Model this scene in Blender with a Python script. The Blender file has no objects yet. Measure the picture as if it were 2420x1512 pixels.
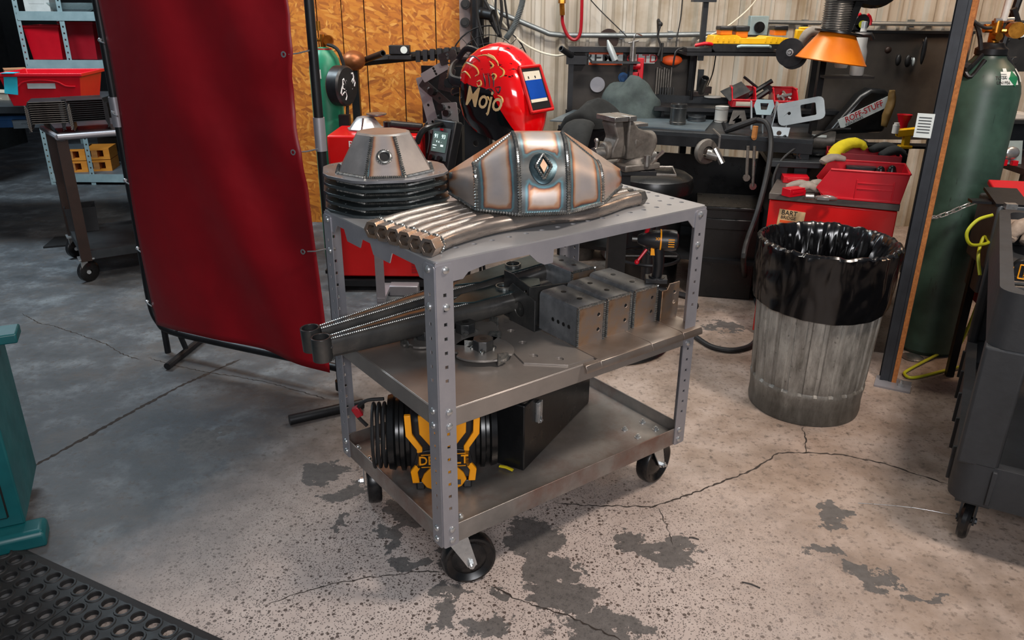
import bpy, bmesh, math, random
from math import sin, cos, pi, radians as R
from mathutils import Vector as V3, Matrix, Euler, noise
from mathutils.geometry import tessellate_polygon
random.seed(7)
SC = bpy.context.scene
COL = SC.collection
# ------------------------------------------------------------------ camera
FPX, PITCH, ROLL, EYE = 1842.0, .3868, .0077, 1.51
cd = bpy.data.cameras.new('camera')
cd.sensor_fit = 'HORIZONTAL'; cd.sensor_width = 36; cd.lens = FPX/2420*36
cam = bpy.data.objects.new('camera', cd); COL.objects.link(cam)
cam.matrix_world = Matrix.Translation((0, 0, EYE)) @ Matrix.Rotation(pi/2-PITCH, 4, 'X') @ Matrix.Rotation(ROLL, 4, 'Z')
SC.camera = cam
# ------------------------------------------------------------------ world, lamps, exposure
w = bpy.data.worlds.new('world'); SC.world = w; w.use_nodes = True
w.node_tree.nodes['Background'].inputs[0].default_value = (.75, .85, 1, 1)
w.node_tree.nodes['Background'].inputs[1].default_value = .13
SC.view_settings.view_transform = 'Standard'; SC.view_settings.look = 'None'
SC.view_settings.gamma = 1; SC.view_settings.use_curve_mapping = False
SC.view_settings.exposure = -0.1
def lamp(name, loc, tgt, sx, sy, power, col):
    l = bpy.data.lights.new(name, 'AREA'); l.shape = 'RECTANGLE'; l.size = sx; l.size_y = sy; l.energy = power; l.color = col
    o = bpy.data.objects.new(name, l); COL.objects.link(o); o.location = loc
    o.rotation_euler = (V3(tgt)-V3(loc)).to_track_quat('-Z', 'Y').to_euler()
lamp('key_lamp', (1.7, 1.5, 3.4), (.7, 1.9, .2), .45, .4, 95, (1, .87, .77))
lamp('front_lamp', (.35, -1.2, 2.05), (.1, 2.2, .7), 1.6, .7, 88, (.98, .97, 1))
lamp('left_lamp', (-3.2, 4.6, 3.4), (-3.0, 5.4, 0), 1.8, .6, 150, (.75, .9, 1))
lamp('bench_lamp', (.8, 3.9, 3.2), (.8, 4.6, .9), 2.2, .3, 70, (1, .95, .88))
lamp('side_lamp', (3.2, 3.6, 2.9), (2.6, 5.2, 1.2), .6, .6, 42, (1, .66, .42))
lamp('sheet_lamp', (-.9, 4.2, 3.2), (-.9, 5.5, 1.0), 1.0, .4, 26, (1, .85, .7))

# ------------------------------------------------------------------ helpers
def ray(px, py):
    a, b = px-1210, py-756; cr, sr = cos(ROLL), sin(ROLL)
    X = (a*cr+b*sr)/FPX; U = -(-a*sr+b*cr)/FPX
    c, s = cos(PITCH), sin(PITCH)
    return V3((X, c+U*s, -s+U*c))
def atz(px, py, z=0.):
    r = ray(px, py); t = (z-EYE)/r.z; return V3((r.x*t, r.y*t, z))
def aty(px, py, y):
    r = ray(px, py); t = y/r.y; return V3((r.x*t, y, EYE+r.z*t))
YAW = .6454; NX, NY = -.174, 1.661
CT = Matrix.Translation((NX, NY, 0)) @ Matrix.Rotation(YAW, 4, 'Z')
CTI = CT.inverted()
def cw(u, v, z): return CT @ V3((u, v, z))
def cz(px, py, z): return CTI @ atz(px, py, z)
def smooth(pts, n=6, closed=False):
    P = [V3(p) for p in pts]; out = []; N = len(P)
    for i in range(N if closed else N-1):
        g = (lambda k: P[k % N]) if closed else (lambda k: P[max(0, min(N-1, k))])
        a, b, c, d = g(i-1), g(i), g(i+1), g(i+2)
        for k in range(n):
            t = k/n
            out.append(.5*((2*b)+(c-a)*t+(2*a-5*b+4*c-d)*t*t+(3*b-a-3*c+d)*t**3))
    if not closed: out.append(P[-1])
    return out
I4 = Matrix.Identity(4)
def TR(loc=(0, 0, 0), rx=0, ry=0, rz=0):
    return Matrix.Translation(loc) @ Euler((rx, ry, rz)).to_matrix().to_4x4()
class M:
    def __init__(s): s.v = []; s.f = []; s.T = I4; s.attr = None
    def add(s, vs, fs, T=None):
        o = len(s.v); T = s.T @ T if T else s.T
        s.v += [T @ V3(p) for p in vs]; s.f += [tuple(i+o for i in f) for f in fs]; return s
    def box(s, c, d, T=None, rz=0, rx=0, ry=0):
        x, y, z = d[0]/2, d[1]/2, d[2]/2
        vs = [(a*x, b*y, e*z) for a in (-1, 1) for b in (-1, 1) for e in (-1, 1)]
        fs = [(0, 1, 3, 2), (4, 6, 7, 5), (0, 4, 5, 1), (2, 3, 7, 6), (0, 2, 6, 4), (1, 5, 7, 3)]
        t = TR(c, rx, ry, rz); return s.add(vs, fs, T @ t if T else t)
    def cyl(s, a, b, r, r2=None, n=14, cap=True, hole=0):
        a, b = V3(a), V3(b); r2 = r if r2 is None else r2
        q = (b-a).to_track_quat('Z', 'Y').to_matrix(); L = (b-a).length
        rings = [[(r*cos(2*pi*k/n), r*sin(2*pi*k/n), 0) for k in range(n)], [(r2*cos(2*pi*k/n), r2*sin(2*pi*k/n), L) for k in range(n)]]
        if hole:
            rings = [rings[0], rings[1], [(hole*cos(2*pi*k/n), hole*sin(2*pi*k/n), L) for k in range(n)], [(hole*cos(2*pi*k/n), hole*sin(2*pi*k/n), 0) for k in range(n)]]
            rings.append(rings[0]); cap = False
        return s.loft(rings, cap, T=Matrix.Translation(a) @ q.to_4x4())
    def loft(s, rings, cap=True, T=None, closed=True):
        n = len(rings[0]); vs = [p for r in rings for p in r]; fs = []
        for i in range(len(rings)-1):
            for k in range(n if closed else n-1):
                k2 = (k+1) % n; fs.append((i*n+k, i*n+k2, (i+1)*n+k2, (i+1)*n+k))
        if cap and closed:
            fs.append(tuple(range(n-1, -1, -1))); b = (len(rings)-1)*n; fs.append(tuple(range(b, b+n)))
        return s.add(vs, fs, T)
    def tube(s, pts, r, n=8, cap=True, flat=1., closed=False, up=None):
        P = [V3(p) for p in pts]; rings = []; N = len(P); prev = None
        for i in range(N):
            if closed: t = (P[(i+1) % N]-P[i-1])
            else: t = (P[min(N-1, i+1)]-P[max(0, i-1)])
            t.normalize()
            if prev is None: a = t.cross(V3(up or (0, 0, 1)));  a = a if a.length > 1e-3 else t.cross(V3((0, 1, 0)))
            else: a = prev-t*prev.dot(t)
            a.normalize(); prev = a; b = t.cross(a); rr = r(i/(N-1)) if callable(r) else r
            rings.append([P[i]+a*rr*cos(2*pi*k/n)+b*rr*flat*sin(2*pi*k/n) for k in range(n)])
        if closed: rings.append(rings[0]); cap = False
        return s.loft(rings, cap)
    def lathe(s, prof, n=24, T=None, fn=None, cap=False):
        rings = []
        for j, (r, z) in enumerate(prof):
            rings.append([((r*(fn(k/n, j, z) if fn else 1))*cos(2*pi*k/n), (r*(fn(k/n, j, z) if fn else 1))*sin(2*pi*k/n), z) for k in range(n)])
        return s.loft(rings, cap, T)
    def sph(s, c, r, n=10, T=None):
        rx, ry, rz = (r, r, r) if not hasattr(r, '__len__') else r
        m = n//2+1; rings = []
        for j in range(m+1):
            t = -pi/2+pi*j/m; e = max(cos(t), .02)
            rings.append([(rx*e*cos(2*pi*k/n), ry*e*sin(2*pi*k/n), rz*sin(t)) for k in range(n)])
        tt = Matrix.Translation(c); return s.loft(rings, True, T @ tt if T else tt)
    def plate(s, outline, holes=(), t=.003, T=None):
        """flat sheet in local xy, thickness t upward, with real holes"""
        loops = [list(outline)]+[list(h) for h in holes]
        tri = tessellate_polygon([[V3((x, y, 0)) for x, y in l] for l in loops])
        flat = [p for l in loops for p in l]; n = len(flat)
        vs = [(x, y, 0) for x, y in flat]+[(x, y, t) for x, y in flat]; fs = []
        for a, b, c in tri:
            fs += [(a, b, c), (c+n, b+n, a+n)]
        o = 0
        for l in loops:
            k = len(l)
            for i in range(k): fs.append((o+i, o+(i+1) % k, o+(i+1) % k+n, o+i+n))
            o += k
        return s.add(vs, fs, T)
    def prism(s, poly, t, T=None): return s.plate(poly, (), t, T)
    def bead(s, pts, r, step=.0045, n=6, amp=.3):
        """weld bead: overlapping ripples along a polyline"""
        P = [V3(p) for p in pts]; Q = []
        for a, b in zip(P, P[1:]):
            k = max(1, int((b-a).length/(step/2)))
            Q += [a.lerp(b, i/k) for i in range(k)]
        Q.append(P[-1]); N = len(Q)
        if N < 3: return s
        return s.tube(Q, lambda t, N=N: r*(1+(amp if round(t*(N-1)) % 2 else -amp)), n)
def circ(x, y, r, n=10, a0=0, ry=None):
    return [(x+r*cos(a0+2*pi*k/n), y+(ry or r)*sin(a0+2*pi*k/n)) for k in range(n)]
def rrect(x0, y0, x1, y1, r, n=3):
    out = []
    for cx, cy, a in ((x1-r, y1-r, 0), (x0+r, y1-r, pi/2), (x0+r, y0+r, pi), (x1-r, y0+r, 1.5*pi)):
        out += [(cx+r*cos(a+pi/2*k/n), cy+r*sin(a+pi/2*k/n)) for k in range(n+1)]
    return out
def obj(name, m, mat, parent=None, sharp=35, bevel=0, label=None, **kw):
    me = bpy.data.meshes.new(name)
    if isinstance(m, M):
        me.from_pydata([tuple(v) for v in m.v], [], m.f)
        if m.attr is not None:
            a = me.attributes.new('seam_distance', 'FLOAT', 'POINT'); a.data.foreach_set('value', m.attr)
    else: me = m
    bm = bmesh.new(); bm.from_mesh(me); bmesh.ops.recalc_face_normals(bm, faces=bm.faces); bm.to_mesh(me); bm.free()
    me.polygons.foreach_set('use_smooth', [True]*len(me.polygons)); me.set_sharp_from_angle(angle=R(sharp))
    if mat: me.materials.append(mat)
    o = bpy.data.objects.new(name, me); COL.objects.link(o)
    if parent: o.parent = parent
    if bevel:
        b = o.modifiers.new('bevel', 'BEVEL'); b.width = bevel; b.segments = 2; b.limit_method = 'ANGLE'; b.angle_limit = R(40)
    if label: o['label'] = label
    for k, v in kw.items(): o[k] = v
    return o
def tag(o, label, cat, group=None):
    o['label'] = label; o['category'] = cat
    if group: o['group'] = group
    return o
def thing(name, label, cat, loc=(0, 0, 0), rz=0, group=None, rx=0, ry=0):
    o = bpy.data.objects.new(name, None); o.empty_display_size = .05; COL.objects.link(o); o.location = loc; o.rotation_euler = (rx, ry, rz)
    return tag(o, label, cat, group)
def solo(name, m, mat, label, cat, group=None, loc=(0, 0, 0), rz=0, rx=0, ry=0, **kw):
    o = obj(name, m, mat, None, **kw); o.location = loc; o.rotation_euler = (rx, ry, rz); return tag(o, label, cat, group)
def dup(o, loc, rz=None, label=None, parent=None, rx=None, ry=None):
    c = o.copy(); COL.objects.link(c); c.location = loc
    e = o.rotation_euler; c.rotation_euler = (e[0] if rx is None else rx, e[1] if ry is None else ry, e[2] if rz is None else rz)
    if label: c['label'] = label
    for ch in [x for x in bpy.data.objects if x.parent == o]:
        k = ch.copy(); COL.objects.link(k); k.parent = c
        for g in [x for x in bpy.data.objects if x.parent == ch]:
            q = g.copy(); COL.objects.link(q); q.parent = k
    return c
def textmesh(s, size, ext=.0008, shear=0, fn=None, sx=1.):
    cu = bpy.data.curves.new('text', 'FONT'); cu.body = s; cu.size = size; cu.extrude = ext; cu.shear = shear; cu.align_x = 'CENTER'; cu.align_y = 'CENTER'; cu.resolution_u = 3; cu.offset = size*.012
    o = bpy.data.objects.new('text', cu); COL.objects.link(o)
    bpy.context.view_layer.update()
    me = bpy.data.meshes.new_from_object(o.evaluated_get(bpy.context.evaluated_depsgraph_get()))
    m = M(); m.v = [V3((v.co.x*sx, v.co.y, v.co.z)) for v in me.vertices]; m.f = [tuple(p.vertices) for p in me.polygons]
    bpy.data.objects.remove(o); bpy.data.curves.remove(cu); bpy.data.meshes.remove(me)
    if fn: m.v = [fn(v) for v in m.v]
    return m
def xf(m, T): m.v = [T @ v for v in m.v]; return m

# ------------------------------------------------------------------ materials
def lin(h):
    c = [int(h[i:i+2], 16)/255 for i in (0, 2, 4)]
    return tuple((x/12.92 if x <= .04045 else ((x+.055)/1.055)**2.4) for x in c)+(1,)
class NT:
    def __init__(s, name):
        s.m = bpy.data.materials.new(name); s.m.use_nodes = True; s.t = s.m.node_tree; s.b = s.t.nodes['Principled BSDF']
        s.co = s.n('ShaderNodeTexCoord').outputs['Object']
    def n(s, typ, **kw):
        x = s.t.nodes.new(typ)
        for k, v in kw.items(): setattr(x, k, v)
        return x
    def put(s, sock, v):
        if hasattr(v, 'is_output') or isinstance(v, bpy.types.NodeSocket): s.t.links.new(v, sock)
        elif v is not None: sock.default_value = v
    def noise(s, sc, det=4, rough=.55, vec=None, dist=0):
        x = s.n('ShaderNodeTexNoise'); x.inputs['Scale'].default_value = sc; x.inputs['Detail'].default_value = det
        x.inputs['Roughness'].default_value = rough; x.inputs['Distortion'].default_value = dist
        s.put(x.inputs['Vector'], vec or s.co); return x.outputs['Fac']
    def vor(s, sc, vec=None, feat='F1', out='Distance'):
        x = s.n('ShaderNodeTexVoronoi', feature=feat); x.inputs['Scale'].default_value = sc; s.put(x.inputs['Vector'], vec or s.co); return x.outputs[out]
    def ramp(s, f, stops):
        x = s.n('ShaderNodeValToRGB'); s.put(x.inputs[0], f); e = x.color_ramp.elements
        while len(e) < len(stops): e.new(.5)
        for el, (p, c) in zip(e, stops): el.position = p; el.color = c if not isinstance(c, (int, float)) else (c, c, c, 1)
        return x.outputs[0]
    def mix(s, f, a, b, mode='MIX'):
        x = s.n('ShaderNodeMix', data_type='RGBA', blend_type=mode); s.put(x.inputs[0], f); s.put(x.inputs[6], a); s.put(x.inputs[7], b); return x.outputs[2]
    def math(s, op, a, b=None, c=None):
        x = s.n('ShaderNodeMath', operation=op); s.put(x.inputs[0], a)
        if b is not None: s.put(x.inputs[1], b)
        if c is not None: s.put(x.inputs[2], c)
        return x.outputs[0]
    def vm(s, op, a, b=None, out=0):
        x = s.n('ShaderNodeVectorMath', operation=op); s.put(x.inputs[0], a)
        if b is not None: s.put(x.inputs[1], b)
        return x.outputs[out]
    def mapping(s, scale=(1, 1, 1), rot=(0, 0, 0), loc=(0, 0, 0), vec=None):
        x = s.n('ShaderNodeMapping'); s.put(x.inputs[0], vec or s.co); x.inputs['Scale'].default_value = scale; x.inputs['Rotation'].default_value = rot; x.inputs['Location'].default_value = loc; return x.outputs[0]
    def bump(s, h, st=.3, d=.002):
        x = s.n('ShaderNodeBump'); x.inputs['Strength'].default_value = st; x.inputs['Distance'].default_value = d; s.put(x.inputs['Height'], h); s.put(s.b.inputs['Normal'], x.outputs[0])
    def set(s, col=None, rough=None, metal=None, **kw):
        if col is not None: s.put(s.b.inputs['Base Color'], col)
        if rough is not None: s.put(s.b.inputs['Roughness'], rough)
        if metal is not None: s.put(s.b.inputs['Metallic'], metal)
        for k, v in kw.items(): s.put(s.b.inputs[k.replace('_', ' ')], v)
        return s.m
def basic(name, c1, c2=None, rough=.5, metal=0, sc=8, bump=0, bsc=60, rv=.12, spec=.5, coat=0, stretch=(1, 1, 1)):
    t = NT(name); vec = t.mapping(stretch)
    f = t.noise(sc, 6, .65, vec)
    col = t.ramp(f, [(.3, lin(c1)), (.7, lin(c2 or c1))])
    r = t.math('MULTIPLY_ADD', t.noise(sc*2.3, 4, .6, vec), rv*2, rough-rv)
    t.set(col, r, metal, Specular_IOR_Level=spec, Coat_Weight=coat, Coat_Roughness=.1)
    if bump: t.bump(t.noise(bsc, 4, .6, vec), bump)
    return t.m
MT = {}
def mk(k, *a, **kw): MT[k] = basic(k, *a, **kw)
mk('mill_steel', '88888e', 'a09ea2', rough=.40, metal=.5, sc=5, bump=.05, bsc=200, rv=.1)
mk('plate_steel', '98999c', 'aeadad', rough=.36, metal=.5, sc=4, rv=.08)
mk('tray_steel', '7b7672', '989089', rough=.34, metal=.55, sc=3.5, bump=.04, bsc=90, rv=.12)
mk('black_steel', '1a1b1d', '2b2c2e', rough=.42, metal=.55, sc=7, rv=.12)
mk('scale_steel', '383b3f', '64625e', rough=.32, metal=.7, sc=9, bump=.05, rv=.12)
mk('tube_steel', '6e6661', 'a0978f', rough=.28, metal=.75, sc=14, rv=.1, stretch=(.4, 2, 2))
mk('zinc', 'b9bcbd', 'd0d2d2', rough=.3, metal=.85, sc=40)
mk('nut_steel', 'a19c98', 'b39478', rough=.25, metal=.85, sc=30)
mk('bracket_steel', '4b4e51', '8a8c8e', rough=.3, metal=.5, sc=9, rv=.1)
mk('arm_steel', '3a3b3e', '67645f', rough=.26, metal=.6, sc=7, rv=.08)
mk('weld', '4d5456', '9a9791', rough=.28, metal=.8, sc=90)
mk('rubber', '101011', '1b1b1c', rough=.6, sc=12, bump=.05)
mk('wheel_black', '0b0b0c', '141415', rough=.28, sc=12)
mk('black_plastic', '111214', '1c1d20', rough=.38, sc=20)
mk('satin_black', '0c0d0e', '161718', rough=.3, sc=9)
mk('dewalt_yellow', 'f0960a', 'f7a516', rough=.4, sc=10)
mk('charger_yellow', 'e5a800', 'f2bd08', rough=.4, sc=10)
mk('glove_yellow', 'b9a500', 'd4c00e', rough=.85, sc=20, bump=.3)
mk('red_paint', 'c00b0b', 'd21212', rough=.33, sc=4, coat=.3, rv=.08)
mk('red_plastic', 'b8061a', 'cc0c20', rough=.35, sc=5, rv=.06)
mk('dark_red_plastic', '8e0818', '9e0d1e', rough=.4, sc=5)
mk('orange_strap', 'd9480a', 'ee5a14', rough=.5)
mk('galv_blue', '8fa5a8', 'a9bcbd', rough=.45, metal=.3, sc=8)
mk('green_tank', '1d7a5a', '2a8f6c', rough=.4, sc=6)
mk('teal_paint', '074449', '0d575b', rough=.42, sc=7, bump=.1, bsc=25)
mk('cart_plastic', '1e2022', '2a2c2f', rough=.62, sc=9, bump=.25, bsc=45)
mk('brown_steel', '241712', '37241b', rough=.5, metal=.3, sc=6)
mk('bench_steel', '25282b', '3d4144', rough=.42, metal=.5, sc=5, rv=.15)
mk('bench_plate', '4f5a60', '74828a', rough=.4, metal=.5, sc=4, rv=.15)
mk('dark_board', '221f1e', '38332f', rough=.7, sc=5)
mk('vise_grey', '4e4a45', '7d7770', rough=.5, metal=.35, sc=14, bump=.5, bsc=70)
mk('vise_bare', '8c8a86', 'b1aeaa', rough=.3, metal=.85, sc=20)
mk('grey_cloth', '2c3536', '434f4d', rough=.85, sc=14, bump=.3)
mk('black_cloth', '111313', '1c1f1f', rough=.9, sc=14, bump=.3)
mk('glove_grey', '7d746a', '9b9186', rough=.9, sc=25, bump=.5)
mk('wood', 'a0622a', 'c98746', rough=.7, sc=6, bump=.2, stretch=(1, 6, 6))
mk('orange_wood', 'cf7a1c', 'e09030', rough=.65, sc=6, stretch=(1, 5, 5))
mk('cardboard', '9a6a48', 'ad7a55', rough=.8)
mk('copper', '7a4a2c', 'a5643a', rough=.4, metal=.6, sc=12)
mk('brass', '8d5a1e', 'c98a35', rough=.3, metal=.9, sc=20)
mk('white_plastic', 'b5b4ae', 'd0cfc9', rough=.45)
mk('grey_plastic', '3c4145', '4e5458', rough=.5)
mk('conduit_grey', '6f7678', '8b9091', rough=.4, metal=.6)
mk('light_grey_metal', 'a7b0b2', 'bcc4c4', rough=.4, metal=.4)
mk('orange_hood', 'c65f05', 'e07c10', rough=.35, sc=5, metal=.1)
mk('teal_tape', '128aa0', '1aa3ba', rough=.6)
mk('yellow_hose', 'a8ac18', 'bfc222', rough=.5)
mk('tan_cable', '8d8374', 'a59b8a', rough=.6)
mk('osb_edge', '8a5226', 'b8743a', rough=.8, sc=90, bump=.4)
mk('paper', 'cfc6b0', 'e3dccb', rough=.7)
mk('cream', 'c99d6c', 'e6c795', rough=.4)
mk('label_white', 'c9d2ce', 'dde4e1', rough=.5)
mk('label_green', '0c6b45', '0f7a50', rough=.5)
mk('ink_black', '0c0c0c', '101010', rough=.5)
mk('ink_red', 'a81720', 'c01c26', rough=.5)
mk('ink_orange', 'e2541c', 'f06428', rough=.5)
mk('ink_white', 'd8dcdc', 'e6e9e9', rough=.5)
mk('blue_lens', '0a3a8a', '1c4fb0', rough=.08, sc=3)
mk('blue_plastic', '0b3f6d', '0f4c80', rough=.5)
mk('purple_plastic', '2c1730', '3a2040', rough=.5)
mk('wall_frame', '23262b', '33373d', rough=.5, metal=.3)
mk('bag_gloss', '060607', '0b0b0d', rough=.2, spec=.6, sc=12)
t = NT('screen'); t.set((.02, .03, .03, 1), .2, Emission_Color=lin('6f8a84'), Emission_Strength=.5); MT['screen'] = t.m
t = NT('screen_text'); t.set((.6, .8, .8, 1), .3, Emission_Color=lin('dff5f0'), Emission_Strength=.9); MT['screen_text'] = t.m
t = NT('led'); t.set((.8, 0, 0, 1), .3, Emission_Color=(1, .02, .02, 1), Emission_Strength=3); MT['led'] = t.m
t = NT('clear_film'); t.set((.75, .85, .85, 1), .15, Transmission_Weight=.85, IOR=1.1); MT['clear_film'] = t.m

# welding curtain: tinted vinyl
t = NT('curtain_vinyl'); f = t.noise(1.6, 4, .6)
t.set(t.ramp(f, [(.3, lin('6e0611')), (.7, lin('8c0a17'))]), .42, Transmission_Weight=.0, Specular_IOR_Level=.35); t.bump(t.noise(3.5, 3, .5), .35, .03); MT['curtain'] = t.m
# heat-tinted steel driven by distance to the nearest weld
t = NT('heat_tinted_steel'); a = t.n('ShaderNodeAttribute'); a.attribute_name = 'seam_distance'
d = t.math('ADD', a.outputs['Fac'], t.math('MULTIPLY_ADD', t.noise(14, 3), .012, -.006))
d = t.math('MULTIPLY', d, 20)   # 5 cm -> 1
col = t.ramp(d, [(0, lin('2f3a3c')), (.22, lin('38474c')), (.33, lin('3f7d8b')), (.39, lin('3e3a3c')), (.43, lin('8e4a22')), (.50, lin('bd8a62')), (.62, lin('c2b0a4')), (1, lin('b0a8a6'))])
col = t.mix(.22, col, t.ramp(t.noise(5, 5, .6, t.mapping((.5, 4, 4))), [(.35, lin('7d7876')), (.65, lin('b5aaa4'))]))
t.set(col, t.math('MULTIPLY_ADD', t.noise(30, 4), .2, .22), .55); MT['heat'] = t.m
# oriented strand board
t = NT('strand_board')
cols = None
for i, (ang, sc) in enumerate(((.4, 17), (1.3, 21), (2.3, 19), (2.9, 15))):
    vec = t.mapping((1, 1, 1), (0, ang, 0)); vec = t.mapping((1, 1, 3.4), (0, 0, 0), (i*3.1, 0, i), vec)
    x = t.n('ShaderNodeTexVoronoi'); x.inputs['Scale'].default_value = sc; t.put(x.inputs['Vector'], vec)
    c = t.ramp(x.outputs['Color'], [(.1, lin('8f4d12')), (.45, lin('b4681c')), (.7, lin('c27a24')), (.95, lin('d89a48'))])
    cols = c if cols is None else t.mix(t.ramp(t.noise(7+i*2, 2, .5, t.mapping((1, 1, 1), (0, 0, 0), (i*7, 0, 0))), [(.47, 0), (.53, 1)]), cols, c)
t.set(cols, .65); t.bump(t.noise(40, 4), .3, .003); MT['osb'] = t.m
# corrugated wall paint, grimy
t = NT('grimy_cream_sheet')
st = t.noise(3, 6, .6, t.mapping((6, 1, .35)))
gr = t.noise(2.2, 5, .6)
c = t.ramp(st, [(.3, lin('a09683')), (.5, lin('b5ada0')), (.7, lin('c4c1b8'))])
sep = t.n('ShaderNodeSeparateXYZ'); t.put(sep.inputs[0], t.co)
band = t.math('MULTIPLY', t.ramp(sep.outputs['Z'], [(.0, 1), (1, 1)]), 1)
c = t.mix(t.ramp(gr, [(.5, 0), (.72, .7)]), c, lin('7d6a48'))
t.set(c, .5, .1); t.bump(t.noise(12, 4), .12, .004); MT['sheet'] = t.m
# galvanised, dirty
t = NT('galvanised_dirty'); st = t.noise(7, 7, .7, t.mapping((3, 3, .7)))
c = t.ramp(st, [(.28, lin('4a463e')), (.5, lin('85817a')), (.72, lin('b0aca3'))])
sep = t.n('ShaderNodeSeparateXYZ'); t.put(sep.inputs[0], t.co)
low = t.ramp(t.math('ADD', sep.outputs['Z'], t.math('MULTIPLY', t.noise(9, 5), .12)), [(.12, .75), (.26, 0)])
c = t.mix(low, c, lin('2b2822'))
c = t.mix(t.ramp(t.noise(60, 3, .7), [(.62, 0), (.72, .6)]), c, lin('2e2a25'))
t.set(c, .48, .25); t.bump(t.noise(40, 4), .15); MT['galv'] = t.m
# big dark green bottle with scuffs
t = NT('worn_green'); c = t.ramp(t.noise(5, 6, .6), [(.3, lin('1c2f28')), (.7, lin('3a564a'))])
c = t.mix(t.ramp(t.noise(14, 5, .7, t.mapping((3, 3, .5))), [(.62, 0), (.7, .8)]), c, lin('141d18'))
t.set(c, .42); MT['worn_green'] = t.m
# bottom tray with rust bloom
t = NT('rusty_tray'); c = t.ramp(t.noise(4, 6, .6), [(.35, lin('6c6864')), (.7, lin('9a948e'))])
c = t.mix(t.ramp(t.noise(3.2, 6, .7, t.mapping((1, 1, 1), (0, 0, 0), (.3, .2, 0))), [(.48, 0), (.66, .65)]), c, lin('6b4234'))
t.set(c, t.math('MULTIPLY_ADD', t.noise(9, 4), .3, .2), .55); MT['rust_tray'] = t.m
# helmet shell: red above, gloss black below a ragged edge
t = NT('helmet_shell'); sep = t.n('ShaderNodeSeparateXYZ'); t.put(sep.inputs[0], t.co)
x, z = sep.outputs['X'], sep.outputs['Z']
k = t.math('ADD', z, t.math('MULTIPLY', t.noise(30, 3), .022)); k = t.math('SUBTRACT', k, t.math('MULTIPLY', t.math('MAXIMUM', t.math('SUBTRACT', .075, x), -.2), .12))
isb = t.math('MULTIPLY', t.math('LESS_THAN', k, .165), t.math('LESS_THAN', t.math('MULTIPLY_ADD', z, .6, x), .135))
spl = t.math('MULTIPLY', t.ramp(t.noise(34, 5, .7, t.mapping((1, 1, 2.4))), [(.60, 0), (.63, 1)]), t.math('GREATER_THAN', z, .20))
c = t.mix(t.math('MAXIMUM', isb, spl), lin('e0060c'), lin('0b0607'))
t.set(c, .14, 0, Coat_Weight=.6, Coat_Roughness=.05); MT['helmet'] = t.m
# ------------------------------------------------------------------ floor
t = NT('worn_concrete'); co = t.n('ShaderNodeNewGeometry').outputs['Position']; t.co = co
wob = t.n('ShaderNodeTexNoise'); t.put(wob.inputs['Vector'], co); wob.inputs['Scale'].default_value = 9; wob.inputs['Detail'].default_value = 6; wob.inputs['Roughness'].default_value = .62
off = t.vm('SCALE', t.vm('SUBTRACT', wob.outputs['Color'], (.5, .5, .5))); off.node.inputs['Scale'].default_value = .30
P = t.vm('ADD', co, off); P2 = t.mapping((1, 1, 0), vec=P)
sep = t.n('ShaderNodeSeparateXYZ'); t.put(sep.inputs[0], P)
def side(p, q, wdt):   # signed distance to the line p-q (left of travel is +), as 0..1
    p, q = V3(p), V3(q); d = (q-p).normalized(); nx, ny = -d.y, d.x
    a = t.math('MULTIPLY_ADD', sep.outputs['X'], nx, -(p.x*nx+p.y*ny)); a = t.math('ADD', a, t.math('MULTIPLY', sep.outputs['Y'], ny))
    return t.ramp(t.math('MULTIPLY_ADD', a, 1/wdt, .5), [(0, 0), (1, 1)])
n1 = t.noise(5, 7, .68); n2 = t.noise(38, 5, .65); n3 = t.noise(1.3, 4, .6)
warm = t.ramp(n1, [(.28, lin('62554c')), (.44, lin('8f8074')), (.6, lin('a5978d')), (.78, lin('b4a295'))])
cool = t.ramp(n1, [(.28, lin('343638')), (.5, lin('4c4e51')), (.75, lin('7d8285'))])  # left zone: greyer concrete, with its dimmer light also put into the colour
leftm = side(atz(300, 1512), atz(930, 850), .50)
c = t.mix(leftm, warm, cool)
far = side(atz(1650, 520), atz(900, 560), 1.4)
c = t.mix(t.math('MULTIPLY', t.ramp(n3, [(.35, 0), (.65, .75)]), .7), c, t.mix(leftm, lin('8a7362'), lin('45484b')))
c = t.mix(t.ramp(n2, [(.54, 0), (.70, .8)]), c, lin('463e38'))
c = t.mix(t.ramp(t.noise(2.6, 6, .7), [(.50, 0), (.66, .45)]), c, lin('5c534c'))
# exposed aggregate in front of the cart
ag = t.n('ShaderNodeVectorMath', operation='DISTANCE'); t.put(ag.inputs[0], t.mapping((.8, 1, 0), vec=P)); g = atz(1120, 1420); ag.inputs[1].default_value = (g.x*.8, g.y, 0)
agm = t.ramp(ag.outputs['Value'], [(.45, 1), (.95, 0)])
pv = t.mapping((1, 1, 0), vec=co)
v = t.n('ShaderNodeTexVoronoi'); t.put(v.inputs['Vector'], pv); v.inputs['Scale'].default_value = 75; v.inputs['Randomness'].default_value = 1
vs = t.n('ShaderNodeSeparateColor'); t.put(vs.inputs[0], v.outputs['Color'])
st1 = t.math('MULTIPLY', t.math('LESS_THAN', v.outputs['Distance'], t.math('MULTIPLY', vs.outputs[0], .42)), t.math('GREATER_THAN', vs.outputs[1], .30))
v2 = t.n('ShaderNodeTexVoronoi'); t.put(v2.inputs['Vector'], pv); v2.inputs['Scale'].default_value = 190
vs2 = t.n('ShaderNodeSeparateColor'); t.put(vs2.inputs[0], v2.outputs['Color'])
st2 = t.math('MULTIPLY', t.math('LESS_THAN', v2.outputs['Distance'], .38), t.math('GREATER_THAN', vs2.outputs[1], .35))
stones = t.math('MULTIPLY', t.math('MAXIMUM', st1, t.math('MULTIPLY', st2, .85)), agm)
c = t.mix(t.math('MULTIPLY', agm, .75), c, t.mix(t.noise(22, 4), lin('a39690'), lin('c2b6af')))
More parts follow.
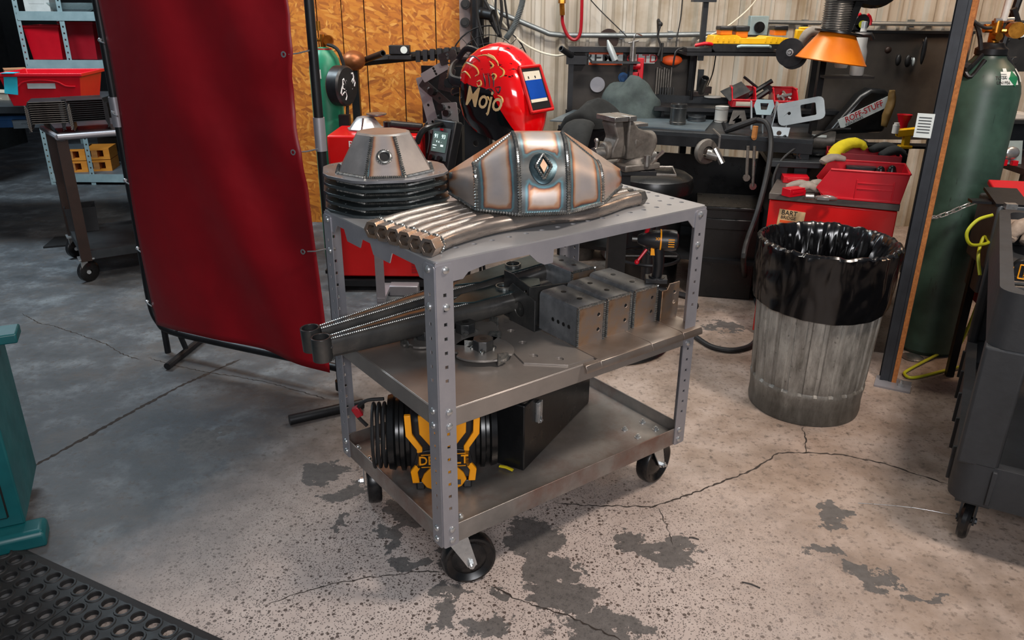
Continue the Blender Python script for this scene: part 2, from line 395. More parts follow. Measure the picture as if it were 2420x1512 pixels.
c = t.mix(stones, c, lin('4a423f'))
c = t.mix(t.math('MULTIPLY', t.math('MULTIPLY', st1, t.math('SUBTRACT', 1, leftm)), .35), c, lin('5a4a40'))
# dark stains with a shape of their own
m = None
for px, py, rx, ry in ((1500, 1278, 48, 34), (1580, 1300, 66, 24), (1262, 1262, 66, 52), (1290, 1340, 62, 44), (1340, 1420, 80, 46), (1420, 1490, 110, 42), (1190, 1400, 30, 20),
                       (1045, 1452, 36, 42), (1140, 1490, 52, 34), (968, 1322, 32, 20), (1040, 1322, 30, 22), (930, 1250, 22, 50), (985, 1205, 60, 30), (1070, 1395, 30, 20),
                       (1965, 1222, 38, 22), (1960, 1318, 44, 16), (2055, 1368, 46, 24), (2200, 1402, 40, 12), (2115, 1370, 14, 20), (485, 1038, 62, 24), (805, 1236, 20, 8), (1712, 770, 40, 14), (1380, 1325, 18, 8), (760, 1110, 60, 26), (820, 1170, 40, 18)):
    a = atz(px, py); bx = (atz(px+rx, py)-a).length; by = (atz(px, py-ry)-a).length
    dd = t.n('ShaderNodeVectorMath', operation='DISTANCE'); t.put(dd.inputs[0], t.mapping((1/bx, 1/by, 0), vec=P)); dd.inputs[1].default_value = (a.x/bx, a.y/by, 0)
    m = dd.outputs['Value'] if m is None else t.math('MINIMUM', m, dd.outputs['Value'])
m = t.ramp(t.math('ADD', m, t.math('MULTIPLY_ADD', t.noise(34, 5, .7), 1.1, -.55)), [(.93, 1), (1.0, 0)])
c = t.mix(t.math('MULTIPLY', m, .9), c, t.ramp(n2, [(.3, lin('3e3d3c')), (.7, lin('5c5957'))]))
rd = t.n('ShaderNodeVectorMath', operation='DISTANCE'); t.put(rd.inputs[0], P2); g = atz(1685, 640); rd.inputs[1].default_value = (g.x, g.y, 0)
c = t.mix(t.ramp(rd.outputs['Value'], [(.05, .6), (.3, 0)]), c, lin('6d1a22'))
t.set(c, t.math('MULTIPLY_ADD', n1, .3, .45), 0, Specular_IOR_Level=.35)
t.bump(t.math('ADD', t.math('MULTIPLY', n2, .6), t.math('SUBTRACT', n1, t.math('MULTIPLY', stones, .5))), .35, .004)
fl = M(); fl.add([(-10, -3, 0), (6.5, -3, 0), (6.5, 12, 0), (-10, 12, 0)], [(0, 1, 2, 3)])
floor = obj('floor', fl, t.m, kind='structure')
mk('crack_dirt', '241e1a', '352c26', rough=.95, sc=50)
def crack(pts, wd, name='crack', jag=1., seed=0):
    rnd = random.Random(seed); P = [atz(*p) for p in pts]; Q = []
    for a, b in zip(P, P[1:]):
        k = max(2, int((b-a).length/.012)); d = (b-a).normalized(); n = V3((-d.y, d.x, 0))
        Q += [a.lerp(b, i/k)+n*rnd.uniform(-1, 1)*.004*jag for i in range(k)]
    Q.append(P[-1]); L = []; Rr = []
    for i, q in enumerate(Q):
        d = (Q[min(i+1, len(Q)-1)]-Q[max(i-1, 0)]).normalized(); n = V3((-d.y, d.x, 0)); h = wd*rnd.uniform(.3, 1)*min(1, i*.3+.05, (len(Q)-1-i)*.3+.05)
        L.append((q+n*h/2)+V3((0, 0, .0006))); Rr.append((q-n*h/2)+V3((0, 0, .0006)))
    m = M(); N = len(Q); m.add(L+Rr, [(i, i+1, N+i+1, N+i) for i in range(N-1)]); obj(name, m, MT['crack_dirt'], floor)
crack([(1300, 1188), (1400, 1195), (1540, 1197), (1640, 1165), (1780, 1110), (1840, 1070), (1920, 1070), (1990, 1075), (2090, 1095), (2240, 1145)], .009, seed=1)
crack([(1895, 1006), (1905, 1040), (1902, 1072)], .008, seed=2)
crack([(1555, 1197), (1575, 1240), (1590, 1290)], .004, seed=3)
crack([(620, 1430), (760, 1385), (870, 1365), (1000, 1350), (1060, 1355)], .005, seed=4)
crack([(1160, 1385), (1230, 1420), (1330, 1450), (1420, 1490), (1500, 1530)], .007, seed=5)
crack([(50, 740), (95, 765), (130, 770)], .006, seed=6)
crack([(122, 768), (215, 800), (250, 812), (285, 835), (330, 850)], .007, seed=7)
crack([(350, 845), (400, 860), (490, 880), (560, 890), (640, 905), (780, 945)], .007, seed=8)
crack([(-200, 1262), (50, 1118), (290, 985), (430, 910), (570, 848)], .022, 'expansion_joint', .7, 9)
# ------------------------------------------------------------------ walls
WY = 5.6
wb = M(); wb.box((2.8, WY+.1, 1.4), (6.3, .06, 2.9)); wall = obj('wall_back', wb, MT['dark_board'], kind='structure')
x = -.33; k = 0
while x < 5.6:
    m = M(); pr = []
    for j in range(3):
        b = x+j*.305
        pr += [(b, 0), (b+.025, -.032), (b+.06, -.032), (b+.085, 0), (b+.135, 0), (b+.142, -.012), (b+.158, -.012), (b+.165, 0), (b+.20, 0), (b+.207, -.012), (b+.223, -.012), (b+.23, 0)]
    pr.append((x+.915, 0))
    lo = [(a, WY+b, 0) for a, b in pr]; hi = [(a, WY+b, 2.9) for a, b in pr]
    bk = [(a, WY+.03, 2.9) for a, b in pr]; bl = [(a, WY+.03, 0) for a, b in pr]
    m.loft([lo, hi, bk, bl, lo], False, closed=False)
    obj('wall_panel', m, MT['sheet'], wall, sharp=20); x += .917
# strand board wall beyond the curtain: strips with open joints
ow = M(); ow.box((-1.45, WY+.05, 1.4), (2.3, .05, 2.9)); owall = obj('wall_left', ow, MT['dark_board'], kind='structure')
xs = [-2.6, -1.75]+[aty(px, 100, WY).x for px in (754, 812, 865, 953, 1031)]+[-.345]
for a, b in zip(xs, xs[1:]):
    m = M(); m.box(((a+b)/2, WY+random.uniform(0, .004), 1.4), (b-a-.007, .018, 2.9)); obj('board', m, MT['osb'], owall, bevel=.002)
m = M(); m.box((-.30, WY-.06, 1.4), (.10, .10, 2.9)); m.box((-.30, WY-.115, 1.4), (.12, .012, 2.9)); obj('trim_1', m, basic('pinkish_column', '7b6a66', '94827c', .6), kind='structure')
m = M(); m.box((-5.2, 10.4, 1.9), (11, .1, 3.8)); obj('wall_rear', m, basic('dark_wall', '0f1011', '1a1b1c', .8), kind='structure')
m = M(); m.box((-2.62, 8.0, 1.9), (.08, 4.8, 3.8)); obj('wall_middle', m, basic('dark_wall_b', '141312', '1c1b1a', .8), kind='structure')
# partition edge on the right, seen end on: steel stud, then strand board whose edge faces the room
pf = atz(2098, 905); pa = math.atan2(.874, .485)
PT = Matrix.Translation((pf.x, pf.y, 0)) @ Matrix.Rotation(pa, 4, 'Z')   # local x runs away from the camera
m = M(); m.T = PT; m.box((.75, -.022, 1.5), (1.5, .018, 3.0)); part = obj('wall_right', m, MT['osb_edge'], kind='structure')
m = M(); m.T = PT
m.box((.03, .028, 1.5), (.06, .012, 3.0)); m.box((.03, -.007, 1.5), (.06, .010, 3.0)); m.box((.01, .01, 1.5), (.012, .03, 3.0)); m.box((.052, .01, 1.5), (.012, .06, 3.0))
obj('stud', m, MT['wall_frame'], part)
m = M(); m.T = PT; m.box((.75, .035, 1.5), (1.4, .01, 3.0)); obj('lining', m, MT['dark_board'], part)
m = M(); m.T = PT; m.box((-.01, -.02, .004), (.11, .14, .008)); foot = obj('foot_plate', m, MT['mill_steel'], part)
m = M(); m.T = PT; m.cyl((-.02, -.05, .008), (-.02, -.05, .02), .012, n=6); m.cyl((-.02, -.05, .02), (-.02, -.05, .035), .006, n=8); obj('anchor_bolt', m, MT['zinc'], foot)
m = M(); m.T = PT; m.box((-.006, .06, 1.085), (.004, .06, .09)); n_ = obj('notice', m, MT['label_white'], part, label='white printed notice on dark stud')
m = M(); m.T = PT
for i in range(6): m.box((-.009, .06, 1.115-i*.011), (.001, .044, .003))
obj('print', m, MT['ink_black'], n_)

# ------------------------------------------------------------------ the steel cart
ZT, ZM, ZB, CL, CW_ = .971, .588, .19, .92, .59
cart = thing('shop_cart', 'bare steel three-tier rolling cart with bolted angle posts in the middle of the floor', 'cart', (NX, NY, 0), YAW)
LT = I4
# top: perforated sheet with folded, cut-away flanges
holes = []
for i in range(17):
    for j in range(11):
        u, v = .048+i*.0525, .068+j*.0485 - (0.0 if i % 1 == 0 else 0)
        if u < CL-.03 and v < CW_-.03 and not (u < .09 and v > .12 and v < .5): holes.append(circ(u+(.012 if j % 2 else 0), v, .0078, 8))
m = M(); m.plate(rrect(0, 0, CL, CW_, .012), holes, .004, TR((0, 0, ZT-.004))); top = obj('top_sheet', m, MT['plate_steel'], cart)
def flange(L, prof):   # profile: (x, depth)
    return [(0, 0), (L, 0)]+[(x, -d) for x, d in reversed(prof)]
pl = [(.004, .05), (.075, .05), (.09, .036), (.14, .028), (.27, .027), (.295, .05), (.318, .062), (.345, .062), (.3475, .027), (.60, .026), (.845, .03), (.87, .055), (.916, .055)]
m = M()
m.prism(flange(CL, pl), .003, Matrix.Translation((0, .003, ZT-.004)) @ Matrix.Rotation(pi/2, 4, 'X'))
m.prism(flange(CL, pl), .003, Matrix.Translation((0, CW_, ZT-.004)) @ Matrix.Rotation(pi/2, 4, 'X'))
sp = [(.004, .05), (.07, .05), (.09, .025), (.20, .025), (.215, .055), (.30, .055), (.315, .028), (.36, .028), (.375, .055), (.45, .055), (.465, .025), (.51, .025), (.53, .05), (.586, .05)]
for xx in (.0, CL-.003):
    m.prism(flange(CW_, sp), .003, Matrix.Translation((xx, 0, ZT-.004)) @ Matrix.Rotation(pi/2, 4, 'Z') @ Matrix.Rotation(pi/2, 4, 'X'))
obj('flange', m, MT['mill_steel'], top)
# middle shelf: inverted pan
m = M(); m.plate(rrect(.003, .003, CL-.003, CW_-.003, .01), (), .003, TR((0, 0, ZM-.003)))
for a, b in (((CL/2, .002, ZM-.026), (CL-.02, .003, .05)), ((CL/2, CW_-.002, ZM-.026), (CL-.02, .003, .05)), ((.002, CW_/2, ZM-.026), (.003, CW_-.02, .05)), ((CL-.002, CW_/2, ZM-.026), (.003, CW_-.02, .05))): m.box(a, b)
obj('middle_shelf', m, MT['tray_steel'], cart, bevel=.0025)
# bottom tray: lipped pan, rounded inner corners
m = M(); m.plate(rrect(.004, .004, CL-.004, CW_-.004, .01), (), .003, TR((0, 0, ZB+.012)))
ring = rrect(.0, .0, CL, CW_, .012, 3); inner = rrect(.004, .004, CL-.004, CW_-.004, .03, 5)
obj('bottom_tray', m, MT['rust_tray'], cart)
m = M(); m.plate(ring, [inner], .058, TR((0, 0, ZB-.002))); obj('tray_rim', m, MT['rust_tray'], cart, bevel=.001)
# posts: angle with square holes
sq = lambda x, y, s=.0045: [(x-s, y-s), (x+s, y-s), (x+s, y+s), (x-s, y+s)]
PWD = .046
def leaf():
    hs = [sq(.023, .045+k*.0365) for k in range(21) if k not in (0, 1, 9, 10, 11, 19, 20)]
    return rrect(0, 0, PWD, ZT-ZB-.006, .007), hs
def post_mesh():
    m = M(); o_, hs = leaf()
    m.plate(o_, hs, .003, Matrix.Rotation(pi/2, 4, 'X') @ TR((0, 0, 0)))
    m.plate(o_, hs, .003, Matrix(((0, 0, -1, 0), (1, 0, 0, 0), (0, 1, 0, 0), (0, 0, 0, 1))))
    return m
pm = post_mesh(); p0 = None
boltz = [V_ for V_ in (.762, .672, .398, .358, .052, .018)]
bm_ = M(); bm_.add([], []); bm_.lathe([(.001, .006), (.005, .0052), (.0085, .003), (.0095, 0), (.0095, -.001)], 10, cap=True)
bolt_me = None
for (u, v, rz) in ((0, 0, 0), (CL, 0, pi/2), (CL, CW_, pi), (0, CW_, -pi/2)):
    if p0 is None: p0 = obj('post', pm, MT['mill_steel'], cart); p = p0
    else: p = p0.copy(); COL.objects.link(p); p.parent = cart
    p.location = (u, v, ZB-.004); p.rotation_euler = (0, 0, rz)
    for bz in boltz:
        for fx in (0, 1):
            if bolt_me is None: b = obj('bolt', bm_, MT['zinc'], p); bolt_me = b.data
            else: b = bpy.data.objects.new('bolt', bolt_me); COL.objects.link(b); b.parent = p
            if fx: b.location = (.026, -.0032, bz); b.rotation_euler = (pi/2, 0, 0)
            else: b.location = (-.0032, .026, bz); b.rotation_euler = (0, -pi/2, 0)
# nuts in the tray
nm = M(); nm.cyl((0, 0, 0), (0, 0, .002), .011, n=14); nm.cyl((0, 0, .002), (0, 0, .009), .0075, n=6); nm.cyl((0, 0, .009), (0, 0, .013), .004, n=8)
nme = None
for (u, v) in ((.793, .08), (.876, .08), (.793, .14), (.876, .14), (.103, .552), (.091, .481), (.03, .474), (.03, .552), (.097, .069), (.04, .069)):
    if nme is None: b = obj('hex_bolt', nm, MT['zinc'], cart); nme = b.data
    else: b = bpy.data.objects.new('hex_bolt', nme); COL.objects.link(b); b.parent = cart
    b.location = (u, v, ZB+.015)
# casters
def caster(u, v, ang):
    c = M(); c.box((0, 0, ZB-.006), (.10, .085, .006)); c.cyl((0, 0, ZB-.022), (0, 0, ZB-.009), .034)
    c.box((0, 0, ZB-.022), (.07, .062, .005))
    Rm = .076
    for s in (-1, 1):
        c.prism([(-.028, ZB-.02), (.03, ZB-.02), (.052, .085), (.055, .07), (.042, .06), (.028, .066), (.018, .085), (-.02, .15)], .004, Matrix.Translation((0, s*.031+.002, 0)) @ Matrix.Rotation(pi/2, 4, 'X'))
        c.cyl((.038, s*.03, Rm), (.038, s*.044, Rm), .010, n=6)
        c.cyl((.038, s*.04, Rm), (.038, s*.050, Rm), .0055, n=8)
    r = obj('caster', c, MT['zinc'], cart); r.location = (u, v, 0); r.rotation_euler = (0, 0, ang)
    g = M(); g.lathe([(.012, -.022), (.03, -.02), (.05, -.012), (.06, -.018), (.066, -.0225), (.0725, -.021), (Rm, -.014), (Rm, .014), (.0725, .021), (.066, .0225), (.06, .018), (.05, .012), (.03, .02), (.012, .022), (.012, -.022)], 40, TR((.038, 0, Rm), pi/2))
    obj('wheel', g, MT['wheel_black'], r)
caster(.075, .065, YAW*-1+.28); caster(.855, .085, .18); caster(.06, .515, 1.15); caster(.86, .515, .2)
# ------------------------------------------------------------------ things on the cart
def cart_thing(name, label, cat, u, v, z, rz=0, group=None):
    return thing(name, label, cat, cw(u, v, z), YAW+rz, group)
# --- welded axle housing
HR = R(-22.7); HT = CT @ Matrix.Translation((.512, .277, ZT+.045)) @ Matrix.Rotation(HR, 4, 'Z'); HTI = HT.inverted()
hous = cart_thing('axle_housing', 'large domed steel housing with heat tinted weld seams on the cart top', 'car part', .512, .277, ZT+.045, HR)
def hloc(px, py, q=None):      # point on the pixel ray, on the base plane or on the plane y=-q
    o = HTI @ V3((0, 0, EYE)); d = (HTI.to_3x3() @ ray(px, py))
    t = (-o.z/d.z) if q is None else ((-q-o.y)/d.y)
    return o+d*t
K = []
for b, c, qc, r_ in (((1062, 458), (1062, 408), .03, (1061, 404)), ((1126, 498), (1119, 386), .12, (1120, 366)), ((1228, 509), (1211, 313), .07, (1211, 309)),
                     ((1342, 504), (1328, 313), .07, (1329, 309)), ((1424, 482), (1411, 381), .09, (1402, 357)), ((1468, 440), (1466, 404), .0, (1466, 399))):
    B_ = hloc(*b); C_ = hloc(*c, q=min(qc, -B_.y)); R_ = hloc(*r_, q=qc-.06); K.append((B_, C_, R_))
cols = []; seams = []
SUB = 10
for i in range(len(K)-1):
    seams.append(len(cols))
    for k in range(SUB+(i == len(K)-2)):
        f = k/SUB; cols.append([K[i][j].lerp(K[i+1][j], f) for j in range(3)])
seams.append(len(cols)-1)
NR = 22; rings = []
for B_, C_, R_ in cols:
    r = []
    for j in range(NR+1):
        a = pi/2*j/NR; q = C_.lerp(B_, cos(a)**.95); q.z = C_.z*sin(a)**.85; r.append(q)
    for j in (1, 2, 3): r.append(C_.lerp(R_, j/3))
    r.append(R_+V3((0, .012, -.006))); r.append(V3((R_.x, R_.y+.04, R_.z*.6))); r.append(V3((R_.x, R_.y+.05, 0)))
    rings.append(r)
m = M(); m.loft(rings, True)
dc = rings[SUB*2+SUB//2][int(NR*.44)]; dcen = V3(dc)
heat = []
for ci, r in enumerate(rings):
    for j, p in enumerate(r):
        d = min((p-rings[s][min(j, NR)]).length*.95 if j <= NR else .03 for s in seams[1:-1])
        d = min(d, p.z*.8+.010) if j <= NR else d
        if j <= NR and (ci < SUB*2 or ci > SUB*3): d = min(d, (p-r[NR]).length*1.1)
        if j > NR: d = max(d-.01, 0)+.004
        if SUB*2 <= ci <= SUB*3: d = min(d, max(0, (p-dcen).length-.036)); 
        if ci < SUB or ci >= SUB*4: d = max(d, .016+min((ci if ci < SUB else len(rings)-1-ci), 5)*.004)
        heat.append(d)
m.attr = heat
shell = obj('shell', m, MT['heat'], hous, sharp=24)
wm = M()
for s in seams[1:-1]: wm.bead([p+V3((0, -.001, 0)) for p in rings[s][:NR+1]], .0048, .006)
wm.bead([r[0]+V3((0, -.002, .003)) for r in rings], .0042, .006)
wm.bead([r[NR] for r in rings[SUB:SUB*2+1]], .003, .006); wm.bead([r[NR] for r in rings[SUB*3:SUB*4+1]], .003, .006)
obj('weld_bead', wm, MT['weld'], hous)
# lens-shaped reinforcement in the middle of the face
nrm = (rings[SUB*2+6][12]-rings[SUB*2+4][12]).cross(rings[SUB*2+5][14]-rings[SUB*2+5][10]).normalized()
if nrm.y > 0: nrm = -nrm
ax = V3((1, 0, 0)); ay = nrm.cross(ax).normalized(); ay = -ay if ay.z < 0 else ay; ax = ay.cross(nrm)
def onface(x, y, h=0):
    C0, J0 = SUB*2+SUB//2, int(NR*.44); dcx = (rings[C0+1][J0]-rings[C0][J0]).length; jj = float(J0); step = 1 if y > 0 else -1; rem = abs(y); j = J0
    while rem > 0 and 0 < j < NR:
        L_ = (rings[C0][j+step]-rings[C0][j]).length
        if L_ >= rem: jj = j+step*rem/L_; break
        rem -= L_; j += step; jj = j
    ci = min(max(C0+x/dcx, SUB*2), SUB*3-.01); i0, j0 = int(ci), min(int(jj), NR-1); fx_, fj = ci-i0, jj-j0
    return rings[i0][j0].lerp(rings[i0+1][j0], fx_).lerp(rings[i0][j0+1].lerp(rings[i0+1][j0+1], fx_), fj)+nrm*h
lens = [((.036*cos(a)*(1-.10*abs(sin(a)))), .047*sin(a)) for a in [2*pi*k/28 for k in range(28)]]
diam = [(.021*(1-abs(t_))*sg, .036*t_) for sg in (1,) for t_ in (-1, -.5, 0, .5, 1)]+[(-.021*(1-abs(t_)), .036*t_) for t_ in (.5, 0, -.5)]
m = M(); N_ = 28
m.loft([[onface(x, y, -.004) for x, y in lens], [onface(x, y, .002) for x, y in lens], [onface(x*.75, y*.85, .004) for x, y in lens]], True)
obj('boss', m, basic('blued_steel', '2c3a3d', '40525a', .35, .85, 30), hous)
m = M(); m.bead([onface(x, y, .005) for x, y in diam]+[onface(*diam[0], .005)], .0035, .006); obj('boss_weld', m, MT['weld'], hous)
m = M(); m.loft([[onface(x*.5, y*.6, .003) for x, y in diam], [onface(x*.45, y*.55, .0065) for x, y in diam]]); obj('boss_core', m, basic('warm_steel', 'a0846f', 'b49a86', .35, .8), hous)

# --- stack of differential covers
def cover(dome_top):
    root = cart_thing('differential_cover', 'x', 'car part', 0, 0, 0)
    m = M(); N8 = 8; out = []
    for k in range(N8):
        a = 2*pi*(k+.5)/N8; r_ = .182 if k % 2 else .176
        for da in (-.11, .11): out.append((r_*cos(a+da), r_*.97*sin(a+da)))
    hs = [circ(.163*cos(2*pi*k/10+.2), .160*sin(2*pi*k/10+.2), .004, 6) for k in range(10)]
    inn = [(.118*cos(2*pi*(k+.5)/8), .118*sin(2*pi*(k+.5)/8)) for k in range(8)]
    m.plate(out, hs+[inn], .008)
    obj('flange', m, MT['scale_steel'] if not dome_top else basic('cover_flange', '6d6e72', '8a8b8e', .36, .6), root, bevel=.0008)
    def oct(r, z, ox=0, oy=0, sq_=1.):
        P_ = []
        for k in range(8):
            a = 2*pi*(k+.5)/8
            P_.append((r*cos(a)*sq_+ox, r*sin(a)/sq_+oy, z))
        return P_
    m = M(); H = .100
    rings = []
    for f in [i/10 for i in range(11)]:
        rings.append(oct(.138*(1-f)+.079*f, .006+H*f, 0, .012*f))
    m.loft(rings, False); base = len(m.v)
    m.loft([rings[-1], oct(.069, .006+H+.004, 0, .012)], False); m.add(oct(.069, .006+H+.004, 0, .012), [tuple(range(8))])
    att = []
    # front flat is k=5..6 (pointing to -y)
    for p in m.v:
        att.append(.05)
    m.attr = att
    sh = obj('dome', m, basic('cover_steel', '7d7a79', 'a29c98', .34, .55, 6), root, sharp=20, bevel=.004)
    # welded-in front panel
    q = lambda k, f: V3(rings[int(f*10)][k])
    pz = [q(5, 0), q(6, 0), q(6, 1), q(5, 1)]
    m = M(); nn = (pz[1]-pz[0]).cross(pz[3]-pz[0]).normalized(); nn = nn if nn.y < 0 else -nn
    gx, gy = 14, 14; vs = []; at = []
    for j in range(gy+1):
        for i in range(gx+1):
            a = pz[0].lerp(pz[1], i/gx).lerp(pz[3].lerp(pz[2], i/gx), j/gy); vs.append(a+nn*.0015)
            e = min(i, gx-i)*(.006)+.014; at.append(min(e, .05))
    cen = pz[0].lerp(pz[2], .5)*.5+pz[1].lerp(pz[3], .5)*.5
    m.add(vs, [(j*(gx+1)+i, j*(gx+1)+i+1, (j+1)*(gx+1)+i+1, (j+1)*(gx+1)+i) for j in range(gy) for i in range(gx)]); m.attr = at
    obj('front_panel', m, MT['heat'], root)
    m = M()
    for k in (5, 6): m.bead([q(k, 0)+nn*.002, q(k, 1)+nn*.002], .0042, .006)
    ring0 = [V3(p)+V3((0, 0, .003)) for p in oct(.141, .006)]
    m.bead(ring0+[ring0[0]], .0045, .0055)
    obj('weld_bead', m, MT['weld'], root)
    T = Matrix.Translation(cen+nn*.001) @ nn.to_track_quat('Z', 'Y').to_matrix().to_4x4()
    m = M(); m.lathe([(.0125, -.004), (.013, .006), (.016, .0075), (.019, .006), (.0205, 0)], 20, T); m.bead([T @ V3((.0195*cos(a), .0195*sin(a), .002)) for a in [2*pi*i/20 for i in range(21)]], .0025, .005)
    b = obj('fill_bung', m, MT['weld'], root)
    m = M(); m.cyl(T @ V3((0, 0, -.004)), T @ V3((0, 0, .003)), .0128, n=16); obj('bore', m, MT['ink_black'], b)
    return root
cv = cover(True); g_ = None
CVR = -2.04+pi/2-.02
cv.location = cw(.175, .545, ZT+.094); cv.rotation_euler = (0, 0, YAW+CVR); cv['label'] = 'topmost welded steel cover of the stack, its dome and round plug hole showing'
flm = basic('dark_flange', '33393c', '535b5c', .34, .6, 9)
names = ('second cover down in the stack, only its dark octagonal flange showing', 'middle cover of the stack, third flange from the top', 'fourth cover down in the stack, dark flange with weld above it', 'lowest cover of the stack, flange lying on the cart top')
for k in range(4):
    c = dup(cv, cw(.175+random.uniform(-.003, .003), .545+random.uniform(-.003, .003), ZT+.0705-.0235*k), YAW+CVR+random.uniform(-.03, .03), names[k])
    for ch in [x for x in bpy.data.objects if x.parent == c]:
        if ch.name.startswith('flange'): ch.data = ch.data.copy(); ch.data.materials[0] = flm
        if ch.name.startswith('dome'): ch.data = ch.data.copy(); ch.data.materials[0] = flm
        if ch.name.startswith(('front_panel', 'fill_bung', 'bore')): 
            for g2 in [x for x in bpy.data.objects if x.parent == ch]: bpy.data.objects.remove(g2)
            bpy.data.objects.remove(ch)
for o in [cv]+[x for x in bpy.data.objects if x.name.startswith('differential_cover')]: o['group'] = 'stack of steel covers on the cart top'

# --- six bent link tubes with hex ends
ends = [(900, 540), (930, 555), (955, 562), (980, 571), (1008, 583), (1033, 575)]
tp = [CTI @ atz(px, py, ZT+.022) for px, py in ((1033, 575), (1062, 563), (1110, 548), (1150, 537), (1200, 527), (1300, 512), (1380, 503), (1430, 490), (1470, 476), (1505, 468))]
tl = ['link tube nearest the back of the row, touching the covers', 'second link tube from the stack of covers', 'third link tube from the stack of covers', 'fourth link tube from the stack of covers', 'link tube tucked behind the front one', 'front link tube of the row, its whole bent length showing']
base = tp[0]
for i, (px, py) in enumerate(ends):
    e = CTI @ atz(px, py, ZT+.022) if i < 5 else V3(base)
    d = e-base
    if i < 5: d = V3((-.035+(i*.007), .205-.041*i, 0))
    t_ = cart_thing('link_tube', 'bent steel '+tl[i], 'tube', 0, 0, 0, 0, 'bent steel link tubes with hex ends on the cart top')
    pts = [p+d for p in tp]
    if i < 4: pts = [p+d*(1-.25*max(0, k-3)/6)-d for k, p in enumerate([p+d for p in tp])] if False else pts
    if i < 5: pts = pts[:7]+[pts[7]+V3((0, .0, 0)), pts[8], pts[9]]
    pts = [V3((p.x, p.y, .0)) for p in pts]
    for p in pts: p.z = ZT+.022
    Q = smooth(pts, 6)
    m = M(); m.tube(Q, .0205, 18); obj('tube', m, MT['tube_steel'], t_)
    dr = (Q[0]-Q[2]).normalized(); a = Q[0]+dr*.004; b_ = Q[0]+dr*.040
    m = M(); m.cyl(a, b_, .0235, n=6, hole=.0145); m.sph(a, (.001, .001, .001), 6)
    h_ = obj('hex_bung', m, MT['nut_steel'], t_, bevel=.001)
    m = M(); m.cyl(a+dr*.004, b_-dr*.003, .0144, n=14); 
    m = M(); m.cyl(a+dr*.006, a+dr*.010, .0146, n=14); obj('bore', m, MT['ink_black'], h_)
    m = M(); up = V3((0, 0, 1)); sd = dr.cross(up).normalized()
    m.bead([a-dr*.001+(up*cos(t2)+sd*sin(t2))*.0215 for t2 in [2*pi*k/24 for k in range(25)]], .003, .005); obj('weld_bead', m, MT['weld'], t_)
    dr2 = (Q[-1]-Q[-3]).normalized(); m = M(); m.cyl(Q[-1], Q[-1]+dr2*.022, .0225, n=6, hole=.0145); obj('end_bung', m, MT['scale_steel'], t_, bevel=.001)

# --- welded brackets on the middle shelf
def bracket(u0, u1, v0, v1, h, lab, dark=False):
    t_ = cart_thing('box_bracket', lab, 'bracket', u0, v0, ZM+.006, 0, 'welded box brackets on the middle shelf')
    W_, D_ = u1-u0, v1-v0; m = M()
    pr = [(0, 0), (0, h-.012), (.004, h-.004), (.012, h), (W_-.012, h), (W_-.004, h-.004), (W_, h-.012), (W_, 0), (W_-.005, 0), (W_-.005, h-.014), (W_-.013, h-.005), (.013, h-.005), (.005, h-.014), (.005, 0)]
    m.prism(pr, D_, Matrix.Translation((0, D_, 0)) @ Matrix.Rotation(pi/2, 4, 'X')); ch = obj('channel', m, MT['bracket_steel'], t_)
    for k, f in enumerate((.3, .72)):
        q = M(); q.lathe([(.0001, .0006), (.0075, .0006), (.0085, .0002), (.0085, -.001)], 12, TR((W_*.5, D_*f, h+.0005))); obj('bolt_hole', q, MT['ink_black'], t_)
    m = M(); hs = [circ(W_*.78, h*.30, .006, 10), circ(W_*.78, h*.68, .006, 10)]
    m.plate([(.004, 0), (W_-.004, 0), (W_-.004, h-.006), (.004, h-.006)], hs, .004, Matrix.Translation((0, .001, 0)) @ Matrix.Rotation(pi/2, 4, 'X'))
    nx_, ny_ = 1, 1; obj('end_plate', m, basic('straw_steel', '8f7460', 'a89a92', .38, .8, 7) if 'end_plate' not in MT else MT['end_plate'], t_, bevel=.001)
    m = M(); m.bead([(.002, -.002, 0), (.002, -.002, h-.004), (W_-.002, -.002, h-.004), (W_-.002, -.002, 0)], .0042, .006); obj('weld_bead', m, MT['weld'], t_)
    return t_
t = NT('straw_steel'); sep = t.n('ShaderNodeSeparateXYZ'); t.put(sep.inputs[0], t.co)
t.set(t.ramp(t.math('ADD', t.noise(16, 4), t.math('MULTIPLY', sep.outputs['X'], 2)), [(.35, lin('8a5f3e')), (.5, lin('a78c74')), (.75, lin('97908c'))]), .36, .8); MT['end_plate'] = t.m
bracket(.518, .622, .092, .262, .122, 'nearest dark box bracket, its side with a row of four holes in view')
m = M()
brs = [o for o in bpy.data.objects if o.name.startswith('box_bracket')]
for k in range(4): m.lathe([(.0001, .0005), (.006, .0005), (.0065, 0)], 10, TR((-.0008, .105-k*.024, .052), 0, -pi/2))
obj('side_holes', m, MT['ink_black'], brs[0], kind='stuff')
bracket(.636, .735, .098, .275, .122, 'second box bracket along, between the nearest one and the drill')
bracket(.750, .850, .100, .300, .122, 'box bracket under the drill at the right end of the row')
bracket(.700, .800, .330, .480, .128, 'box bracket lying behind the other three, pale top with two holes')
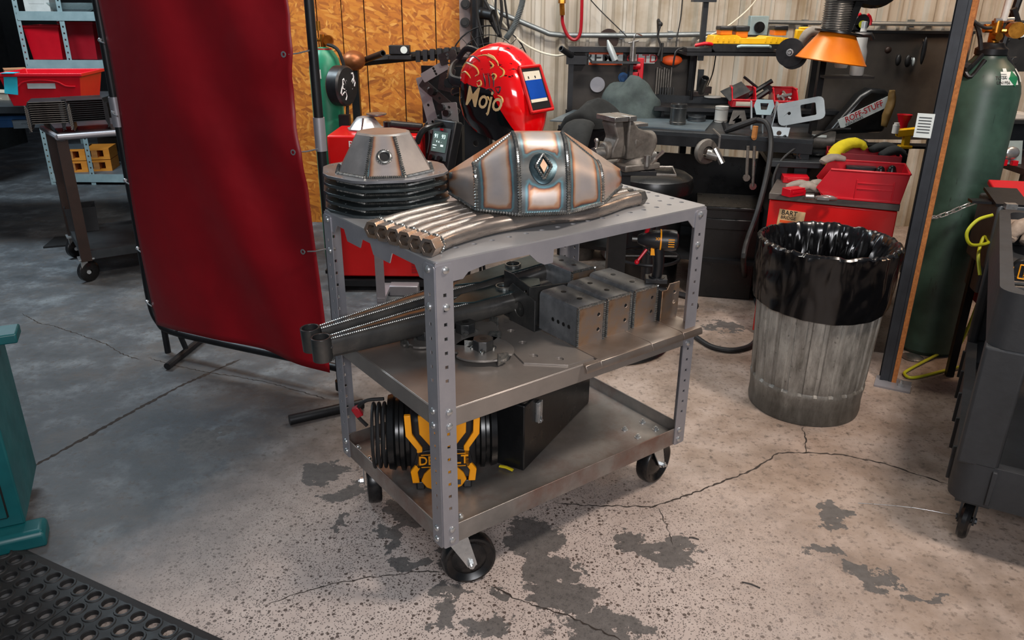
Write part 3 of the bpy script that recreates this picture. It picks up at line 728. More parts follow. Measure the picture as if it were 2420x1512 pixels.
# flat plates with holes, left and right of the boxes
t_ = cart_thing('flat_bracket', 'dark upright plate with one large round hole left of the box brackets', 'bracket', .49, .25, ZM+.004, 0)
m = M(); m.plate([(0, 0), (.125, 0), (.125, .115), (.11, .125), (0, .10)], [circ(.075, .052, .024, 16, ry=.024)], .004, Matrix.Rotation(pi/2, 4, 'Z') @ Matrix.Rotation(pi/2, 4, 'X')); obj('web', m, MT['scale_steel'], t_, bevel=.001)
m = M(); m.box((.018, .06, .002), (.035, .125, .004)); obj('foot', m, MT['scale_steel'], t_)
t_ = cart_thing('tall_bracket', 'dark folded upright plate standing behind the nearest box bracket', 'bracket', .50, .288, ZM+.004, 0)
m = M(); m.plate([(0, 0), (.13, 0), (.13, .150), (.08, .150), (.05, .140), (0, .13)], [circ(.02, .112, .006, 10)], .004, Matrix.Rotation(pi/2, 4, 'Z') @ Matrix.Rotation(pi/2, 4, 'X') @ Matrix.Rotation(0, 4, 'Z')); m.plate([(0, 0), (.19, 0), (.19, .11), (0, .13)], (), .004, TR((0.0, .004, 0), pi/2)); obj('web', m, MT['scale_steel'], t_, bevel=.001)
t_ = cart_thing('end_plate_bracket', 'pale upright plate with two holes at the right end of the box brackets', 'bracket', .858, .088, ZM+.006, 0)
m = M(); m.plate([(0, 0), (.072, 0), (.076, .03), (.076, .118), (.03, .118), (.02, .10), (0, .10)], [circ(.055, .055, .0065, 10), circ(.055, .088, .0065, 10)], .004, Matrix.Rotation(pi/2, 4, 'X')); obj('web', m, MT['end_plate'], t_, bevel=.001)
m = M(); m.box((.002, .05, .05), (.004, .10, .10)); obj('rib', m, MT['scale_steel'], t_)
bp = basic('pale_base_plate', '8b7a6c', 'a99f97', .34, .85, 5)
m = M(); m.plate([(.335, .10), (.425, .018), (.515, .012), (.515, .36), (.40, .36)], [circ(.385, .12, .013, 14), circ(.43, .062, .013, 14), circ(.415, .21, .013, 14), circ(.44, .30, .013, 14)], .004, TR((0, 0, 0)))
b0 = obj('base_plate', m, MT['tray_steel']); b0.location = cw(0, 0, ZM+.0005); b0.rotation_euler = (0, 0, YAW); tag(b0, 'flat dark plate with round holes left of the box brackets', 'plate'); 
for k, (a, b, lab) in enumerate(((.515, .715, 'left'), (.717, .850, 'middle'), (.852, .935, 'right'))):
    t_ = cart_thing('hooked_plate', lab+' pale plate of the three hooked over the front edge of the middle shelf', 'plate', 0, 0, 0, 0, 'hooked plates along the front edge of the middle shelf')
    a0 = a-.075 if k == 0 else a; m = M()
    pr = [(.34, ZM+.002), (-.004, ZM+.002), (-.014, ZM-.002), (-.018, ZM-.010), (-.018, ZM-.018), (-.0215, ZM-.018), (-.0215, ZM-.008), (-.016, ZM+.003), (-.004, ZM+.0065), (.34, ZM+.0065)]
    b1 = min(b, .905) if k == 2 else b
    m.prism(pr, b-a0 if False else b-max(a0, .445), Matrix(((0, 0, 1, max(a0, .445)), (1, 0, 0, 0), (0, 1, 0, 0), (0, 0, 0, 1)))) if k else None
    if k == 0:
        m.prism(pr[:1]+pr[1:9]+pr[9:], b-a, Matrix(((0, 0, 1, a), (1, 0, 0, 0), (0, 1, 0, 0), (0, 0, 0, 1))))
        m.prism(pr[1:9], .055, Matrix(((0, 0, 1, a-.055), (1, 0, 0, 0), (0, 1, 0, 0), (0, 0, 0, 1))))
    obj('plate', m, bp, t_, bevel=.0006)

# --- notched plates with hex hubs
def rotor(u, v, rad, rz, lab, hz=.010):
    t_ = cart_thing('hub_plate', lab, 'car part', u, v, ZM+.002+hz, rz, 'notched steel hub plates on the middle shelf')
    o_ = []
    for k in range(48):
        a = 2*pi*k/48; r_ = rad*(1+.04*sin(3*a))
        if k % 16 in (0, 1): r_ *= 1.12
        if k % 16 in (2, 3): r_ *= .86
        o_.append((r_*cos(a), r_*sin(a)))
    m = M(); m.plate(o_, (), .006); obj('disc', m, basic('disc_steel', '4c4845', '6b6661', .36, .8, 6) if 'disc' not in MT else MT['disc'], t_, bevel=.0008)
    m = M()
    for k in range(3):
        a = 2*pi*(k*16+.5)/48; m.plate([(-.018, -.018), (.018, -.018), (.012, .016), (.0, .022), (-.012, .016)], (), .004, TR((rad*1.06*cos(a), rad*1.06*sin(a), .008), 0, 0, a) @ Matrix.Rotation(-pi/2, 4, 'Y') @ Matrix.Rotation(0, 4, 'X'))
    obj('tab', m, MT['weld'], t_)
    m = M(); m.cyl((0, 0, .006), (0, 0, .036), .030, n=8); hb = obj('hub', m, MT['scale_steel'], t_, bevel=.0015)
    m = M(); m.cyl((0, 0, .036), (0, 0, .0365), .010, n=14); obj('bore', m, MT['ink_black'], hb)
    m = M()
    for k in range(4): m.sph((.03*cos(k*1.57+.4), .03*sin(k*1.57+.4), .008), (.010, .007, .006), 8)
    obj('tack_weld', m, MT['weld'], t_)
    m = M(); m.cyl((0, 0, -hz-.001), (0, 0, 0), .03, n=10); obj('spigot', m, MT['scale_steel'], t_)
MT['disc'] = basic('disc_steel', '6a6663', '8b8680', .34, .5, 6)
p_ = cz(1142, 815, ZM+.03); rotor(p_.x, p_.y, .086, .5, 'front notched disc with a black hub on the middle shelf', .012)
p_ = cz(1100, 775, ZM+.03); rotor(p_.x, p_.y, .105, 2.1, 'rear notched disc with a black hub, partly behind the cart post', .012)
p_ = cz(1000, 800, ZM+.01); rotor(p_.x+.01, p_.y+.01, .070, 1.1, 'notched disc under the tapered arms, left of the cart post', .001)

# --- two tapered control arms
def arm(p, q, lab):
    p, q = V3(p), V3(q); d = q-p; L = d.length
    t_ = cart_thing('control_arm', lab, 'car part', p.x, p.y, p.z, math.atan2(d.y, d.x), 'tapered black steel arms on the middle shelf')
    t_.rotation_euler = (0, -math.asin(d.z/L), YAW+math.atan2(d.y, d.x))
    m = M(); m.cyl((0, 0, -.040), (0, 0, .028), .0275, n=28, hole=.022); obj('bushing', m, MT['scale_steel'], t_, bevel=.001)
    rg = []
    for f, wd, h in ((.03, .030, .030), (.12, .042, .032), (.35, .070, .036), (.6, .098, .036), (.78, .118, .034), (.92, .10, .032), (1., .07, .028)):
        x = L*f; n = 20; rr = []
        for k in range(n):
            a = 2*pi*k/n; e = .6; c_, s_ = cos(a), sin(a)
            rr.append((x, wd/2*math.copysign(abs(c_)**e, c_), -.008+h*math.copysign(abs(s_)**.8, s_)))
        rg.append(rr)
    m = M(); m.loft(rg, True); obj('arm_body', m, MT['arm_steel'], t_, sharp=50)
    m = M(); m.plate([(L*.60, -.045), (L*.92, -.046), (L*.96, .0), (L*.92, .044), (L*.60, .03), (L*.52, -.01)], [circ(L*.78, 0, .022, 14)], .005, TR((0, 0, .027))); obj('gusset', m, basic('blued_gusset', '33464a', '4f5f63', .34, .85, 10), t_, bevel=.001)
    m = M(); m.lathe([(.022, -.006), (.022, .010), (.026, .010), (.027, .0)], 18, TR((L*.78, 0, .030))); obj('pocket_ring', m, MT['weld'], t_)
    m = M(); m.cyl((L*.78, 0, .0275), (L*.78, 0, .0295), .0215, n=14); obj('pocket', m, MT['ink_black'], t_)
    m = M()
    for s in (-1, 1): m.bead([(r_[0][0], s*abs(max(r_, key=lambda z_: z_[1])[1])*.66, -.008+(.93*max(z_[2]+.008 for z_ in r_))) for r_ in rg[:-1]], .0022, .006)
    for s in (-1, 1): m.bead([(.028*cos(a), .028*sin(a)*1, -.02+s*.018) for a in (-.9, -.4, 0, .4, .9)], .003, .005)
    obj('weld_bead', m, MT['weld'], t_)
a1 = cz(756, 778, ZM+.085); a2 = cz(742, 762, ZM+.075)
arm((-.112, .418, ZM+.056), (.66, .400, ZM+.075), 'front tapered arm with an open bushing hanging past the cart edge')
arm((-.110, .492, ZM+.058), (.80, .505, ZM+.105), 'rear tapered arm lying beside the front one')

# --- cordless impact driver
dp = cz(1550, 664, ZM+.130)
drv = cart_thing('impact_driver', 'black and yellow cordless impact driver standing on a box bracket', 'power tool', dp.x, dp.y, ZM+.1295, -YAW-.12); drv.scale = (.9, .9, .88)
m = M(); m.tube([(0, 0, .0), (.002, 0, .02)], .028, 12); m.box((.0, 0, .008), (.075, .055, .016))
m.tube(smooth([(0, 0, .01), (.004, 0, .06), (-.002, 0, .125)], 4), lambda t2: .020+.004*t2, 12, flat=.85); obj('handle', m, MT['black_plastic'], drv, bevel=.002)
m = M(); m.lathe([(.006, -.078), (.014, -.076), (.020, -.066), (.026, -.05), (.033, -.02), (.036, .01), (.036, .04), (.033, .052), (.02, .058), (.001, .058)], 20, TR((.005, 0, .150), 0, pi/2)); body = obj('motor_housing', m, MT['black_plastic'], drv)
m = M(); m.lathe([(.0345, -.004), (.0368, -.003), (.0368, .001), (.0345, .002)], 20, TR((.005, 0, .150), 0, pi/2)); m.box((-.016, 0, .112), (.020, .034, .026)); obj('yellow_shell', m, MT['dewalt_yellow'], drv, label='yellow band and trigger panel')
m = M()
for k in range(4): m.box((.038+k*0, -.0355+k*.0, .138+k*.008), (.020, .003, .003))
obj('vent', m, MT['dewalt_yellow'], drv)
m = M(); m.cyl((-.020, 0, .095), (-.036, 0, .11), .008, n=8); obj('trigger', m, MT['black_plastic'], drv)
m = M(); m.cyl((-.070, 0, .150), (-.09, 0, .150), .008, n=8); obj('chuck', m, MT['scale_steel'], drv)
m = M(); m.cyl((-.040, -.01, .118), (-.068, -.02, .078), .005, n=8); m.sph((-.070, -.021, .074), .009, 10); bt = obj('bit_holder', m, MT['red_plastic'], drv, label='red tipped bit holder')
m = M(); m.cyl((-.045, 0, .17), (-.036, 0, .20), .007, n=8); obj('light_cap', m, MT['red_plastic'], drv)
m = textmesh('XR', .014); xf(m, Matrix.Translation((-.005, -.0325, .162)) @ Matrix.Rotation(pi/2, 4, 'X')); obj('lettering', m, MT['dewalt_yellow'], body)

# --- jobsite radio on the bottom tray
RB = ZB+.0155
p_ = cz(1050, 1152, RB)
rad = cart_thing('jobsite_radio', 'round-ended black and yellow jobsite radio on the bottom tray behind the post', 'radio', p_.x, p_.y, RB, -YAW+.10); rad.scale = (1.12, 1.05, 1.1)
m = M(); m.T = TR((0, .11, .115), 0, pi/2, 0)
m.lathe([(.001, -.135), (.05, -.135), (.055, -.128), (.085, -.128), (.088, -.14), (.10, -.14), (.104, -.125), (.094, -.12), (.094, -.112), (.106, -.108), (.106, -.098), (.095, -.094), (.095, .094), (.106, .098), (.106, .108), (.094, .112), (.094, .12), (.104, .125), (.10, .14), (.088, .14), (.085, .128), (.055, .128), (.05, .135), (.001, .135)], 40)
obj('drum', m, MT['satin_black'], rad)
m = M(); m.box((0, .09, .118), (.17, .19, .20)); obj('case', m, MT['black_plastic'], rad, bevel=.018)
def mir(pts, s): return pts if s > 0 else [(-x, z) for x, z in reversed(pts)]
PF = Matrix(((1, 0, 0, 0), (0, 0, 1, -.012), (0, 1, 0, 0), (0, 0, 0, 1)))
outer = [(.062, .025), (.080, .025), (.084, .060), (.066, .085), (.066, .125), (.092, .165), (.094, .225), (.078, .225), (.076, .17), (.052, .130), (.052, .082), (.066, .058)]
for s in (1, -1): m = M(); m.prism(mir(outer, s), .012, PF); obj('yellow_rail', m, MT['dewalt_yellow'], rad, bevel=.002)
m = M(); m.prism([(-.052, .12), (.052, .12), (.03, .13), (.058, .17), (.06, .222), (-.06, .222), (-.058, .17), (-.03, .13)][2:]+[], .010, PF); obj('upper_panel', m, MT['dewalt_yellow'], rad, bevel=.002)
m = M(); m.prism([(-.045, .010), (-.03, .002), (.03, .002), (.045, .010), (.058, .03), (.050, .05), (.03, .072), (-.03, .072), (-.05, .05), (-.058, .03)], .012, PF); lp = obj('lower_panel', m, MT['dewalt_yellow'], rad, bevel=.002)
m = M(); m.box((.035, -.0135, .024), (.016, .003, .014)); obj('socket', m, MT['grey_plastic'], lp)
m = M(); m.prism([(-.066, .070), (.066, .070), (.074, .085), (.066, .118), (.04, .122), (-.04, .122), (-.066, .118), (-.074, .085)], .016, PF); nb = obj('name_bar', m, MT['black_plastic'], rad, bevel=.002)
m = textmesh('DEWALT', .036, .001, sx=.86); xf(m, Matrix.Translation((0, -.0175, .094)) @ Matrix.Rotation(pi/2, 4, 'X'))
m.box((0, -.0175, .1125), (.112, .002, .0018)); m.box((0, -.0175, .076), (.112, .002, .0018)); obj('lettering', m, MT['dewalt_yellow'], nb)
m = M()
for s in (-1, 1): m.box((s*.06, .02, .012), (.022, .05, .024))
obj('foot', m, MT['black_plastic'], rad, bevel=.003)
m = M()
for k in range(3): m.tube([(-.150-.014*k, .10+.088*cos(a)*.9, .112+.088*sin(a)) for a in [2*pi*i/28 for i in range(28)]], .0042, 8, closed=True)
m.tube(smooth([(-.15, .12, .21), (-.20, .13, .20), (-.225, .14, .16), (-.20, .14, .12)], 6), .005, 8); obj('coiled_cable', m, MT['rubber'], rad)
m = M(); m.box((-.222, .14, .165), (.02, .02, .03), ry=-.5); obj('plug', m, MT['dark_red_plastic'], rad, bevel=.003)

# --- black toolbox
tb = cart_thing('toolbox', 'glossy black metal toolbox with chrome latches on the bottom tray', 'toolbox', .373, .142, RB, R(24.9))
m = M(); m.box((.25, .105, .11), (.50, .21, .22)); obj('body', m, MT['satin_black'], tb, bevel=.004)
m = M(); m.box((.25, .105, .248), (.506, .216, .055)); obj('lid', m, MT['satin_black'], tb, bevel=.012)
for x in (.085, .44):
    m = M(); m.box((x, -.004, .165), (.026, .008, .065)); m.box((x, -.010, .175), (.014, .006, .05)); m.cyl((x-.006, -.011, .135), (x+.006, -.011, .135), .007, n=8)
    for s in (-1, 1): m.cyl((x+s*.010, -.010, .13), (x+s*.010, -.010, .20), .0025, n=6)
    obj('latch', m, MT['zinc'], tb, bevel=.001)
m = M(); m.tube(smooth([(.18, .105, .275), (.19, .105, .30), (.31, .105, .30), (.32, .105, .275)], 5), .006, 8); obj('handle', m, MT['zinc'], tb)
p_ = cw(0, 0, 0); a = atz(1181, 1101, RB+.006); b = atz(1212, 1111, RB+.006)
m = M(); m.tube([a, a.lerp(b, .5)+V3((0, 0, .003)), b], .006, 8, flat=.6); solo('tie_strap', m, MT['glove_yellow'], 'short yellow strap end on the bottom tray beside the toolbox', 'strap')
# ------------------------------------------------------------------ welding curtain on its tubular frame
cl, cr_ = V3((-1.64, 3.3, 0)), V3((-.705, 2.885, 0)); cdv = (cr_-cl).normalized(); cn = V3((cdv.y, -cdv.x, 0)); CLN = (cr_-cl).length
ct = thing('welding_screen', 'tall dark red vinyl welding curtain laced into a black tube frame', 'welding screen', tuple(cl), math.atan2(cdv.y, cdv.x))
def cp(s, z, o=0): return V3((s, -o, z))     # local: x along, -y toward camera
m = M(); ZL = .115
m.tube(smooth([cp(0, 1.95), cp(0, 1.2), cp(0, .5), cp(0, .24), cp(.03, .15), cp(.10, ZL), cp(.4, ZL-.004), cp(.8, ZL), cp(CLN, ZL)], 6), .017, 12)
m.tube([cp(CLN, .02), cp(CLN, 1.95)], .017, 12); m.tube([cp(0, 1.95), cp(CLN, 1.95)], .017, 12); obj('frame', m, MT['black_steel'], ct)
m = M(); m.tube([cp(CLN, 1.00), cp(CLN, 1.12)], .021, 12); m.tube([cp(0, 1.02), cp(0, 1.14)], .022, 12); obj('sleeve', m, MT['mill_steel'], ct)
iv = ct.matrix_basis.copy()
iv = (Matrix.Translation(cl) @ Matrix.Rotation(math.atan2(cdv.y, cdv.x), 4, 'Z')).inverted()
fa, fb = iv @ atz(684, 993, .02), iv @ atz(858, 954, .02)
m = M(); m.tube([(fa.x, fa.y, .021), (fb.x, fb.y, .021)], .02, 12); m.tube([(CLN, 0, .02), (CLN, 0, .06)], .024, 12)
m.tube([cp(.055, .13), (.055, .0, .0)], .014, 10); m.tube([cp(.14, .13), (.15, .02, .03)], .012, 8); m.tube([(.11, .16, .018), (.20, -.14, .018)], .016, 10); obj('foot', m, MT['black_steel'], ct)
NXc, NZc = 46, 60; vs = []
for j in range(NZc+1):
    z = .15+(1.90-.15)*j/NZc
    er = .055 - .03*max(0, 1-z/.9) + (.03*max(0, sin((z-1.0)*9.2)) if 1.0 < z < 1.34 else 0) + .10*max(0, z-1.36)
    zt_ = z
    for i in range(NXc+1):
        f = i/NXc; s = .03+(CLN-er-.03)*f if False else .05+(CLN-.05-er)*f
        o = .03+.03*sin(f*pi)+.018*sin(f*7+z*2.2)*sin(z*3+f*2)+.012*sin(f*16+z*6)*f
        zz = z+((.03*sin(f*3.1)-.05*f) if j < 6 else 0)*(1-j/6)
        for zg in (1.34, 1.0): 
            o += .02*max(0, 1-((f-1)**2*9+(z-zg)**2*60))
        vs.append(cp(s, zz, o))
m = M(); m.add(vs, [(j*(NXc+1)+i, j*(NXc+1)+i+1, (j+1)*(NXc+1)+i+1, (j+1)*(NXc+1)+i) for j in range(NZc) for i in range(NXc)])
cur = obj('curtain', m, MT['curtain'], ct, sharp=180); sd_ = cur.modifiers.new('solid', 'SOLIDIFY'); sd_.thickness = .002
m = M()
for zg in (1.62, 1.34, 1.0, .62, .3):
    m.tube([cp(CLN, zg+.01, .02), cp(CLN-.04, zg, .035), cp(CLN-.075, zg-.004, .04)], .0028, 6); m.lathe([(.006, 0), (.011, .001), (.011, .003), (.006, .003)], 10, TR(cp(CLN-.088, zg-.004, .05), pi/2))
for zg in (1.66, 1.36, 1.08, .8, .5, .25):
    m.tube([cp(0, zg, .022), cp(.02, zg-.006, .03), cp(.045, zg-.01, .036)], .003, 6); m.sph(cp(.004, zg, .02), .009, 6)
obj('tie', m, MT['zinc'], ct)

# ------------------------------------------------------------------ helmet and its stand
HX, HY = -.045, 2.92
hs = thing('helmet_stand', 'black perforated steel upright on thin legs behind the cart', 'stand', (-.145, 3.08, 0), -.15)
m = M(); m.plate([(-.045, .62), (.045, .62), (.045, 1.24), (-.045, 1.24)], [circ(.0, .66+.085*k, .012, 12) for k in range(7)], .005, Matrix.Rotation(pi/2, 4, 'X')); m.box((-.044, .02, .93), (.004, .04, .62)); m.box((0, .03, 1.235), (.09, .08, .005)); obj('upright', m, MT['black_steel'], hs)
for dx, dy in ((-.06, -.04), (.06, -.04), (.0, .10)):
    m = M(); m.cyl((dx*.2, dy*.2+.01, .64), (dx*1.5, dy*1.5, 0), .006, n=8); obj('leg', m, MT['black_steel'], hs)
hm = thing('welding_helmet', 'glossy red and black welding helmet with gold artwork and cream script lettering', 'helmet', (HX, HY, 1.072), R(-36))
SECT = [(.015, -.05, -.112, .142, .082), (.055, .03, -.138, .160, .104), (.105, .09, -.148, .166, .116), (.165, .152, -.147, .156, .118), (.215, .203, -.136, .137, .112), (.258, .245, -.110, .108, .096), (.285, .278, -.075, .070, .070), (.302, .298, -.035, .035, .038), (.308, .306, -.008, .008, .01)]
def interp(t_):
    i = min(int(t_), len(SECT)-2); f = t_-i; return [a*(1-f)+b*f for a, b in zip(SECT[i], SECT[i+1])]
def hring(t_, n=48, e=.62):
    zb, zf, xb, xf_, hw = interp(t_); out = []; cx, a_ = (xb+xf_)/2, (xf_-xb)/2
    for k in range(n):
        a = 2*pi*k/n; x = cx+a_*math.copysign(abs(cos(a))**e, cos(a)); y = hw*math.copysign(abs(sin(a))**e, sin(a))
        out.append((x, y, zf+(zb-zf)*(xf_-x)/(xf_-xb)))
    return out
m = M(); m.loft([hring(i/3) for i in range(3*(len(SECT)-1)+1)], True); sh = obj('shell', m, MT['helmet'], hm, sharp=60)
def hsurf(x, z, off=.0012):   # right-hand side of the shell
    lo, hi = 0., len(SECT)-1.
    for _ in range(22):
        mid = (lo+hi)/2; zb, zf, xb, xf_, hw = interp(mid)
        zz = zf+(zb-zf)*(xf_-x)/(xf_-xb)
        if zz < z: lo = mid
        else: hi = mid
    zb, zf, xb, xf_, hw = interp(lo); cx, a_ = (xb+xf_)/2, (xf_-xb)/2
    u = min(.999, abs((x-cx)/a_)); return V3((x, -hw*(1-u**(2/.62))**(.62/2)-off, z))
m = textmesh('Mojo', .098, .0, shear=.3, sx=.80); xf(m, TR((.004, .122, 0), 0, 0, -.08))
m.v = [hsurf(v.x, v.y, .002) for v in m.v]; obj('lettering', m, MT['cream'], sh, label='cream script word')
m = M()
strokes = [[(-.115, .222), (-.09, .238), (-.06, .235), (-.03, .225), (-.015, .208), (-.03, .198)], [(-.10, .205), (-.08, .21), (-.06, .20), (-.05, .19)], [(-.02, .18), (-.005, .185), (.0, .172), (-.012, .165), (-.02, .175)],
           [(-.04, .262), (-.01, .268), (.02, .262), (.05, .25), (.06, .235)], [(.0, .272), (.03, .262), (.055, .245)], [(.02, .25), (.04, .236), (.03, .226)], [(.065, .232), (.082, .222), (.085, .208), (.074, .2)], [(.04, .205), (.05, .21), (.06, .203), (.052, .19), (.045, .2)],
           [(.07, .14), (.085, .135), (.09, .12), (.08, .112)], [(.02, .122), (.03, .132), (.035, .12)]]
for st_ in strokes:
    Q = smooth([(x, z, 0) for x, z in st_], 6); m.tube([hsurf(p.x, p.y, .0) for p in Q], lambda t2: .0034*(1-.75*abs(2*t2-1))+.0005, 6)
obj('flourish', m, basic('gold_print', 'c79a4e', 'd9b06a', .4), sh, kind='stuff')
m = M()
for st_ in ([(.005, .21), (.015, .185), (.018, .165)], [(.025, .212), (.034, .187), (.036, .165)], [(.043, .215), (.052, .187), (.053, .166)], [(.06, .166), (.08, .168), (.074, .148), (.06, .166)], [(.02, .155), (.04, .16), (.055, .15), (.05, .138)], [(-.13, .22), (-.09, .24), (-.05, .238)], [(-.1, .252), (-.06, .262), (-.02, .25)]):
    Q = smooth([(x, z, 0) for x, z in st_], 5); m.tube([hsurf(p.x, p.y, .0) for p in Q], lambda t2: .0026*(1-.8*abs(2*t2-1))+.0004, 6)
obj('scratch_print', m, MT['ink_black'], sh, kind='stuff')
WT = TR((.149, 0, .158), 0, -R(22), 0)
m = M(); m.T = WT
m.prism([(-.058, -.072), (.058, -.072), (.058, .072), (-.058, .072)], .006, Matrix(((0, 0, 1, -.002), (1, 0, 0, 0), (0, 1, 0, 0), (0, 0, 0, 1)))); wf = obj('visor_bezel', m, MT['black_plastic'], hm, bevel=.002)
m = M(); m.T = WT; m.box((.0045, -.003, -.002), (.003, .098, .066)); obj('lens', m, MT['blue_lens'], wf)
m = M(); m.T = WT; m.box((.0045, -.003, .046), (.003, .098, .030)); m.box((.0045, -.003, -.041), (.003, .098, .011)); obj('lens_band', m, MT['paper'], wf)
m = M(); m.T = WT; m.box((.0065, -.03, .04), (.002, .005, .008)); m.box((.0065, .01, .04), (.002, .005, .008)); obj('slot', m, MT['ink_black'], wf)
m = M(); m.T = WT
for a, b in (((-.066, -.078), (.066, -.078)), ((.066, -.078), (.062, .078)), ((.062, .078), (-.062, .078)), ((-.062, .078), (-.066, -.078))): m.tube([(.003, *a), (.003, *b)], .006, 8)
obj('window_surround', m, MT['red_paint'], hm)
m = M(); m.tube(smooth([(-.10, -.09, .17), (-.165, -.085, .18), (-.20, -.04, .215), (-.205, .02, .235), (-.19, .06, .22), (-.12, .09, .18)], 6), .009, 8, flat=2.0)
m.tube(smooth([(-.11, -.08, .15), (-.18, -.06, .13), (-.19, .0, .12), (-.15, .08, .13)], 6), .007, 8, flat=1.6); m.cyl((-.19, -.055, .17), (-.175, -.085, .165), .019, n=14); m.tube(smooth([(-.205, 0, .235), (-.16, 0, .28), (-.10, 0, .27)], 5), .008, 8, flat=1.5); obj('headgear', m, MT['black_plastic'], hm)

# ------------------------------------------------------------------ red welding machine behind the cart
wx0, wx1, wy = -.97, -.50, 4.12
wd = thing('welding_machine', 'red welding machine with lit screen and black carry handle behind the stacked covers', 'welder', (-.735, wy+.2, 0), .0)
q = lambda x, y, z: (x+.735, y-wy-.2, z)
zt2, zm2 = aty(860, 322, wy).z, aty(860, 396, wy).z
m = M(); m.box(q(-.735, wy+.2, (zt2+zm2)/2), (.49, .36, zt2-zm2)); uc = obj('upper_case', m, MT['red_paint'], wd, bevel=.012)
m = M(); m.box(q(-.74, wy+.2, zm2-.13), (.44, .34, .25)); m.box(q(-.72, wy+.2, .05), (.60, .42, .035)); m.box(q(-.5, wy+.25, .30), (.05, .2, .5)); obj('chassis', m, MT['black_plastic'], wd)
z0, z1 = aty(900, 655, wy).z, aty(900, 520, wy).z
m = M(); m.box(q(-.70, wy+.18, (z0+z1)/2), (.56, .34, z1-z0)); lc = obj('lower_case', m, MT['red_paint'], wd, bevel=.008)
m = M()
for k in range(8):
    for s in (-.535, -.47): m.box(q(s, wy+.008, z0+.03+k*.016), (.05, .006, .006))
obj('vent', m, MT['dark_red_plastic'], lc)
m = M(); m.box(q(-.60, wy-.02, .03), (.16, .12, .06)); obj('rear_block', m, MT['mill_steel'], wd, bevel=.006)
m = M(); a = aty(893, 570, wy-.25); m.box(q(a.x, a.y, .33), (.045, .006, .62)); m.box(q(a.x-.022, a.y+.02, .33), (.004, .04, .62)); m.box(q(a.x, a.y+.12, .045), (.04, .26, .02)); obj('leg', m, MT['mill_steel'], wd)
# front end with control panel, turned toward the room
PT2 = TR(q(-.385, wy+.06, .79), 0, 0, R(-42)) @ TR((0, 0, 0), R(-16))
m = M(); m.T = PT2; m.box((0, .02, 0), (.17, .06, .30)); obj('front_cover', m, MT['black_plastic'], wd, bevel=.01)
m = M(); m.T = PT2; m.box((0, -.014, .02), (.13, .004, .17)); pnl = obj('panel', m, MT['grey_plastic'], wd)
m = M(); m.T = PT2; m.box((0, -.018, .03), (.105, .004, .105)); obj('screen', m, MT['screen'], pnl)
m = textmesh('91   93', .030, .0005); xf(m, PT2 @ TR((0, -.021, .058), pi/2)); m2 = textmesh('V  A   - ', .014, .0005); xf(m2, PT2 @ TR((0, -.021, .03), pi/2)); m.add(m2.v, m2.f)
m.T = PT2; m.box((-.03, -.021, .01), (.03, .001, .004)); m.box((.025, -.021, .012), (.02, .001, .010)); m.box((-.03, -.021, -.003), (.02, .001, .003)); obj('readout', m, MT['screen_text'], pnl)
m = M(); m.T = PT2; m.cyl((-.03, -.014, -.055), (-.03, -.034, -.055), .014, n=14); m.cyl((.03, -.014, -.055), (.03, -.034, -.055), .014, n=14); m.cyl((0, -.014, -.095), (0, -.03, -.095), .018, n=14); obj('knob', m, MT['satin_black'], pnl)
m = M(); m.T = PT2; m.box((0, -.018, .095), (.022, .003, .010)); obj('badge', m, MT['red_plastic'], pnl)
ha = [aty(px, py, wy+dy) for px, py, dy in ((985, 338, .0), (1000, 308, .0), (1030, 296, .05), (1068, 288, .18))]
m = M(); m.tube(smooth([q(*p) for p in ha], 5), .016, 10); m.tube(smooth([q(ha[0].x, ha[0].y+.3, ha[0].z), q(ha[1].x, ha[1].y+.3, ha[1].z), q(ha[2].x, ha[2].y+.25, ha[2].z+.01)], 5), .014, 10); obj('handle', m, MT['satin_black'], wd)
a = aty(848, 343, wy); m = textmesh('POWER', .045, .001); xf(m, Matrix.Translation(V3(q(a.x+.02, wy+.018, a.z))) @ Matrix.Rotation(pi/2, 4, 'X')); obj('lettering', m, MT['ink_white'], uc)
m = M(); a = aty(822, 386, wy); b = aty(1000, 386, wy); m.box(q((a.x+b.x)/2, wy+.018, a.z), (b.x-a.x, .004, .035)); obj('name_strip', m, MT['ink_black'], uc)
# on the machine: small grinder, steel cover with puck
a = aty(960, 300, wy+.12); gtop = zt2
gr = thing('angle_grinder', 'black slim angle grinder lying on the red welding machine', 'power tool', (a.x, wy+.14, gtop+.002), R(-8))
m = M(); m.tube([(-.085, 0, .035), (-.03, 0, .032), (.04, 0, .030), (.085, 0, .028)], lambda t2: .026-.006*t2, 14); obj('body', m, MT['black_plastic'], gr)
m = M(); m.cyl((-.10, 0, .005), (-.10, 0, .055), .028, n=16); m.cyl((-.10, 0, .0), (-.10, 0, .012), .042, n=20); obj('gear_head', m, MT['satin_black'], gr, bevel=.002)
m = M(); m.tube(smooth([(.085, 0, .028), (.12, -.01, .03), (.13, -.03, -.03), (.12, -.05, -.10)], 5), .004, 6); obj('cord', m, MT['rubber'], gr)
m = M(); m.box((.02, .02, .003), (.16, .07, .006)); obj('pad', m, MT['black_plastic'], gr)
a = aty(862, 296, wy+.2)
c_ = thing('small_steel_cover', 'small domed steel cover on the red welding machine, a grey disc on top', 'car part', (a.x, wy+.24, gtop+.002), .3)
m = M(); R8 = lambda r_, z: [(r_*cos(2*pi*(k+.5)/8), r_*sin(2*pi*(k+.5)/8), z) for k in range(8)]
m.loft([R8(.105, 0), R8(.105, .006), R8(.095, .006), R8(.05, .062), R8(.04, .066)]); obj('dome', m, MT['plate_steel'], c_)
m = M(); m.bead([V3(p)*.5+V3(p2)*.5 for p, p2 in [(R8(.095, .006)[5], R8(.095, .006)[5]), (R8(.05, .062)[5],)*2]], .004); obj('weld_bead', m, MT['weld'], c_)
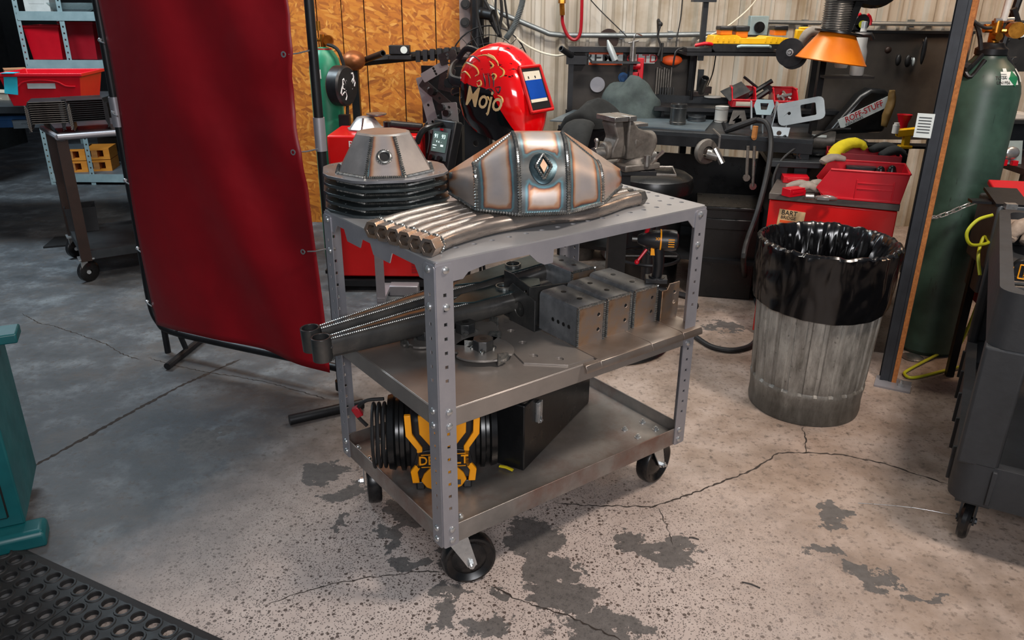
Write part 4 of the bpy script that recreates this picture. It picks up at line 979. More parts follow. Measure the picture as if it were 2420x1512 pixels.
m = M(); m.lathe([(.001, 0), (.03, 0), (.055, .010), (.055, .016), (.001, .02)], 20, TR((a.x+.06, wy+.24, gtop+.07))); solo('puck', m, MT['vise_bare'], 'pale round puck resting on the small steel cover', 'disc')
# ------------------------------------------------------------------ green gas bottle beside the curtain post
a = aty(765, 240, 4.62)
gb = thing('small_gas_bottle', 'bright green gas bottle standing beyond the curtain post', 'gas bottle', (a.x, 4.72, 0))
m = M(); zsh = aty(752, 150, 4.6).z; m.lathe([(.001, 0), (.085, .0), (.09, .02), (.09, zsh-.03), (.08, zsh+.02), (.055, zsh+.06), (.03, zsh+.08), (.001, zsh+.085)], 28); obj('cylinder', m, MT['green_tank'], gb)
m = M(); m.cyl((0, 0, zsh+.08), (0, 0, zsh+.15), .016, n=10); m.cyl((-.05, 0, zsh+.12), (.05, 0, zsh+.12), .010, n=8); m.cyl((.04, -.02, zsh+.12), (.04, -.05, zsh+.12), .028, n=16); m.cyl((-.02, 0, zsh+.17), (-.02, 0, zsh+.22), .012, n=8); obj('valve', m, MT['brass'], gb)
m = M(); m.cyl((0, 0, zsh+.055), (0, 0, zsh+.075), .045, n=18); obj('collar', m, MT['red_plastic'], gb)
m = M(); m.tube(smooth([(.03, -.04, zsh+.10), (.10, -.06, zsh+.06), (.13, -.05, zsh-.1), (.12, -.05, zsh-.3)], 6), .01, 8); obj('hose', m, MT['rubber'], gb)
m = M(); m.box((-.02, -.0905, zsh-.06), (.03, .002, .05)); obj('sticker', m, MT['label_white'], gb)
a = aty(803, 205, 4.5)
sp = thing('wire_reel', 'black round wire reel cover with white scrawled sticker beside the green gas bottle', 'reel', (a.x, 4.55, a.z), .0)
m = M(); m.lathe([(.001, -.05), (.10, -.04), (.11, -.03), (.11, .03), (.10, .04), (.001, .05)], 32, TR((0, 0, 0), pi/2, 0, 1.2)); obj('drum', m, MT['black_plastic'], sp)
TS = TR((0, 0, 0), pi/2, 0, 1.2)
m = M()
rr = random.Random(4)
for k in range(9):
    a0 = rr.uniform(0, 6.28); c0_ = (rr.uniform(-.06, .06), rr.uniform(-.09, .09)); m.tube([TS @ V3((c0_[0]+.03*cos(a0+t2)*rr.uniform(.5, 1), c0_[1]*.7+.03*sin(a0+t2*1.2), .042)) for t2 in (0, .6, 1.2, 1.9, 2.6)], .005, 5)
obj('scrawl', m, MT['ink_white'], sp)
m = M(); m.box((0, .02, -a.z/2-.08), (.06, .05, a.z-.16)); m.box((0, .02, -a.z+.01), (.3, .3, .02)); obj('support', m, MT['black_steel'], sp)

# ------------------------------------------------------------------ dark beam in front of the strand board, with tools
a, b = aty(830, 148, 5.3), aty(1088, 122, 5.3)
bm2 = thing('tool_beam', 'long black steel beam in front of the strand board', 'beam', (0, 0, 0))
m = M(); m.tube([a+V3((0, .0, 0)), b], .028, 4); 
for f in (.02, .98): p = a.lerp(b, f); m.box((p.x, p.y+.02, p.z/2), (.05, .05, p.z))
obj('bar', m, MT['black_steel'], bm2)
m = M(); c0_ = aty(880, 138, 5.25); c1_ = aty(905, 130, 5.15); m.cyl(aty(862, 142, 5.25), aty(905, 126, 5.05), .02, n=12, hole=.014); solo('pipe_stub', m, MT['black_steel'], 'short open black pipe stub on the beam by the copper ball', 'pipe')
m = M(); p = aty(836, 143, 5.2); m.sph(p, (.075, .07, .062), 18); m.cyl(p, aty(862, 140, 5.22), .035, .02, n=14); solo('copper_ball', m, MT['copper'], 'brown copper ball float at the left end of the beam', 'ball')
p = aty(943, 118, 5.2)
ml = thing('magnet_block', 'black block with a round white sticker on the beam', 'magnet', (p.x, 5.24, p.z))
m = M(); m.box((0, 0, 0), (.13, .07, .055)); m.box((0, .0, -.045), (.15, .06, .03)); obj('block', m, MT['black_plastic'], ml, bevel=.004)
m = M(); m.cyl((.03, -.036, 0), (.03, -.038, 0), .022, n=16); obj('sticker', m, MT['label_white'], ml)
m = M()
for k in range(6): p = a.lerp(b, .62+k*.065); m.box((p.x, p.y-.03, p.z), (.028, .05, .07))
obj('clamp_pad', m, MT['black_plastic'], bm2)
# welding fixture of brackets on a black column
p = aty(1040, 300, 4.2)
fx = thing('fixture_rack', 'dark stand of grey perforated brackets left of the red helmet', 'fixture', (p.x, 4.35, 0), -.25)
zA, zB = aty(1000, 300, 4.3).z, aty(1000, 160, 4.3).z
m = M(); m.box((0, .06, zA/2), (.22, .12, zA)); m.box((-.02, .08, (zA+zB)/2), (.24, .02, zB-zA)); obj('column', m, MT['black_steel'], fx)
for k, (dx, dz, ry, w_, h_) in enumerate(((-.07, .06, .25, .06, .30), (.0, .10, .9, .05, .26), (.06, .02, .1, .09, .12), (.05, .20, -.2, .08, .12), (-.01, .24, .5, .16, .05), (.07, .31, .3, .10, .06))):
    m = M(); m.plate(rrect(-w_/2, -h_/2, w_/2, h_/2, .008), [circ(0, yy, .008, 8) for yy in (-h_*.3, 0, h_*.3)], .006, TR((dx, -.02-.012*k, zA+.05+dz), pi/2) @ Matrix.Rotation(ry, 4, 'Z')); obj('bracket', m, MT['plate_steel'] if k % 2 == 0 else MT['scale_steel'], fx)
m = M()
for dx, dz in ((.02, .10), (.05, .07), (-.03, .18)): m.cyl((dx, -.03, zA+dz), (dx, -.09, zA+dz+.01), .018, n=10)
obj('clamp', m, MT['satin_black'], fx)
# round fan / hose coil against the column
p = aty(1185, 140, 5.35)
fn = thing('floor_fan', 'round black wire-guard fan behind the top of the red helmet', 'fan', (p.x-.08, 5.35, p.z-.05))
m = M()
for r_ in (.255, .20, .15, .10, .05): m.tube([(r_*cos(a), -.04*(1-r_/.26), r_*sin(a)) for a in [2*pi*k/32 for k in range(32)]], .005 if r_ > .25 else .003, 5, closed=True)
for k in range(24): a = 2*pi*k/24; m.tube([(.05*cos(a), -.035, .05*sin(a)), (.255*cos(a), 0, .255*sin(a))], .0022, 4)
obj('guard', m, MT['black_steel'], fn)
m = M(); m.cyl((0, -.02, 0), (0, .08, 0), .06, n=18)
for k in range(4): m.add([(0, .01, 0), (.19*cos(k*1.57), .0, .19*sin(k*1.57)), (.2*cos(k*1.57+.8), .04, .2*sin(k*1.57+.8))], [(0, 1, 2)])
obj('blades', m, MT['satin_black'], fn)
m = M(); m.cyl((0, .05, -.25), (0, .05, -p.z+.06), .02, n=10); m.cyl((0, .05, -p.z+.04), (0, .05, -p.z+.06), .18, n=24); obj('stand', m, MT['black_steel'], fn)

# ------------------------------------------------------------------ left: dark cart with stacked brackets
LC = V3((-2.43, 4.24, 0)); la = .60
lc = thing('brown_cart', 'low rusty brown and black steel cart beyond the red curtain', 'cart', tuple(LC), la)
LW, LD, LH = .95, .58, .84
m = M()
for x, y in ((0, 0), (LW, 0), (0, LD), (LW, LD)):
    m = M(); m.box((x, y, (LH+.13)/2), (.055, .055, LH-.13)); obj('leg', m, MT['brown_steel'], lc)
m = M(); m.box((LW/2, LD/2, .165), (LW, LD, .012)); m.box((LW/2, 0, .16), (LW, .03, .05)); m.box((0, LD/2, .16), (.03, LD, .05)); m.box((LW/2, LD, .16), (LW, .03, .05)); obj('lower_shelf', m, MT['bench_steel'], lc)
m = M(); m.box((LW/2, LD/2, LH-.02), (LW, LD, .03)); obj('top_shelf', m, MT['bench_steel'], lc)
m = M(); m.tube([(-.02, -.05, LH-.01), (LW, -.05, LH-.01)], .016, 12); m.tube([(.02, 0, LH-.03), (-.02, -.05, LH-.01)], .016, 8); m.tube([(-.06, LD*.5, LH), (-.02, -.05, LH-.01)], .014, 8); obj('push_handle', m, MT['mill_steel'], lc)
for x, y in ((.0, .02), (LW, .02), (0, LD-.02), (LW, LD-.02)):
    m = M(); m.lathe([(.01, -.02), (.05, -.02), (.062, -.012), (.062, .012), (.05, .02), (.01, .02), (.01, -.02)], 24, TR((x, y, .062), pi/2, 0, .5)); wh = obj('wheel', m, MT['wheel_black'], lc)
    m = M(); m.box((x-.015, y-.025, .105), (.04, .006, .07), rz=.5); m.box((x, y, .14), (.08, .08, .008)); m.cyl((x, y-.03, .062), (x, y+.03, .062), .012, n=8); obj('fork', m, MT['zinc'], wh)
ORD = ['lowest', 'second from the bottom', 'third from the bottom', 'fourth from the bottom', 'fifth from the bottom', 'sixth from the bottom', 'seventh from the bottom', 'eighth from the bottom', 'third from the top', 'second from the top', 'topmost']
def bstack(px, py, n, rz, lab, w_, d_, zz, tilt=0, em='zinc'):
    g = atz(px, py, zz); base_me = None
    for k in range(n):
        x = thing('stamped_bracket', (ORD[k] if k < n-1 else 'topmost')+' '+lab, 'bracket', (g.x-.004*k*tilt, g.y, zz+.011*k), rz, 'stacked black brackets on the brown cart')
        if base_me is None:
            m = M(); pr = [(-w_/2, 0), (-w_/2+.02, .05), (w_/2-.02, .05), (w_/2, 0), (w_/2-.004, 0), (w_/2-.024, .046), (-w_/2+.024, .046), (-w_/2+.004, 0)]
            m.prism(pr, d_, Matrix.Translation((0, d_/2, 0)) @ Matrix.Rotation(pi/2, 4, 'X')); b = obj('channel', m, MT['black_steel'], x); base_me = b.data
            m = M()
            for s in (-1, 1): m.box((s*(w_/2-.01), -d_/2-.0012, .02), (.006, .002, .03), ry=s*.38)
            m.box((0, -d_/2-.0012, .048), (w_-.05, .002, .003)); b2 = obj('bright_edge', m, MT[em], x); me2 = b2.data
        else:
            for nm_, dd in (('channel', base_me), ('bright_edge', me2)): b = bpy.data.objects.new(nm_, dd); COL.objects.link(b); b.parent = x
bstack(128, 306, 11, .42, 'black bracket of the left stack on the brown cart', .22, .2, LH+.0, 0, 'vise_grey')
bstack(205, 300, 11, .52, 'black bracket of the darker right stack on the brown cart', .24, .22, LH+.0, 0, 'black_steel')
p = atz(192, 545, .175)
bt_ = thing('small_black_bin', 'small open black bin on the lower shelf of the brown cart', 'bin', (p.x, p.y+.04, .172), .5)
m = M(); m.box((0, 0, .002), (.16, .12, .004)); m.box((-.08, 0, .08), (.005, .12, .16), ry=-.06); m.box((.08, 0, .08), (.005, .12, .16), ry=.06); m.box((0, .06, .08), (.165, .005, .16)); m.box((0, -.06, .075), (.165, .005, .15)); obj('tub', m, MT['black_plastic'], bt_)
pr_ = atz(300, 600, .172)
for k in range(7):
    m = M(); pts = [(-.10, 0), (-.085, .055), (.07, .055), (.10, .02), (.10, .0), (.06, .04), (-.07, .04), (-.09, 0)]
    m.prism(pts, .26, TR((0, .13, 0), pi/2)); solo('nested_channel', m, MT['black_steel'], ORD[k if k < 6 else 10]+' black folded channel of the ragged pile beside the curtain', 'bracket', 'ragged pile of black channels on the lower shelf', (pr_.x+.20+random.uniform(-.02, .02), pr_.y+.28, .172+.048*k), .42+random.uniform(-.12, .12))
p = atz(160, 572, 0)
m = M(); m.prism([(-.12, -.12), (.12, -.1), (.14, .12), (-.1, .12)], .012); solo('floor_mat', m, MT['rubber'], 'small black rubber mat under the brown cart', 'mat', None, (p.x, p.y, 0), .3)
# red tote with blue tape on the bench behind the cart
def tote(name, lab, loc, rz, w_, d_, h_, mat, tape=False, slot=True, parent_rest=None):
    r = thing(name, lab, 'bin', loc, rz); k = .84
    rg = lambda s, z, i=0: [(a*(w_/2*s-i), b*(d_/2*s-i), z) for a, b in ((-1, -1), (1, -1), (1, 1), (-1, 1))]
    m = M(); m.loft([rg(k, 0), rg(.985, h_-.02), rg(1.0, h_-.02), rg(1.06, h_-.018), rg(1.06, h_), rg(1.0, h_), rg(1, h_, .006), rg(k, .006, .006)], True); obj('body', m, mat, r, bevel=.004)
    if slot:
        m = M(); m.box((0, -d_*.486, h_*.62), (w_*.34, .006, h_*.16), rx=-.10); obj('hand_slot', m, MT['light_grey_metal'], r)
        m = M(); m.tube(smooth([(-w_*.42, -d_*.49, h_*.64), (-w_*.3, -d_*.49, h_*.60), (-w_*.2, -d_*.5, h_*.75), (0, -d_*.5, h_*.80), (w_*.2, -d_*.5, h_*.75), (w_*.3, -d_*.49, h_*.62), (w_*.42, -d_*.49, h_*.6)], 4), .006, 6); obj('rib', m, mat, r)
    if tape:
        m = M(); m.box((-w_*.36, -d_*.5-.003, h_*.68), (w_*.16, .004, h_*.6), rx=-.1, ry=.12); m.box((-w_*.36, -d_*.45, h_+.002), (w_*.16, .08, .003)); obj('tape', m, MT['teal_tape'], r, label='turquoise tape over the rim')
    return r
tote('red_tote', 'red tote with turquoise tape on the rim, standing behind the black brackets', tuple(aty(137, 243, 5.0)), .12, .46, .36, .19, MT['red_plastic'], True)
a, b = aty(20, 300, 5.3), aty(-60, 300, 5.3)
lb = thing('side_bench', 'dark steel bench with clutter at the far left edge', 'workbench', (-3.47, 5.25, 0), .1)
zt3 = aty(137, 246, 5.0).z
m = M(); m.box((-.05, .1, zt3-.03), (1.5, .9, .04)); obj('worktop', m, MT['bench_steel'], lb)
m = M(); m.box((-.40, -.34, zt3-.08), (.8, .02, .05)); obj('front_edge', m, MT['wood'], lb)
for x in (-.75, -.25):
    m = M(); m.box((x, -.3, zt3/2-.03), (.06, .06, zt3-.06)); obj('leg', m, MT['black_steel'], lb)
for k, (px, py, w_, h_, mt, lab) in enumerate(((12, 235, .20, .10, 'tan_cable', 'tan plastic case on the far left bench'), (50, 232, .10, .09, 'vise_grey', 'lumpy grey casting on the far left bench'), (30, 285, .22, .07, 'blue_plastic', 'blue case low at the far left edge of the photo'), (75, 290, .20, .05, 'bench_plate', 'dull grey flat box beside the blue case'), (38, 178, .14, .09, 'cardboard', 'small brown cardboard box beside the shelf upright'))):
    p = aty(px, py, 5.35 if k < 4 else 6.0); m = M(); m.box((0, 0, h_/2), (w_, .15, h_)); m.box((0, -.076, h_*.6), (w_*.5, .004, h_*.15)); m.box((0, 0, h_+.002), (w_*1.03, .155, .006))
    o = solo('box' if k in (0, 2, 3, 4) else 'casting', m, MT[mt], lab, 'box' if k != 1 else 'casting', None, (p.x, p.y, p.z-h_/2), .2*k-.2, bevel=.006)
# galvanised shelving with bins and pallets
SX, SY = -3.68, 6.78
sv = thing('steel_shelving', 'pale blue-grey boltless shelving unit at the far left', 'shelving', (SX, SY, 0), 0)
SXL = aty(55, 100, SY).x-SX
zs = [aty(200, 418, SY).z, aty(150, 152, SY).z, aty(150, 38, SY).z]; zs[0] = .06
for x in (SXL, .0, 1.0):
    for y in ((0,) if x != SXL else (0,)):
        m = M(); hs_ = [sq(.02, .05+k*.05, .007) for k in range(34)]
        m.plate([(0, 0), (.04, 0), (.04, 1.75), (0, 1.75)], hs_, .003, Matrix.Rotation(pi/2, 4, 'X')); m.box((.001, .02, .875), (.003, .04, 1.75)); o = obj('upright', m, MT['galv_blue'], sv); o.location = (x-.02, y, 0)
for x in (SXL, 0, 1.0): m = M(); m.box((x, .62, .875), (.04, .04, 1.75)); obj('upright', m, MT['galv_blue'], sv)
for z in zs:
    m = M(); m.box((SXL/2, -.005, z), (-SXL, .006, .07)); m.box((.5, -.005, z), (1.0, .006, .07)); obj('beam', m, MT['galv_blue'], sv)
    m = M(); m.box(((SXL+1)/2, .31, z+.02), (1.0-SXL, .6, .015)); obj('shelf', m, basic('shelf_grey', '55595c', '686c6f', .5) if 'shg' not in MT else MT['shg'], sv)
p = aty(120, 140, 6.9); tote('red_shelf_bin', 'tapered red bin on the middle level of the pale shelving', (p.x-.02, 7.0, zs[1]+.03), .1, .28, .3, .27, MT['red_plastic'], slot=False)
p = aty(193, 140, 6.95); tote('red_crate', 'darker red crate beside the tapered bin, partly behind the shelving upright', (p.x+.03, 7.05, zs[1]+.03), .0, .28, .3, .30, MT['dark_red_plastic'], slot=False)
m = M(); p = aty(95, 25, 6.9); m.box((0, 0, .09), (.2, .2, .18)); m.box((0, -.1, .1), (.12, .004, .08)); solo('pale_box', m, MT['white_plastic'], 'pale box on the top level of the shelving', 'box', None, (p.x, 6.95, zs[2]+.03), .1, bevel=.01)
m = M(); m.lathe([(.12, 0), (.17, .03), (.2, .07), (.195, .07), (.165, .035), (.11, .01)], 20); p = aty(150, 15, 6.9); solo('wrapped_bundle', m, MT['clear_film'], 'clear plastic wrapped bundle on the top shelf by the curtain', 'bundle', None, (p.x+.02, 7.0, zs[2]+.03))
for k in range(4):
    c0_ = [(150, 402), (150, 380), (218, 388), (222, 366)][k]; zz = [.085, .19, .085, .19][k]; p = atz(c0_[0]+12, 404, .1)
    x0_ = aty(172, 380, 6.95).x if k < 2 else aty(235, 380, 7.05).x
    r = thing('wooden_pallet', ['lower left orange wooden pallet block on the bottom shelf', 'upper left orange wooden pallet block with a grey lid', 'lower right orange wooden pallet block', 'upper right orange wooden pallet block'][k], 'pallet', (x0_, 7.0+.06*(k > 1), zz), .2)
    m = M(); m.box((0, 0, .09), (.25, .25, .018)); m.box((0, 0, .009), (.25, .25, .018)); obj('deck_board', m, MT['orange_wood'], r)
    for x in (-.10, 0, .10): m = M(); m.box((x, 0, .05), (.05, .25, .064)); obj('block', m, MT['orange_wood'] if x else MT['wood'], r)
    if k == 1: m = M(); m.box((0, 0, .105), (.24, .24, .008)); obj('lid', m, MT['grey_plastic'], r)
m = M(); m.box((-4.75, 6.9, 1.4), (.7, .5, 2.2)); m.box((-4.39, 6.62, 1.4), (.02, .02, 2.2)); o = solo('tall_cabinet', m, MT['satin_black'], 'tall black cabinet in the far left corner of the photo', 'cabinet', bevel=.01)
m = M(); p = atz(300, 380, 0); m.box((p.x-.1, p.y+.8, .25), (.9, .5, .5)); m.box((p.x-.1, p.y+.54, .3), (.8, .01, .3)); solo('far_bin', m, basic('shade_brown', '2a1d14', '3a2a1c', .7), 'dim brown box far behind, under the pale shelving', 'box', bevel=.01)
# ------------------------------------------------------------------ trash can with liner
TCX, TCY = 1.195, 2.845
tc = thing('trash_can', 'dented galvanised trash can beside the red cabinet', 'trash can', (TCX, TCY, 0))
rb = lambda z: .212+(.243-.212)*z/.68
def flute(k, j, z):
    if z < .13 or z > .62: return 1
    ph = (k*24) % 1; return 1-.024*(1 if .1 < ph < .42 else 0)+.002*sin(k*50)
prof = [(.001, .012), (.20, .012), (.205, 0), (.213, .003), (.216, .02), (.214, .06), (.2165, .10), (.2195, .115), (.2195, .125), (.216, .135)]
prof += [(rb(z), z) for z in (.16, .22, .3, .38, .45, .52, .58, .62, .66)]+[(.247, .672), (.25, .68), (.247, .688), (.240, .68)]
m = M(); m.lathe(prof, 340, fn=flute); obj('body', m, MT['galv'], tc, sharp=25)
g = V3((-.02, -.2345, .47)); m = M()
m.add([(x*.001-.02, -rb(.47+y*.001)-.0015+abs(x*.001)*.06, .47+y*.001) for x, y in ((-24, 12), (-12, 34), (-2, 44), (4, 26), (16, 40), (10, 6), (-2, -24), (-14, -30), (-22, -12))], [tuple(range(9))])
m.add([(x*.001+.03, -rb(.46+y*.001)+.001, .46+y*.001) for x, y in ((-7, -18), (8, 8), (10, 18), (2, 10))], [(0, 1, 2, 3)]); obj('torn_hole', m, MT['ink_black'], tc, kind='structure') if False else obj('torn_hole', m, MT['ink_black'], tc)
def liner():
    rings = []; n = 220; rr = random.Random(3); ph = [rr.uniform(0, 6.28) for _ in range(12)]
    def hem(a): return .475+.045*sin(a)+.03*cos(a+.6)+.012*sin(2*a+.5)
    def rn(a, z, amp): return amp*(noise.noise(V3((cos(a)*5, sin(a)*5, z*6)))+.7*noise.noise(V3((cos(a)*14, sin(a)*14, z*5+4)))+.4*noise.noise(V3((cos(a)*34, sin(a)*34, z*9))))
    levels = [('o', f) for f in [i/14 for i in range(15)]]+[('r', f) for f in (0, .33, .66, 1)]+[('i', f) for f in [i/12 for i in range(1, 13)]]
    for kind, f in levels:
        ring_ = []
        for k in range(n):
            a = 2*pi*k/n
            if kind == 'o': z = hem(a)+(.682-hem(a))*f; r_ = rb(z)+.012+.004*(1-f)+abs(noise.noise(V3((cos(a)*4, sin(a)*4, z*9))))*.012+(abs(noise.noise(V3((cos(a)*16, sin(a)*16, z*22))))*.006)*f
            elif kind == 'r': z = .686+.008*sin(f*pi)+rn(a, 1, .008); r_ = .258-.022*f
            else: z = .684-.30*f; r_ = .234-.05*f-abs(rn(a, z*1.3, .055))*(.25+f)
            ring_.append((r_*cos(a), r_*sin(a), z))
        rings.append(ring_)
    m = M(); m.loft(rings, False); b = len(m.v)-n; m.add([(0, 0, .37)], []); c_ = len(m.v)-1
    m.f += [(b+k, b+(k+1) % n, c_) for k in range(n)]; return m
ln = solo('bin_liner', liner(), MT['bag_gloss'], 'glossy black plastic bag folded over the trash can rim', 'bin liner', None, (TCX, TCY, 0), sharp=38)

# ------------------------------------------------------------------ red cabinet
RC = V3((1.19, 3.56, 0)); ra = R(-23); CH = .706
rc = thing('red_cabinet', 'red steel tool cabinet with a worn grey top behind the trash can', 'cabinet', tuple(RC), ra)
m = M(); m.box((.27, .36, CH/2-.01), (.54, .72, CH-.05)); obj('body', m, MT['red_paint'], rc, bevel=.004)
m = M(); m.box((.27, .36, CH-.015), (.55, .74, .03)); obj('worktop', m, basic('worn_top', '45413e', '6b625b', .5, .3, 5), rc, bevel=.003)
m = M(); m.box((.27, -.002, CH-.06), (.53, .004, .05)); obj('band', m, basic('band', '3c3a3b', '4a4848', .5, .3), rc) if False else None
m = M(); m.box((.105, -.0025, CH-.145), (.115, .003, .082), ry=.06); m.v = [v+V3((0, 0, .03)) for v in m.v]; stk = obj('sticker', m, MT['cream'], rc)
def rtext(s, size, x, z, mat, sx=1., rot=0.06, y=-.005, par=None, T0=None):
    m = textmesh(s, size, .0004, sx=sx); xf(m, Matrix.Translation((x, y, z)) @ Matrix.Rotation(rot, 4, 'Y') @ Matrix.Rotation(pi/2, 4, 'X')); return obj('lettering', m, mat, par)
rtext('BART', .032, .095, CH-.088, MT['ink_black'], .9, par=stk); rtext('BRIDGE', .020, .093, CH-.110, MT['ink_black'], 1.0, par=stk)
m = M(); m.box((.10, -.0045, CH-.130), (.085, .001, .012), ry=.06); obj('orange_flash', m, MT['ink_orange'], stk)
# the big red bin on the cabinet
def stack_bin(name, lab, loc, rz, w_, d_, h_, mat, fr=.55, label_=True, lt=None):
    """open-front parts bin; front faces -y"""
    r = thing(name, lab, 'bin', loc, rz); t2 = .004; m = M()
    m.box((0, 0, t2/2), (w_, d_, t2)); m.box((0, d_/2, h_/2), (w_, t2, h_))
    side = [(-d_/2, 0), (d_/2, 0), (d_/2, h_), (-d_*.15, h_), (-d_/2-.02, h_*fr), (-d_/2-.02, h_*fr*.8)]
    for s in (-1, 1): m.prism(side, t2, Matrix(((0, 0, 1, s*w_/2-t2/2), (1, 0, 0, 0), (0, 1, 0, 0), (0, 0, 0, 1))))
    m.box((0, -d_/2, h_*fr*.5), (w_, t2, h_*fr)); m.tube([(-w_/2, -d_/2-.018, h_*fr), (w_/2, -d_/2-.018, h_*fr)], .006, 6); m.tube([(-w_/2, -d_*.15, h_), (-w_/2, d_/2, h_), (w_/2, d_/2, h_), (w_/2, -d_*.15, h_)], .006, 6)
    obj('body', m, mat, r, bevel=.001)
    if label_: m = M(); m.box((0, -d_/2-.004, h_*fr*.45), (w_*.66, .002, h_*fr*.6)); obj('label_card', m, MT['paper'], r)
    return r
bb = thing('red_parts_bin', 'large bright red parts bin lying along the red cabinet top', 'bin', (1.575, 3.52, CH+.001), R(-20))
m = M(); bw, bd, bh = .33, .25, .13
side = [(-bw/2+.03, 0), (bw/2, 0), (bw/2+.02, bh), (-bw/2+.03, bh), (-bw/2-.02, bh*.35)]
for y in (-bd/2, bd/2): m.prism(side, .004, TR((0, y, 0), pi/2))
m.box((0, 0, .002), (bw-.03, bd, .004)); m.box((bw/2+.01, 0, bh/2), (.004, bd, bh), ry=.15); m.box((-bw/2+.002, 0, bh*.17), (.004, bd, bh*.4), ry=-.6)
m.tube([(-bw/2+.03, -bd/2-.003, bh), (bw/2+.02, -bd/2-.003, bh)], .006, 6); m.tube([(-bw/2+.03, bd/2, bh), (bw/2+.02, bd/2, bh), (bw/2+.02, -bd/2, bh)], .006, 6)
m.box((0, -bd/2-.006, .006), (bw, .012, .008)); m.box((.055, -bd/2-.006, .08), (.15, .006, .005)); m.box((.055, -bd/2-.006, .055), (.15, .006, .005)); m.box((-.02, -bd/2-.006, .05), (.005, .006, .09)); m.box((.13, -bd/2-.006, .05), (.005, .006, .09))
obj('body', m, MT['red_plastic'], bb, bevel=.001)
b2 = thing('rear_red_bin', 'second red bin behind the large one on the cabinet', 'bin', (1.69, 3.80, CH+.001), R(-18))
m = M(); m.box((0, 0, .002), (.32, .2, .004))
for y in (-.1, .1): m.box((0, y, .075), (.32, .004, .15))
for x in (-.16, .16): m.box((x, 0, .075), (.004, .2, .15))
obj('body', m, MT['dark_red_plastic'], b2, bevel=.001)
def blob(name, lab, cat, loc, pts, r, mat, fl=.6, group=None, rz=0):
    m = M()
    for p_ in pts:
        Q = smooth(p_, 5); m.tube(Q, lambda t2: r*(.75+.45*sin(t2*pi)), 10, flat=fl)
    for i, v in enumerate(m.v): nn = noise.noise(v*45)*.006; m.v[i] = v+V3((nn, nn, abs(nn)))
    return solo(name, m, mat, lab, cat, group, loc, rz, sharp=80)
blob('yellow_glove', 'bright yellow glove draped over the rear red bin', 'glove', (1.60, 3.80, CH+.15), [[(-.10, -.09, -.05), (-.06, -.04, .0), (-.0, .0, .03), (.07, .01, .035), (.10, .0, .01)], [(-.09, -.06, -.03), (-.02, .0, .01), (.04, .03, .02)]], .030, MT['glove_yellow'])
blob('work_glove', 'crumpled grey work glove left of the large red bin', 'glove', (1.335, 3.545, CH+.022), [[(-.07, .03, 0), (-.02, .01, .018), (.03, -.01, .012)], [(-.03, -.03, 0), (.01, -.02, .02), (.05, -.04, .0)], [(.02, .02, .01), (.06, .0, .025), (.09, .01, .01)]], .026, MT['glove_grey'])
blob('folded_glove', 'grey glove folded on the front rim of the large red bin', 'glove', (1.47, 3.60, CH+.142), [[(-.05, .0, -.01), (.0, .02, .008), (.06, .01, .004)]], .024, MT['glove_grey'])
m = M(); m.box((0, 0, .018), (.10, .05, .036)); m.box((0, -.026, .02), (.07, .003, .012)); solo('red_spool_box', m, MT['red_plastic'], 'small red box at the front left of the cabinet top', 'box', None, (1.275, 3.50, CH+.001), .5, bevel=.004)
m = M(); m.box((0, 0, .015), (.12, .09, .03)); m.box((.0, -.046, .016), (.08, .003, .012)); solo('red_case', m, MT['red_plastic'], 'flat red case behind the crumpled grey glove', 'case', None, (1.38, 3.80, CH+.001), -.2, bevel=.004)
m = M(); m.tube(smooth([(0, 0, .008), (.03, -.01, .014), (.07, 0, .008), (.085, .02, .006), (.05, .03, .012), (.0, .02, .006)], 5), .007, 8); m.cyl((-.01, 0, .012), (-.045, -.004, .012), .014, n=12); m.box((.03, .0, .01), (.05, .04, .012)); solo('hose_clamp', m, MT['vise_bare'], 'shiny coiled fitting at the front edge of the cabinet top', 'fitting', None, (1.345, 3.415, CH+.002), -.3)
for k, (dx, dy, lab) in enumerate(((.07, -.02, 'black bottle lid knob nearer the middle of the large red bin'), (.13, -.0, 'black knob at the right end of the large red bin'))):
    m = M(); m.lathe([(.001, .115), (.018, .115), (.022, .10), (.022, .0), (.001, 0)], 14); m.sph((0, 0, .115), .018, 10); solo('ball_stud', m, MT['satin_black'], lab, 'knob', None, (1.575+dx, 3.52+dy-.01, CH+.006))
m = M(); m.box((0, 0, .10), (.13, .05, .02)); m.box((-.04, 0, .05), (.015, .04, .10)); m.box((.04, 0, .05), (.015, .04, .10)); solo('black_clip', m, MT['black_plastic'], 'flat black tool between the two knobs in the large red bin', 'tool', None, (1.605, 3.60, CH+.006), -.3, bevel=.003)
blob('dark_rag', 'dark grey rag over the rear red bin by the partition', 'rag', (1.80, 3.78, CH+.16), [[(-.08, 0, .0), (0, .02, .012), (.08, 0, -.02)], [(-.05, -.04, -.02), (.02, -.03, .005), (.07, -.04, -.03)]], .03, MT['black_cloth'])

